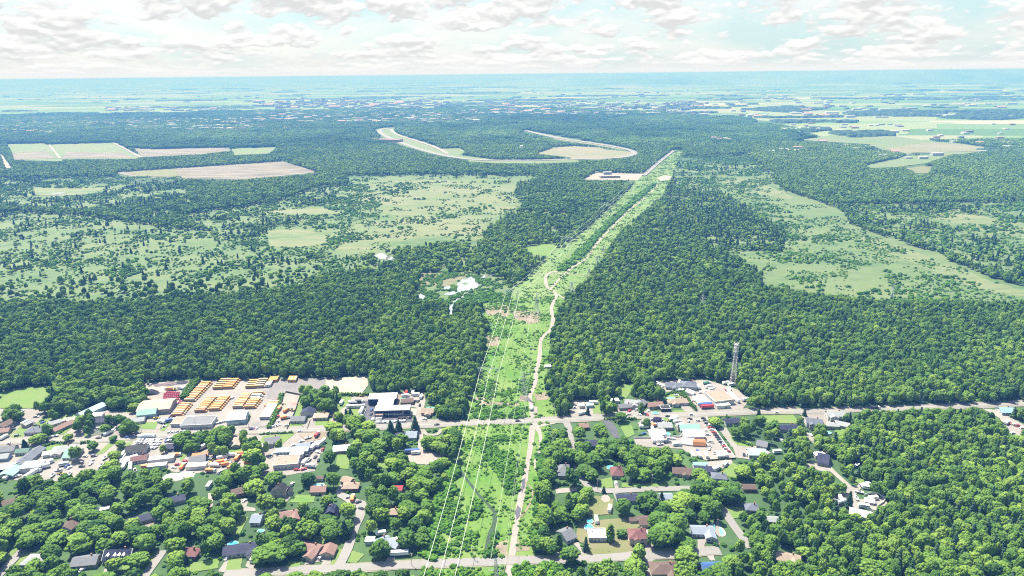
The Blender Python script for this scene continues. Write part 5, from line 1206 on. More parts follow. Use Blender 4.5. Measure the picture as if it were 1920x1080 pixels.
# telecom mast
def telecom():
    c = at(1374, 721); e = empty('telecom_tower', (c.x, c.y, 0), 0, 'tall white lattice telecom tower with antennas above the right wood', 'telecom tower'); BL.append(('tower', c, e['label'], 6, 45))
    W_ = nmat('white_steel', (.55, .53, .53), (.42, .38, .38), .3, coords='O'); m = MB(); lattice(m, (0, 0), 5.2, 2.0, 0, 44, 15, .17, .10); m.build('tower_body', W_, e)
    for z in (35.5, 39.5, 43.2):
        m = MB(); m.cyl((0, 0), 2.0, z-.15, z+.05, 8); f = m.build('platform', W_, e)
        for k in range(6):
            a = k*math.pi/3; q = MB(); x, y = 2.2*math.cos(a), 2.2*math.sin(a); q.box(x-.28, x+.28, y-.18, y+.18, z-.2, z+2.1); q.build('antenna_panel', TRIM, f)
    m = MB(); m.tube((1.6, -1.3, 30), (1.6, -1.9, 30), .9, 12); m.build('dish', TRIM, e)
    MB().tube((0, 0, 44), (0, 0, 48), .08, r2=.04).build('lightning_rod', W_, e)
telecom()
for (x, y, h, l) in ((1671, 563, 24, 'small lattice mast standing in the meadow near the right edge'), (1317, 577, 21, 'lattice mast half hidden in the wood right of the path')): lat_pylon(at(x, y), 0, h, l, 2)
# town masts
def mast(px, py, h, label):
    c = at(px, py); e = empty('radio_mast', c, 0, label, 'radio mast'); m = MB(); m.tube((0, 0, 0), (0, 0, h), 2.4, r2=1.2); m.build('shaft', TRIM, e); m = MB(); m.cyl((0, 0), 7, h-8, h, 10); m.build('head', TRIM, e)
mast(893, 226, 60, 'white water tower standing above the hazy town'); mast(455, 243, 70, 'thin white mast left of the test track above the hazy town'); mast(978, 286, 28, 'white water tower in the trees inside the test track loop')
# utility poles
POLE = nmat('pole_wood', (.42, .38, .33), (.33, .30, .26), 1)
def mk_pole(e):
    MB().tube((0, 0, 0), (0, 0, 10), .17, 6, r2=.12).build('pole', POLE, e); MB().box(-1.2, 1.2, -.08, .08, 9.2, 9.38).build('crossarm', POLE, e)
    MB().cyl((.35, 0), .22, 7.4, 8.3, 8).build('transformer', STEEL, e)
pl = pts(MAIN)
pw = [at(x, y) for x, y in pl]; dd = 0; nxt = 20; npole = 0
for a, b in zip(pw, pw[1:]):
    L_ = (b-a).length; d = (b-a)/L_
    while nxt < dd+L_:
        q = a+d*(nxt-dd)+Vector((-d.y, d.x, 0))*8.5; o = copy_tree(proto('pole', mk_pole, 'utility_pole'), q, math.atan2(d.y, d.x)+math.pi/2); X, Y, _ = proj(np.array([q.x]), np.array([q.y]), np.array([0.]))
        seg = 'left end' if X[0] < 350 else 'bus yard' if X[0] < 640 else 'navy building' if X[0] < 830 else 'power line crossing' if X[0] < 1050 else 'sales yard' if X[0] < 1430 else 'far right end'
        tag(o, 'wooden utility pole on the far verge of the main road near the '+seg, 'utility pole', 'utility poles of the main road, '+seg); nxt += 46
    dd += L_
for x, y, l in ((1120, 918, 'pale utility pole at the dark spruces on the bent side street'), (1222, 910, 'pale utility pole between the trees above the bent side street'), (772, 1061, 'utility pole at the left start of the open south road'), (887, 1048, 'short pole where the ditch meets the south road'), (1108, 905, 'utility pole at the inner corner of the bent side street')):
    tag(copy_tree(proto('pole', mk_pole, 'utility_pole'), at(x, y), .4), l, 'utility pole', 'utility poles of the side streets')
# fences
def fence(line, label, h=1.6, mat=TRIM, boards=True, name='fence', cat='fence', step=3.2):
    P = [at(x, y) for x, y in pts(line)]; e = empty(name, P[0], 0, label, cat); m = MB(); q = MB(); o = P[0]
    for a, b in zip(P, P[1:]):
        a = a-o; b = b-o; d = (b-a).normalized(); n = Vector((-d.y, d.x, 0))*.06
        m.add([a+n+Vector((0, 0, .15)), b+n+Vector((0, 0, .15)), b-n+Vector((0, 0, .15)), a-n+Vector((0, 0, .15)), a+n+Vector((0, 0, h)), b+n+Vector((0, 0, h)), b-n+Vector((0, 0, h)), a-n+Vector((0, 0, h))],
              [(0, 3, 2, 1), (4, 5, 6, 7), (0, 1, 5, 4), (1, 2, 6, 5), (2, 3, 7, 6), (3, 0, 4, 7)])
        for k in range(int((b-a).length/step)+1): c = a+d*k*step; q.box(c.x-.1, c.x+.1, c.y-.1, c.y+.1, 0, h+.12)
    m.build('panel', mat, e); p = q.build('fence_posts', mat, e); p.name = 'post'; p['kind'] = 'stuff'
    return e
DARKF = nmat('dark_fence', (.05, .06, .045), (.08, .09, .06), .5)
fence('1324,783 1340,806 1358,832 1379,860', 'long white fence on the right side of the sales yard'); fence('1188,823 1230,822 1277,820 1278,816 1270,800 1256,784', 'white walled fence around the garden left of the sales yard', 1.8)
fence('1379,861 1326,865', 'dark bottom fence of the sales yard', 1.6, DARKF); fence('314,789 330,768 346,748', 'pale chain fence between the gravel yard and the bus yard', 1.8, STEEL)
fence('674,798 680,786 687,769', 'right hand white fence of the narrow lot by the dark asphalt', 1.6); fence('672,797 674,782 676,768', 'left hand white fence of the narrow lot by the dark asphalt', 1.6)
fence('538,806 548,785 555,768 563,742', 'dark fence between the fenced gravel yard and the white bungalow', 1.8, DARKF); fence('565,742 536,736', 'dark back fence of the fenced gravel yard', 1.8, DARKF)
fence('612,802 616,788 622,770', 'grey fence between the cream house and the street corner', 1.4, DARKF); fence('576,805 582,788', 'thin fence between bungalow drive and cream house drive', 1.2, DARKF)
fence('376,1043 383,1038 388,1033', 'white board fence right of the four dormer house', 1.6) ; fence('1520,815 1537,833', 'white fence of the narrow right hand drive', 1.6)
fence('1620,930 1632,926 1648,928 1660,936 1656,944 1646,950', 'pale plank ring around the tiny hut in the wood clearing', 1.6); fence('1612,951 1630,957 1642,964', 'pale plank stack beside the white metal roofed hall', 1.0, CONC)
fence('1442,797 1441,812 1446,830', 'dark fence behind the pale blue garage trees', 1.2, DARKF); fence('12,815 24,804 40,793', 'dark hedge fence between the two left lawns', 1.8, DARKF)

# hedges: clipped rows of small leafy clumps
def blobs(pos, size, seed, mat, sub=1, jit=.28, flat=1.0, name='foliage'):
    """one mesh of many small jittered leaf clumps"""
    ico = ICO[sub]; rn = np.random.default_rng(seed); n = len(pos); V0, F0 = ico; k = len(V0)
    sz = np.asarray(size, float).reshape(-1, 1, 1) if np.ndim(size) else np.full((n, 1, 1), float(size))
    V = V0[None]*(1+rn.normal(0, jit, (n, k, 1)))*sz*np.array([1, 1, flat])
    a = rn.uniform(0, 6.28, n); ca, sa = np.cos(a)[:, None], np.sin(a)[:, None]
    X = V[:, :, 0]*ca-V[:, :, 1]*sa; Y = V[:, :, 0]*sa+V[:, :, 1]*ca; V[:, :, 0] = X; V[:, :, 1] = Y
    V = (V+np.asarray(pos)[:, None, :]).reshape(-1, 3); Fc = (F0[None]+(np.arange(n)*k)[:, None, None]).reshape(-1, 3)
    return V, Fc
def npmesh(name, V, Fc, mat):
    me = bpy.data.meshes.new(name); n = len(V); f = len(Fc)
    me.vertices.add(n); me.vertices.foreach_set('co', np.asarray(V, np.float32).ravel()); me.loops.add(3*f); me.loops.foreach_set('vertex_index', np.asarray(Fc, np.int32).ravel())
    me.polygons.add(f); me.polygons.foreach_set('loop_start', np.arange(0, 3*f, 3, dtype=np.int32)); me.materials.append(mat); me.update(calc_edges=True); return me
ICO = {}
for s in (1, 2, 3):
    bm = bmesh.new(); bmesh.ops.create_icosphere(bm, subdivisions=s, radius=1); bm.verts.ensure_lookup_table()
    ICO[s] = (np.array([v.co[:] for v in bm.verts]), np.array([[v.index for v in f.verts] for f in bm.faces])); bm.free()
def hedge(line, w, h, label, seed):
    P = [at(x, y) for x, y in pts(line)]; pos = []; rn = random.Random(seed)
    for a, b in zip(P, P[1:]):
        n = max(2, int((b-a).length/.9)); d = (b-a).normalized(); nn = Vector((-d.y, d.x, 0))
        for k in range(n):
            c = a.lerp(b, k/n)
            for q in range(max(2, int(w*h/1.6))):
                p = c+nn*rn.uniform(-w/2, w/2); pos.append((p.x-P[0].x, p.y-P[0].y, rn.uniform(.3, h)))
    V, Fc = blobs(pos, [rn.uniform(.5, .95) for _ in pos], seed, LEAF)
    o = link('hedge', npmesh('hedge', V, Fc, LEAF)); o.location = P[0]; o['tint'] = rn.uniform(.25, .5); tag(o, label, 'hedge'); BL.append(('hedge', P[0], label, w/2, h))
hedge('504,804 512,790 520,770 529,741', 4, 3, 'bushy hedge between the white bus row and the fenced gravel yard', 1); hedge('345,751 352,740 361,726 370,714', 7, 5, 'tall green hedge strip between gravel yard and long bus row', 2)
hedge('1275,729 1285,746 1297,762 1307,771', 3.2, 3.4, 'tall trimmed hedge down the left of the northern yard', 3); hedge('1041,911 1066,908', 2.5, 2.6, 'dark clipped hedge above the sand drive by the hip roofed house', 4)
hedge('1158,1006 1178,1006', 5, 4, 'dark clipped hedge left of the maroon roofed house', 5); hedge('105,818 122,806 146,792', 2, 2.2, 'dark hedge along the driveway right of the long brown roofed house', 6)
hedge('487,815 510,814 552,812', 1.8, 1.4, 'dark roadside hedge along the top of the triangle lawn', 7); hedge('1246,743 1258,737 1272,737 1280,745', 2, 2, 'dark hedge bending around the aqua pool lawn', 8)
hedge('64,852 84,838 100,832 125,832', 2.4, 2.2, 'dark hedge above the pale grey roofed house', 9); hedge('1378,902 1392,894', 2.4, 2.4, 'dark hedge at the foot of the bright round lawn', 10); hedge('1254,739 1279,738 1290,748', .8, 1, 'low hedge behind the aqua pool', 11)
hedge('1375,800 1390,830 1412,838', 1.6, 1.8, 'loose hedge along the field below the navy roofed white house', 12); hedge('700,741 690,742 640,742 614,740', 3.5, 3, 'dark shrub row at the foot of the sand lot', 13); hedge('152,832 162,830 172,831', 3, 2, 'dark oval bush island on the left gravel forecourt', 14)
hedge('1132,788 1160,786 1188,787', 2, 2, 'dark hedge below the road beside the asphalt drive', 15)

# ------------------------------------------------------------------ tree prototypes
def crown_points(n, R_, H, z0, seed, kind='round'):
    rn = np.random.default_rng(seed); P = []
    for i in range(n):
        u = (i+.5)/n; a = i*2.39996+rn.uniform(-.4, .4)
        if kind == 'cone':
            t = u; r = R_*(1-t)**.85*rn.uniform(.65, 1.05); P.append((r*math.cos(a), r*math.sin(a), z0+H*t))
        elif kind == 'column':
            t = u; r = R_*math.sin(math.pi*min(1, .15+t*.85))**.6*rn.uniform(.7, 1.0); P.append((r*math.cos(a), r*math.sin(a), z0+H*t))
        else:
            c = 1-u*1.62; s = math.sqrt(max(0, 1-c*c)); r = rn.uniform(.80, 1.06)
            P.append((R_*s*r*math.cos(a), R_*s*r*math.sin(a), z0+H*.5+H*.5*c*r))
    P = np.array(P)
    # uneven outline: bulge and dent by a few random lobes
    if kind == 'round':
        for k in range(5):
            d = rn.normal(0, 1, 3); d[2] = abs(d[2])*.7; d /= np.linalg.norm(d); q = P-np.array([0, 0, z0+H*.5]); q = q/np.linalg.norm(q, axis=1)[:, None]
            f = 1+rn.choice([-.34, -.2, .24, .34])*np.exp(-((q-d)**2).sum(1)/.25); P[:, :2] *= f[:, None]; P[:, 2] = z0+H*.5+(P[:, 2]-z0-H*.5)*f
    return P
def near_crown(seed, R_=5, H=8.5, z0=3, kind='round', n=125, lobe=.98, mat=LEAF):
    P = crown_points(n, R_*.84, H*.90, z0, seed, kind); rn = np.random.default_rng(seed+50)
    core = crown_points(int(n*.4), R_*.5, H*.6, z0+H*.15, seed+9, kind)
    al = np.vstack([P, core]); sz = rn.uniform(.7, 1.35, len(al))*lobe*(R_/5)
    if kind != 'round': sz = sz*np.concatenate([1-.55*(P[:, 2]-z0)/H, np.full(len(core), .7)])
    V, Fc = blobs(al, sz, seed, mat, 2, .19, .8)
    # loose leaf sprays over the surface
    m = len(P)*9; k = rn.integers(0, len(P), m); d = rn.normal(0, 1, (m, 3)); d /= np.linalg.norm(d, axis=1)[:, None]
    c = P[k]+d*sz[k][:, None]*rn.uniform(.8, 1.35, (m, 1)); t = rn.normal(0, 1, (m, 3)); t /= np.linalg.norm(t, axis=1)[:, None]; b = np.cross(d, t); s = rn.uniform(.2, .5, (m, 1))*(R_/5)**.5
    LV = np.stack([c+t*s, c-t*s*.6+b*s, c-t*s*.6-b*s], 1).reshape(-1, 3); LF = np.arange(3*m).reshape(-1, 3)+len(V)
    V = np.vstack([V, LV]); Fc = np.vstack([Fc, LF])
    return npmesh('crown', V, Fc, mat)
def trunk_mesh(seed, h=5, r=.28, H=9):
    rn = random.Random(seed); m = MB(); m.tube((0, 0, -.1), (0, 0, h*.6), r, 7, r2=r*.8); m.tube((0, 0, h*.6), (.2, .1, H), r*.8, 7, r2=.08)
    for k in range(5):
        a = rn.uniform(0, 6.28); z = h*.6+k*.9; m.tube((0, 0, z), (math.cos(a)*2.6, math.sin(a)*2.6, z+2.2), r*.4, 5, r2=.06)
    return m.mesh('trunk', BARK)
def simple(seed, R_, H, z0, kind, n, sub=1, jit=.22, mat=LEAF, lobe=1.0):
    P = crown_points(n, R_*.72, H*.85, z0, seed, kind); rn = np.random.default_rng(seed); sz = rn.uniform(.75, 1.3, n)*lobe
    if kind == 'cone': sz = sz*(1.05-.75*(P[:, 2]-z0)/H)
    V, Fc = blobs(P, sz, seed, mat, sub, jit, .85)
    if z0 > .5:
        b = len(V); c = np.array([[-.15, -.15, 0], [.15, -.15, 0], [0, .2, 0], [0, 0, z0+H*.4]]); V = np.vstack([V, c]); Fc = np.vstack([Fc, np.array([[0, 1, 3], [1, 2, 3], [2, 0, 3]])+b])
    return npmesh('tree', V, Fc, mat)
def protocol(name, meshes):
    c = bpy.data.collections.new(name)
    for i, me in enumerate(meshes): c.objects.link(bpy.data.objects.new('%s_%02d' % (name, i), me))
    return c
C_MID = protocol('broadleaf_tree', [simple(20+i, 3.9, 8.5, 3.0, 'round', 26, 2 if i < 0 else 1, .2, LEAF, 1.35) for i in range(7)])
C_CON = protocol('conifer_tree', [simple(40+i, 2.3, 12, .9, 'cone', 30, 1, .22, NEEDLE, 1.15) for i in range(4)])
def patch_mesh(seed, con=0):
    rn = np.random.default_rng(seed); pos = []; sz = []
    for i in range(26):
        r = 17*math.sqrt((i+.5)/26); a = i*2.4+rn.uniform(-.5, .5); h = rn.uniform(6, 12.5)
        for k in range(3): pos.append((r*math.cos(a)+rn.uniform(-1.5, 1.5), r*math.sin(a)+rn.uniform(-1.5, 1.5), h-k*2.6)); sz.append(rn.uniform(2.0, 3.1))
    V, Fc = blobs(pos, sz, seed, LEAF, 1, .2, 1.0); return npmesh('canopy', V, Fc, LEAF)
C_FAR = protocol('canopy_patch', [patch_mesh(70+i) for i in range(5)])
C_SHR = protocol('shrub', [simple(90+i, 1.5, 1.9, -.2, 'round', 9, 1, .28, SHRUB, .75) for i in range(5)])
def scatter(name, col, X, Y, Z, S_, T, ids, label=None):
    me = bpy.data.meshes.new(name); n = len(X); me.vertices.add(n); me.vertices.foreach_set('co', np.stack([X, Y, Z], 1).astype(np.float32).ravel())
    def attr(nm, typ, dat, key='value'):
        a = me.attributes.new(nm, typ, 'POINT'); a.data.foreach_set(key, dat)
    attr('tint', 'FLOAT', T.astype(np.float32)); attr('rotz', 'FLOAT', RNG.uniform(0, 6.28, n).astype(np.float32)); attr('idx', 'INT', ids.astype(np.int32))
    attr('scl', 'FLOAT_VECTOR', S_.astype(np.float32).ravel(), 'vector')
    o = link(name, me); tag(o, kind='stuff')
    ng = bpy.data.node_groups.new(name, 'GeometryNodeTree'); ng.interface.new_socket('Geometry', in_out='INPUT', socket_type='NodeSocketGeometry'); ng.interface.new_socket('Geometry', in_out='OUTPUT', socket_type='NodeSocketGeometry')
    N = ng.nodes; L = ng.links; gi = N.new('NodeGroupInput'); go = N.new('NodeGroupOutput'); ip = N.new('GeometryNodeInstanceOnPoints'); ci = N.new('GeometryNodeCollectionInfo')
    ci.inputs['Collection'].default_value = col; ci.inputs['Separate Children'].default_value = True; ci.inputs['Reset Children'].default_value = True
    def na(nm, t):
        a = N.new('GeometryNodeInputNamedAttribute'); a.data_type = t; a.inputs['Name'].default_value = nm; return a.outputs['Attribute']
    cx = N.new('ShaderNodeCombineXYZ'); L.new(na('rotz', 'FLOAT'), cx.inputs[2])
    L.new(gi.outputs[0], ip.inputs['Points']); L.new(ci.outputs[0], ip.inputs['Instance']); ip.inputs['Pick Instance'].default_value = True
    L.new(na('idx', 'INT'), ip.inputs['Instance Index']); L.new(cx.outputs[0], ip.inputs['Rotation']); L.new(na('scl', 'FLOAT_VECTOR'), ip.inputs['Scale']); L.new(ip.outputs[0], go.inputs[0])
    md = o.modifiers.new('scatter', 'NODES'); md.node_group = ng; return o

# ------------------------------------------------------------------ where trees grow
def jgrid(x0, x1, y0, y1, s, seed):
    rn = np.random.default_rng(seed); nx = int((x1-x0)/s); ny = int((y1-y0)/(s*.9)); gx, gy = np.meshgrid(np.arange(nx), np.arange(ny)); n = nx*ny
    return x0+(gx.ravel()+.5+(gy.ravel() % 2)*.5+rn.uniform(-.36, .36, n))*s, y0+(gy.ravel()+.5+rn.uniform(-.36, .36, n))*s*.9
def infr(X, Y, mx=120, my=90):
    a, b, c = proj(X, Y, np.zeros(len(X))); return (a > -mx) & (a < 1920+mx) & (b < 1080+my+40), a, b, c
def clearmask(X, Y, h, low=0.0):
    """False where a tree of height h would stand in, or hide, ground seen open in the photograph"""
    ok = np.ones(len(X), bool)
    for z in (0, .35, .68, .92):
        a, b, _ = proj(X, Y, h*z)
        for p in CLEAR: ok &= ~inpoly(p, a, b)
    return ok
def noveh(X, Y, h, rad):
    """keep clear of buildings and vehicles: their footprints, and most of what would hide them"""
    ok = np.ones(len(X), bool)
    A0, B0, C0 = proj(X, Y, np.zeros(len(X))); A1, B1, _ = proj(X, Y, h)
    for n, c, l, r, hh in BL:
        ok &= ~((X-c.x)**2+(Y-c.y)**2 < (r+rad)**2)
        a, b, cc = proj(np.array([c.x]), np.array([c.y]), np.array([hh*.55])); s = F/cc[0]; w = r*s*.95+rad*F/C0*.55
        ok &= ~((np.abs(A0-a[0]) < w) & (B0 > b[0]) & (B1+ rad*F/C0*.15 < b[0]+r*s*.12+2))
    return ok
Z = lambda s: pts(s)
SUBURB = [Z('-200,860 40,902 110,905 170,890 240,868 330,886 425,889 520,893 590,884 612,812 700,796 850,800 858,860 829,897 800,990 793,1044 790,1300 -200,1300'), Z('1003,1300 1007,1030 1005,974 1022,844 1027,800 1190,786 1440,770 1500,900 1540,985 1400,1000 1450,1300')]
TREEZ = [Z(s) for s in '''97,725 270,717 280,752 262,765 225,765 175,765 130,775 105,762 90,752
69,768 110,765 114,785 95,797 70,792
8,770 36,768 40,788 14,792
140,780 172,776 174,808 152,818 140,806
197,787 257,793 257,816 197,816
347,822 390,813 387,840 362,850 338,846
412,806 437,806 439,850 396,860 398,830
455,828 485,828 497,880 455,876
567,727 644,717 644,742 625,777 580,767 565,752
350,862 372,880 340,885
612,782 664,780 704,800 703,812 612,815
30,855 60,848 60,866 20,872
480,826 500,838 510,850 500,850
523,832 534,828 534,850 524,852
90,800 112,818 100,824 80,822
0,840 30,838 40,846 10,850
110,835 150,840 160,858 150,862'''.split('\n')]
SETTLE = Z('-60,766 60,767 110,771 95,725 270,717 360,714 371,706 612,708 690,706 702,736 800,730 806,780 790,800 612,801 612,818 605,845 590,884 520,893 425,889 330,886 240,868 200,868 170,890 110,902 40,900 -60,902')
CLEAR_SETTLE = SETTLE
DRYW = [Z(s) for s in ('-300,395 60,400 160,405 330,430 450,440 560,470 700,478 660,500 560,545 420,562 200,575 -300,575', '330,405 520,380 600,350 690,345 720,390 700,430 600,480 480,478', '1270,295 1400,290 1450,330 1440,380 1540,420 1640,440 1990,590 1780,572 1640,570 1470,548 1420,520 1400,480 1330,470 1250,440 1250,370', '1560,385 1700,385 1990,375 1990,560 1880,520 1720,460 1620,425', '660,330 1000,330 980,390 900,450 700,478 580,470 600,430', '0,335 340,330 350,380 200,400 0,390')]
FOREDGE = [Z('905,345 1200,345 1185,360 1126,407 1074,452 1030,470 915,440 915,425 985,388 965,370'), Z('1200,345 1500,380 1560,440 1510,478 1447,472 1400,500 1425,515 1300,560 1060,562 1104,515 1156,441')]
def density(a, b, X, Y):
    """probability that a spot carries a tree, from broad vegetation zones with ragged edges"""
    p = np.ones(len(a)); n = fbm(X, Y, 90, 3); n2 = fbm(X, Y, 26, 8)
    for i, z in enumerate(DRYW):
        m = inpoly(z, a+(n-.5)*40, b+(n2-.5)*8); th = (.70, .57, .66, .54, .75, .53)[i]
        q = np.clip((n*.55+n2*.45-th)*5.5+.12, .07 if i < 4 else .012, 1); p[m] = np.minimum(p[m], q[m])
    for z in FOREDGE: m = inpoly(z, a+(n-.5)*16, b+(n2-.5)*8); p[m] = .96
    # thin glades anywhere
    p = np.where((n < .33) & (b < 545), p*.35, p); p = np.where(b < 545, p*np.clip(.55+n2*.7, 0, 1), p)
    return p
def indeed(X, Y, h, a, b, rn):
    k = np.ones(len(X), bool); s = inpoly(SETTLE, a, b-6); t = np.zeros(len(X), bool)
    for z in TREEZ: t |= inpoly(z, a, b-6)
    return ~s | t, t
def NOISY(X, Y): return fbm(X, Y, 9, 71)
def footfree(X, Y, rad):
    ok = np.ones(len(X), bool)
    for n, c, l, r, hh in BL: ok &= ~((X-c.x)**2+(Y-c.y)**2 < (r*.8+rad*.5)**2)
    return ok
# ---- near band up to 1000 m
def near_trees():
    rn = np.random.default_rng(5)
    X, Y = jgrid(-900, 900, 140, 1010, 5.6, 1); m, a, b, c = infr(X, Y); X, Y, a, b = X[m], Y[m], a[m], b[m]
    sub = np.zeros(len(X), bool)
    for z in SUBURB: sub |= inpoly(z, a, b)
    keep = ~sub; X1, Y1 = X[keep], Y[keep]
    X, Y = jgrid(-700, 700, 140, 700, 9.7, 2); m, a, b, c = infr(X, Y); X, Y, a, b = X[m], Y[m], a[m], b[m]; sub = np.zeros(len(X), bool)
    for z in SUBURB: sub |= inpoly(z, a, b)
    X2, Y2 = X[sub], Y[sub]; X = np.concatenate([X1, X2]); Y = np.concatenate([Y1, Y2]); big = np.concatenate([np.zeros(len(X1)), np.ones(len(X2))])
    n = len(X); a, b, c = proj(X, Y, np.zeros(n))
    h = np.where(big > 0, rn.uniform(8.5, 14.5, n), rn.uniform(9, 14.5, n)); rad = np.where(big > 0, rn.uniform(3.7, 6.6, n), np.exp(rn.normal(1.12, .22, n)))
    rw = (a > 1380) & (b > 770); h = np.where(rw, rn.uniform(8, 13.5, n), h); rad = np.where(rw, np.exp(rn.normal(1.10, .22, n)), rad)
    ok, tz = indeed(X, Y, h, a, b, rn); rad = np.where(tz, rad*1.2, rad)
    h = np.where(tz & (NOISY(X, Y) > .5), h*.75, h); ok &= clearmask(X, Y, h*.9) | (tz & clearmask(X, Y, h*0)); nv = noveh(X, Y, h*.85, rad*.72); ok &= nv | (tz & (rn.random(n) < .55) & footfree(X, Y, rad))
    ok &= (rn.random(n) < np.where(big > 0, .93, density(a, b, X, Y)))
    # shrubby left edge of the corridor near the bottom
    return [v[ok] for v in (X, Y, h, rad, big, a, b, c)]
NX, NY, NH, NR, NB, NA, NBY, NC = near_trees()
app = NR*NH/NC**2
vis_ = (NA > -20) & (NA < 1940) & (NBY < 1105)
order = np.argsort(-(app*vis_)); IND = order[:268]; REST = np.setdiff1d(np.arange(len(NX)), IND)
CR = [near_crown(i, R_=5*(.9, 1.05, .8, 1, 1.1, .85, 1, .92, 1.05)[i], H=(8.6, 7.6, 9.6, 8.2, 7.2, 9.8, 8.8, 9.2, 8)[i], z0=(2.8, 2.6, 2.2, 3, 2.4, 2, 2.8, 2.6, 2.2)[i]) for i in range(9)]; TK = [trunk_mesh(i) for i in range(4)]
CCR = [near_crown(30+i, R_=2.6, H=12.5, z0=.8, kind='cone', n=80, lobe=1.5, mat=NEEDLE) for i in range(3)]
PCR = [near_crown(50+i, R_=2.4, H=12, z0=1.2, kind='column', n=80, lobe=1.6) for i in range(2)]
LM = [(c, l) for n, c, l, r, hh in BL if l]
def near_label(x, y):
    best = None; q = Vector((x, y))
    for c, l in LM:
        d = (q-c.xy).length
        if best is None or d < best[0]: best = (d, l, c)
    return best
USED = {}
def tlabel(base, x, y):
    """a label that singles the tree out by its nearest landmark and side, shared only inside the woods"""
    d, l, c = near_label(x, y)
    a0, b0, _ = proj(np.array([x, c.x]), np.array([y, c.y]), np.array([0., 0.])); dx, dy = a0[0]-a0[1], b0[0]-b0[1]
    side = ('right of' if dx > 0 else 'left of') if abs(dx) > abs(dy)*1.1 else ('just below' if dy > 0 else 'just above')
    w = l.split(); short = ' '.join(w[:5]); 
    while short.split()[-1] in ('with', 'and', 'the', 'of', 'in', 'on', 'a', 'at', 'behind', 'beside', 'under', 'among', 'by', 'above', 'below', 'two', 'small', 'white', 'long', 'right', 'left', 'dark', 'its', 'their', 'from', 'between', 'car', 'near', 'along'): short = ' '.join(short.split()[:-1])
    if d > 45: return None
    return f'{base} {side} the {short}'
WOODS = [(lambda a, b: a > 1380, 'the dense wood in the lower right corner'), (lambda a, b: a > 1000, 'the gardens right of the power line'), (lambda a, b: a < 400, 'the gardens of the lower left corner'), (lambda a, b: True, 'the gardens left of the power line')]
def add_tree(x, y, h, rad, crown, trunk, base, name, cat, tint, grp=None, z=0, hs=11.4, rs=5.0, lab=None):
    e = empty(name, (x, y, 0), random.uniform(0, 6.28)); e.scale = (rad/rs, rad/rs, h/hs)
    t = link('trunk', trunk, e); c = link('crown', crown, e); c['tint'] = tint
    l = lab
    if not l:
        a, b, _ = proj(np.array([x]), np.array([y]), np.array([0.])); reg = [n for f, n in WOODS if f(a[0], b[0])][0]
        l = tlabel(base, x, y)
        if l and USED.get(l, 0) >= 1: l = l.replace(base, base+' farther', 1) if False else tlabel('smaller '+base if h < 10.5 else 'taller '+base, x, y)
        if not l or USED.get(l, 0) >= 1: l = f'{base} in {reg}'; grp = f'{base}s in {reg}'
        else: grp = 'single garden trees' 
    USED[l] = USED.get(l, 0)+1; tag(e, l, cat, grp); return e
for i in IND:
    t = float(np.clip(.48+RNG.normal(0, .19)+(.06 if NA[i] > 1380 else 0), .05, .95)); base = 'dark green rounded broadleaf tree' if t < .34 else 'bright yellow green broadleaf tree' if t > .62 else 'mid green rounded broadleaf tree'
    add_tree(float(NX[i]), float(NY[i]), float(NH[i]), float(NR[i]), CR[int(RNG.integers(9))], TK[int(RNG.integers(4))], base, 'broadleaf_tree', 'tree', t)
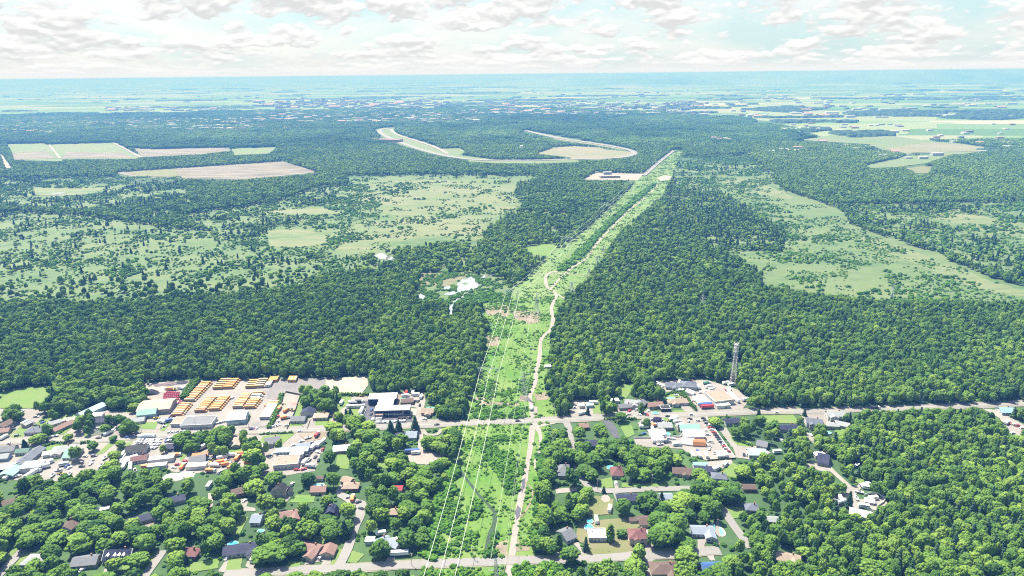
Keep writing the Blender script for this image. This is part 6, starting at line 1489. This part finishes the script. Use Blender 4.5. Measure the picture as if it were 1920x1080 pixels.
# trees that stand out one by one
for k, x, y, h, r, t, l in (('c', 1098, 1033, 12, 2.9, .9, 'blue green spire shaped spruce by the curved driveway'), ('c', 647, 1008, 15, 4.6, .3, 'tall dark spruce beside the barn style house'), ('c', 14, 1030, 12, 3.2, .7, 'pale pointed conifer at the left picture edge'),
    ('c', 351, 1058, 8, 2.4, .2, 'dark pointed spruce left of the maroon roofed brick house'), ('c', 1181, 909, 8, 2, .8, 'small blue spruce on the shady verge of the bent side street'), ('c', 1240, 940, 9, 2.6, .1, 'dark spruce left of the steel blue shed roof'),
    ('c', 48, 842, 10, 4, .2, 'dark wide spruce between main road and green grey garage'), ('c', 733, 812, 14, 4.6, .6, 'left spruce of the grove before the navy fronted building'), ('c', 748, 808, 12, 4.2, .5, 'middle spruce of the grove before the navy fronted building'), ('c', 779, 808, 16, 4.8, .6, 'tall spruce at the right corner of the navy fronted building'),
    ('c', 1102, 778, 9, 2.4, .3, 'narrow dark conifer at the front of the junction gravel lot'), ('c', 1422, 782, 10, 2.6, .25, 'dark spruce left of the flat green lawn'), ('c', 1508, 780, 8, 2.4, .2, 'dark spruce at the roadside left of the slate gabled house'), ('c', 1591, 952, 15, 3.4, .3, 'dark pointed spruce standing in the wood clearing'),
    ('c', 1545, 828, 9, 2.2, .2, 'dark spruce below the small teal pool'), ('c', 1850, 793, 11, 3.2, .15, 'dark spruce left of the right edge yard'), ('c', 1132, 925, 7, 2, .2, 'little dark spruce at the inner bend lawn'), ('c', 379, 822, 10, 2.8, .2, 'dark spruce at the top of the round tree group'), ('c', 90, 830, 6, 1.8, .4, 'small blue spruce beside the main road at left'),
    ('p', 1065, 950, 13, 3.0, .7, 'pale drooping poplar beside the grey hip roofed house drive'), ('p', 1144, 1015, 15, 3.6, .65, 'tall slender poplar right of the pale flat roofed house'), ('p', 1048, 1030, 13, 3.2, .3, 'dark slender tree left of the angled grey roofed house'), ('p', 1202, 775, 12, 3.4, .6, 'thin tall birch at the road before the low grey bungalow'),
    ('b', 252, 1000, 11, 5.4, .98, 'brightest yellow green round tree left of the white bungalow'), ('b', 312, 975, 9, 4.6, .92, 'pale yellow green tree right of the white bungalow roof'), ('b', 331, 1058, 10, 5.6, .85, 'big yellow topped maple left of the maroon roofed brick house'), ('b', 216, 1073, 9.5, 4.2, .9, 'yellow green tree before the house with four dormers'), ('b', 262, 1060, 9.5, 6.0, .6, 'broad round tree on the lawn right of the four dormer house'),
    ('b', 152, 975, 12, 7, .6, 'large domed tree right of the long camper shed'), ('b', 478, 925, 10, 6.5, .85, 'broad yellow green tree right of the brown timber house'), ('b', 622, 1012, 11, 5.2, .4, 'round green tree on the lawn above the rust roofed garage'), ('b', 502, 1050, 12, 8.5, .55, 'largest round tree right of the long navy roofed house'), ('b', 552, 1040, 11, 6.5, .4, 'dark round tree left of the L shaped rust roofed house'),
    ('b', 1244, 1015, 14, 9, .5, 'huge spreading oak between the maroon roofed house and the horseshoe drive'), ('b', 1270, 1000, 14, 8, .55, 'second huge oak beside the horseshoe drive'), ('b', 1236, 990, 13, 7, .35, 'dark upper oak behind the huge spreading oak'), ('b', 1197, 1052, 12, 5.8, .8, 'yellow spotted maple at the mouth of the bottom street'), ('b', 1286, 1055, 12, 6.6, .7, 'wide maple by the south road right of the big brown roof'),
    ('b', 1068, 1055, 11, 5.6, .45, 'dark round tree below the curved driveway on the south road'), ('b', 1024, 1035, 11, 5, .8, 'pale bushy willow beside the dark slender tree'), ('b', 834, 905, 8, 4, .95, 'bright yellow tree at the left edge of the corridor'), ('b', 852, 850, 8, 3.6, .95, 'yellow green tree at the corridor corner below the road'), ('b', 840, 818, 8, 4.6, .9, 'round yellow green tree by the sandy loop'),
    ('b', 1231, 793, 6, 3.8, .0, 'x'), ('b', 474, 872, 14, 8.5, .95, 'big bright lime tree below the triangle lawn'), ('b', 476, 848, 12, 6, .4, 'tall green tree right of the beige hip roofed house'), ('b', 425, 830, 11, 6.5, .5, 'round green tree left of the beige hip roofed house'), ('b', 1379, 822, 9, 4.4, .45, 'round tree left on the lawn beyond the sales yard'),
    ('b', 458, 820, 7, 4, .4, 'small round tree behind the beige hip roofed house'), ('b', 176, 845, 8, 4.4, .4, 'small round tree on the left forecourt'), ('b', 227, 840, 7, 4.2, .7, 'small round tree on the lawn beside the dealer lot'), ('b', 213, 828, 5, 3, .4, 'little round roadside tree above the dealer lawn'), ('b', 72, 832, 9, 6, .75, 'light green tree at the top of the long dark barn'),
    ('b', 129, 828, 7, 4.4, .8, 'light green roundish tree on the main road at left'), ('b', 216, 862, 9, 4.6, .85, 'bright tree at the foot of the slanting lawn'), ('b', 254, 772, 9, 4.8, .9, 'lime green tree between gardens and teal workshop'), ('b', 523, 844, 9, 3.6, .7, 'bright tree below the small white house on the triangle lawn'), ('b', 1392, 897, 11, 6, .8, 'wide green tree right of the bright round lawn'),
    ('b', 1164, 790, 9, 5, .5, 'wide flat cedar at the edge of the road by the asphalt drive'), ('b', 307, 850, 8, 3.6, .7, 'green tree left of the navy blue office'), ('b', 1212, 802, 9, 4.6, .4, 'round tree left of the white tent garages'), ('b', 1340, 800, 9, 5.2, .85, 'bright tree cluster beside the sales yard fence')):
    c = at(x, y)
    if l == 'x': t = .0; l = 'dark purple leaved round tree at the roadside before the sales yard'
    if k == 'c': add_tree(c.x, c.y, h, r, CCR[int(RNG.integers(3))], TK[0], '', 'spruce_tree', 'conifer', t, 'single conifers', hs=13.4, rs=2.9, lab=l)
    elif k == 'p': add_tree(c.x, c.y, h, r, PCR[int(RNG.integers(2))], TK[1], '', 'poplar_tree', 'tree', t, 'single slender trees', hs=13.2, rs=2.8, lab=l)
    else:
        cr_ = CR[int(RNG.integers(9))]
        if 'purple' in l:
            cr_ = cr_.copy(); cr_.materials[0] = nmat('purple_leaves', (.02, .018, .05), (.035, .02, .06), 1)
        add_tree(c.x, c.y, h, r, cr_, TK[int(RNG.integers(4))], '', 'broadleaf_tree', 'tree', t, 'single broadleaf trees', lab=l)
# the rest of the near trees: nobody could count them
C_NEAR = protocol('near_tree', [near_crown(200+i, R_=5, H=8.6, z0=2.8, n=85, lobe=1.12) for i in range(7)])
RX, RY, RH, RR, RC = NX[REST], NY[REST], NH[REST], NR[REST], NC[REST]
GR = []
def regtint(X, Y, n, sd=.16):
    a, b, _ = proj(X, Y, np.zeros(n)); t = .50+.45*(fbm(X, Y, 45, 21)-.5)+.40*(fbm(X, Y, 420, 23)-.5)+RNG.normal(0, sd*1.2, n); t += np.where((a > 1380) & (b > 700), .10, 0)
    return np.clip(t, .02, .98)
con = (RNG.random(len(RX)) < np.where(NA[REST] > 1030, .16, .09)) & (NB[REST] < 1)
k = ~con; scatter('woodland_trees', C_NEAR, RX[k], RY[k], np.zeros(k.sum()), np.stack([RR[k]/5, RR[k]/5, RH[k]/11.4], 1), regtint(RX[k], RY[k], k.sum()), RNG.integers(0, 7, k.sum()))
GR.append((RX[con], RY[con], np.full(con.sum(), 1.0)))
# ---- 1000 m to 2900 m
def mid_trees(r0, r1, s, seed):
    w = r1*.80; X, Y = jgrid(-w, w, r0*.8, r1, s, seed); d = np.hypot(X, Y); m, a, b, c = infr(X, Y); m &= (Y > r0) & (Y < r1); X, Y, a, b, c = X[m], Y[m], a[m], b[m], c[m]
    h = RNG.uniform(8, 14, len(X)); ok = clearmask(X, Y, h*.9); ok &= RNG.random(len(X)) < density(a, b, X, Y); return X[ok], Y[ok], h[ok], a[ok], b[ok]
X, Y, h, a, b = mid_trees(1005, 3050, 6.9, 33)
dry = np.zeros(len(X), bool)
for z in DRYW: dry |= inpoly(z, a, b)
h = np.where(dry, h*.62, h)
con = RNG.random(len(X)) < np.where(dry, .28, .17); k = ~con; n = k.sum()
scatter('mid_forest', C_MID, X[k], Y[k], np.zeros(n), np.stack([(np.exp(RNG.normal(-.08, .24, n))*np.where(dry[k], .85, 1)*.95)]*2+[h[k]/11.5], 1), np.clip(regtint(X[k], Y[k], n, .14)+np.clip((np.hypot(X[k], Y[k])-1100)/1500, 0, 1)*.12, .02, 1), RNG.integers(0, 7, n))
cx_ = np.concatenate([GR[0][0], X[con]]); cy_ = np.concatenate([GR[0][1], Y[con]]); n = len(cx_); sc = RNG.uniform(.75, 1.25, n)
scatter('conifer_forest', C_CON, cx_, cy_, np.zeros(n), np.stack([sc*1.1, sc*1.1, sc*np.where(np.arange(n) < len(GR[0][0]), 1.05, .95)], 1), regtint(cx_, cy_, n), RNG.integers(0, 4, n))
# ---- 2900 m to 7500 m: clumps of canopy
w = 7500*.8; X, Y = jgrid(-w, w, 3040, 7500, 27, 44); m, a, b, c = infr(X, Y, 60); X, Y, a, b = X[m], Y[m], a[m], b[m]
ok = clearmask(X, Y, np.full(len(X), 12.)) & clearmask(X-17, Y, np.full(len(X), 12.)) & clearmask(X+17, Y, np.full(len(X), 12.)) & clearmask(X, Y+15, np.full(len(X), 0.)) & ~inpoly([(p[0], p[1]) for p in FARM], X+(fbm(X, Y, 400, 5)-.5)*500, Y+(fbm(X, Y, 300, 6)-.5)*700) 
town = fbm(X, Y/1.0, 420, 51)
ok &= RNG.random(len(X)) < density(a, b, X, Y)
TOWNM = (b < 245) & (b > 186) & (a < 1330) & ~((a > 700) & (a < 1250) & (b > 228))
ok &= ~(TOWNM & (town > .56) & (RNG.random(len(X)) < .45))
X, Y = X[ok], Y[ok]; n = len(X); s = RNG.uniform(.95, 1.25, n)
scatter('far_forest', C_FAR, X, Y, np.full(n, -.5), np.stack([s, s, RNG.uniform(.85, 1.2, n)], 1), np.clip(.38+.7*(fbm(X, Y, 260, 61)-.5)+.5*(fbm(X, Y, 1100, 65)-.5)+RNG.normal(0, .12, n), 0, 1), RNG.integers(0, 5, n))
# woods and tree lines between the farmland fields, thinning to the horizon
def farm_woods():
    V = []; Fc = []; b0 = 0; P8 = np.array([(-1, -1, 0), (1, -1, 0), (1, 1, 0), (-1, 1, 0), (-.8, -.8, 1), (.8, -.8, 1), (.8, .8, 1), (-.8, .8, 1)], float); Q = np.array([(4, 5, 6, 7), (0, 1, 5, 4), (1, 2, 6, 5), (2, 3, 7, 6), (3, 0, 4, 7)])
    Vs = []; Fs = []; cnt = 0
    for r0, r1, s in ((2300, 7000, 30), (7000, 13000, 75), (13000, 32000, 210)):
        X, Y = jgrid(-r1*.82, r1*.82, r0*.7, r1, s, int(r0)); d = np.hypot(X, Y); m, a, b, c = infr(X, Y, 80); m &= (d >= r0) & (d < r1) & inpoly(FARM, X, Y); X, Y, a, b = X[m], Y[m], a[m], b[m]
        n = fbm(X/3.2, Y, 520*max(1, r0/9000), 77)*.7+fbm(X/2, Y, 170, 13)*.3; th = np.where(r0 < 6000, .655, np.where(d[m] > 11000, .70, .645)); ok = n > th
        # the listed open fields and blocks
        for p in CLEAR: ok &= ~inpoly(p, a, b)
        for z in (Z('1580,213 1640,209 1700,207 1735,210 1690,217 1600,219'), Z('1765,222 1800,214 1925,208 1925,222 1860,226'), Z('1550,250 1660,247 1680,255 1600,258'), Z('1712,283 1800,281 1990,286 1990,315 1800,312 1770,300'), Z('1480,246 1530,240 1560,245 1500,250'), Z('1390,206 1480,200 1550,205 1480,212')): ok |= inpoly(z, a, b)
        X, Y = X[ok], Y[ok]; k = len(X); S1 = np.stack([np.full(k, s*.56)*RNG.uniform(.8, 1.25, k), np.full(k, s*.56)*RNG.uniform(.8, 1.2, k), RNG.uniform(7, 15, k)*(1 if s < 100 else 1.3)], 1)
        v = P8[None]*S1[:, None]; v[:, :, 0] += X[:, None]; v[:, :, 1] += Y[:, None]; v += RNG.normal(0, s*.06, v.shape)*[1, 1, .15]; v[:, :4, 2] = 0
        Vs.append(v.reshape(-1, 3)); Fs.append((Q[None]+(np.arange(k)*8)[:, None, None]+cnt).reshape(-1, 4)); cnt += k*8
    V = np.vstack(Vs); Fc = np.vstack(Fs); me = bpy.data.meshes.new('farm_woods'); me.vertices.add(len(V)); me.vertices.foreach_set('co', V.astype(np.float32).ravel()); f = len(Fc)
    me.loops.add(4*f); me.loops.foreach_set('vertex_index', Fc.astype(np.int32).ravel()); me.polygons.add(f); me.polygons.foreach_set('loop_start', np.arange(0, 4*f, 4, dtype=np.int32)); me.materials.append(nmat('far_canopy', (.016, .045, .028), (.04, .085, .04), .03)); me.update(calc_edges=True)
    tag(link('farm_woods', me), kind='stuff')
farm_woods()

# ------------------------------------------------------------------ shrubs of the corridor, the bogs and the gardens
def shrubs():
    Xs = []; Ys = []; Ss = []; Ts = []
    def addz(poly, s, dens, s0, s1, t0, seed, thr=None, nz=14, skip=None):
        P = [at(x, y) for x, y in poly]; x0, x1 = min(p.x for p in P), max(p.x for p in P); y0, y1 = min(p.y for p in P), max(p.y for p in P); X, Y = jgrid(x0, x1, y0, y1, s, seed)
        a, b, c = proj(X, Y, np.zeros(len(X))); ok = inpoly(poly, a, b) & (RNG.random(len(X)) < dens)
        if thr is not None: ok &= fbm(X, Y, nz, seed) > thr
        X, Y, a, b = X[ok], Y[ok], a[ok], b[ok]; k = np.ones(len(X), bool)
        for p in HARD: k &= ~inpoly(p, a, b)
        X, Y = X[k], Y[k]; n = len(X); Xs.append(X); Ys.append(Y); Ss.append(RNG.uniform(s0, s1, n)); Ts.append(np.clip(t0+RNG.normal(0, .16, n), 0, 1))
    cor = Z(COR)
    addz([q for q in cor if q[1] > 540], 3.4, .7, .45, 1.1, .6, 1, .5); addz(cor, 2.8, .35, .25, .6, .75, 2, .45); addz([q for q in cor if q[1] < 600], 4.2, .55, .5, 1.2, .45, 14, .55)
    addz(Z('895,822 990,815 985,880 978,925 950,930 930,880 905,860'), 2.9, .9, .9, 1.6, .42, 3, .38); addz(Z('800,1040 815,985 845,915 880,925 905,945 900,1000 880,1040'), 2.9, .8, .8, 1.5, .45, 4, .42)
    addz(Z('793,1050 800,990 829,895 856,855 862,880 845,930 820,1000 810,1050'), 2.8, .9, 1.1, 2.4, .45, 5, .3); addz(Z('908,1045 918,990 935,990 925,1045'), 2.4, .9, 1.1, 2.2, .2, 6, .3)
    addz(Z('1010,850 1026,812 1034,850 1028,900 1010,930 1012,1030 1000,1040 1005,960'), 2.6, .85, 1.0, 2.2, .4, 7, .35); addz(Z('890,760 990,765 985,790 885,792'), 3.0, .8, .8, 1.5, .35, 8, .45); addz(Z('895,715 1000,712 995,742 893,745'), 3.0, .8, .7, 1.4, .45, 9, .42)
    addz(Z('1044,508 1075,478 1105,450 1140,415 1170,388 1205,358 1225,345 1230,346 1207,367 1174,395 1140,428 1120,448 1099,477 1062,508'), 4, .7, 1.4, 2.9, .45, 10, .36); addz(Z('790,1062 860,1058 950,1055 950,1110 790,1110'), 2.6, .8, .7, 1.5, .55, 11, .4); addz(Z('960,1056 1050,1054 1055,1110 958,1110'), 2.6, .8, .7, 1.5, .5, 12, .42)
    for i, z in enumerate(DRYW): addz([p for p in z], 6.0, .7, .5, 1.5, .45, 20+i, .68 if i == 4 else .5, 33)
    for i, z in enumerate(DRYW): addz([p for p in z], 9.0, .5, 1.3, 2.5, .4, 60+i, .70 if i == 4 else .54, 70)
    for i, z in enumerate(BOGS): addz(z, 6.5, .6, .5, 1.5, .3, 80+i, .60, 45)
    addz(Z('782,508 962,508 958,566 850,570 780,566'), 3.4, .8, .6, 1.7, .4, 30, .44, 20)
    for i, z in enumerate(SUBURB): addz(z, 5.2, .55, .6, 1.4, .3, 40+i, .5)
    addz(Z('1430,735 1500,742 1600,748 1900,735 1900,758 1600,764 1436,768'), 4, .6, .8, 1.6, .5, 50, .45); addz(Z('97,725 0,740 0,765 95,765'), 6, .5, .5, 1.2, .5, 51, .5)
    X, Y, s, t = (np.concatenate(v) for v in (Xs, Ys, Ss, Ts)); n = len(X); scatter('shrubs', C_SHR, X, Y, np.zeros(n), np.stack([s*RNG.uniform(.85, 1.3, n), s*RNG.uniform(.85, 1.3, n), s*RNG.uniform(.7, 1.1, n)], 1), t, RNG.integers(0, 5, n)); print('shrubs', n)
BOGS = [Z(q) for q in ('689,339 730,340 822,336 860,342 907,345 970,343 965,356 961,374 981,385 956,393 915,418 905,430 907,444 890,452 841,444 800,441 741,456 704,467 640,468 600,460 595,445 640,436 655,425 690,415 735,420 745,405 720,398 640,385 660,362', '1340,333 1440,343 1540,380 1593,420 1680,453 1780,490 1925,540 1925,566 1640,562 1467,540 1425,530 1430,508 1447,473 1513,477 1557,440 1497,400 1413,387')]
HARD = [pts(s) if isinstance(s, str) else s for s in CLEAR]
COR_P = pts(COR); HARD = [p for p in HARD if p != COR_P and not (min(q[1] for q in p) < 515 and max(q[0] for q in p)-min(q[0] for q in p) > 150)]
shrubs()

# ------------------------------------------------------------------ the hazy town and the farmsteads
TB = [nmat('town_'+k, c, tuple(v*.85 for v in c), .05) for k, c in (('white', (.50, .50, .49)), ('pale', (.38, .37, .36)), ('rose', (.36, .22, .20)), ('grey', (.24, .26, .29)))]
def town():
    rn = random.Random(12); spots = []
    def cl(x0, x1, y0, y1, n, w0, w1, h0, h1, place, wt=(6, 3, 2, 2)):
        for _ in range(n):
            y = rn.uniform(y0, y1); x = rn.uniform(x0, x1); c = at(x, y); spots.append((c, rn.uniform(w0, w1), rn.uniform(w0, w1)*.6, rn.uniform(h0, h1), rn.choices(range(4), wt)[0], place, rn.uniform(-.2, .2)))
    cl(20, 230, 222, 240, 130, 14, 40, 9, 16, 'the left quarter of the hazy town', (2, 2, 6, 2)); cl(240, 480, 224, 246, 200, 14, 45, 9, 17, 'the quarter left of the thin white mast'); cl(480, 900, 208, 232, 320, 16, 60, 9, 18, 'the quarter above the test track')
    cl(480, 840, 190, 204, 150, 25, 110, 10, 26, 'the bright business strip of the town'); cl(900, 1330, 190, 218, 320, 18, 80, 9, 20, 'the quarter right of the water tower'); cl(380, 560, 236, 244, 70, 16, 30, 9, 13, 'the red roofed estate of the town', (1, 1, 6, 1)); cl(0, 120, 238, 252, 50, 15, 45, 9, 14, 'the near left estate', (3, 2, 3, 2))
    cl(560, 660, 190, 196, 14, 22, 40, 38, 62, 'the row of tower blocks'); cl(1430, 1900, 232, 300, 110, 14, 44, 6, 10, 'the farmsteads among the right hand fields', (5, 2, 3, 2)); cl(1300, 1900, 176, 222, 130, 25, 90, 8, 14, 'the farmsteads under the hills'); cl(0, 900, 165, 188, 90, 30, 90, 10, 16, 'the distant villages', (6, 3, 1, 2)); cl(960, 1500, 168, 186, 60, 30, 110, 10, 16, 'the distant villages', (6, 3, 0, 2))
    cl(200, 420, 200, 208, 40, 30, 120, 10, 14, 'the pale sheds beyond the town'); cl(1150, 1260, 262, 272, 10, 14, 30, 7, 10, 'the clearing houses beyond the test track', (2, 2, 2, 2)); cl(1335, 1365, 262, 268, 8, 14, 30, 12, 15, 'the clearing houses in the far right wood', (2, 1, 5, 1))
    ok = []
    for s in spots:
        a, b, c = proj(np.array([s[0].x]), np.array([s[0].y]), np.array([0.])); 
        if any(inpoly(p, a, b)[0] for p in CLEAR if len(p) > 12 and min(q[1] for q in p) < 300 and max(q[1] for q in p) < 310): continue
        ok.append((max(s[1], s[3]*1.5)/c[0], s))
    ok.sort(key=lambda t: -t[0]); rest = MB()
    for i, (_, (c, w, d, h, k, place, r)) in enumerate(ok):
        if i < 285:
            e = empty('town_building', c, r, ('white', 'pale', 'rose roofed', 'grey')[k]+' building in '+place, 'building', 'buildings of '+place); MB().box(-w/2, w/2, -d/2, d/2, 0, h).build('wall', TB[k if k != 2 else 1], e); (MB().box(-w/2-.4, w/2+.4, -d/2-.4, d/2+.4, h, h+1.2) if k != 2 else gable_roof(w, d, h, d*.2)).build('roof', TB[k], e)
        else: rest.box(c.x-w/2, c.x+w/2, c.y-d/2, c.y+d/2, 0, h, k)
    o = rest.build('distant_town', TB); tag(o, kind='stuff')
town()

# ------------------------------------------------------------------ haze
m = bpy.data.materials.new('haze'); m.use_nodes = True; nt = m.node_tree; nt.nodes.clear()
v = nt.nodes.new('ShaderNodeVolumePrincipled'); v.inputs['Color'].default_value = (.0375, .105, .2675, 1); v.inputs['Density'].default_value = 3.7e-4; v.inputs['Anisotropy'].default_value = 0; v.inputs['Absorption Color'].default_value = (.817, .779, .49, 1)
o_ = nt.nodes.new('ShaderNodeOutputMaterial'); nt.links.new(v.outputs[0], o_.inputs['Volume'])
b = MB().box(-52000, 52000, -2000, 47000, -3, 305).build('haze', m); tag(b, kind='stuff')
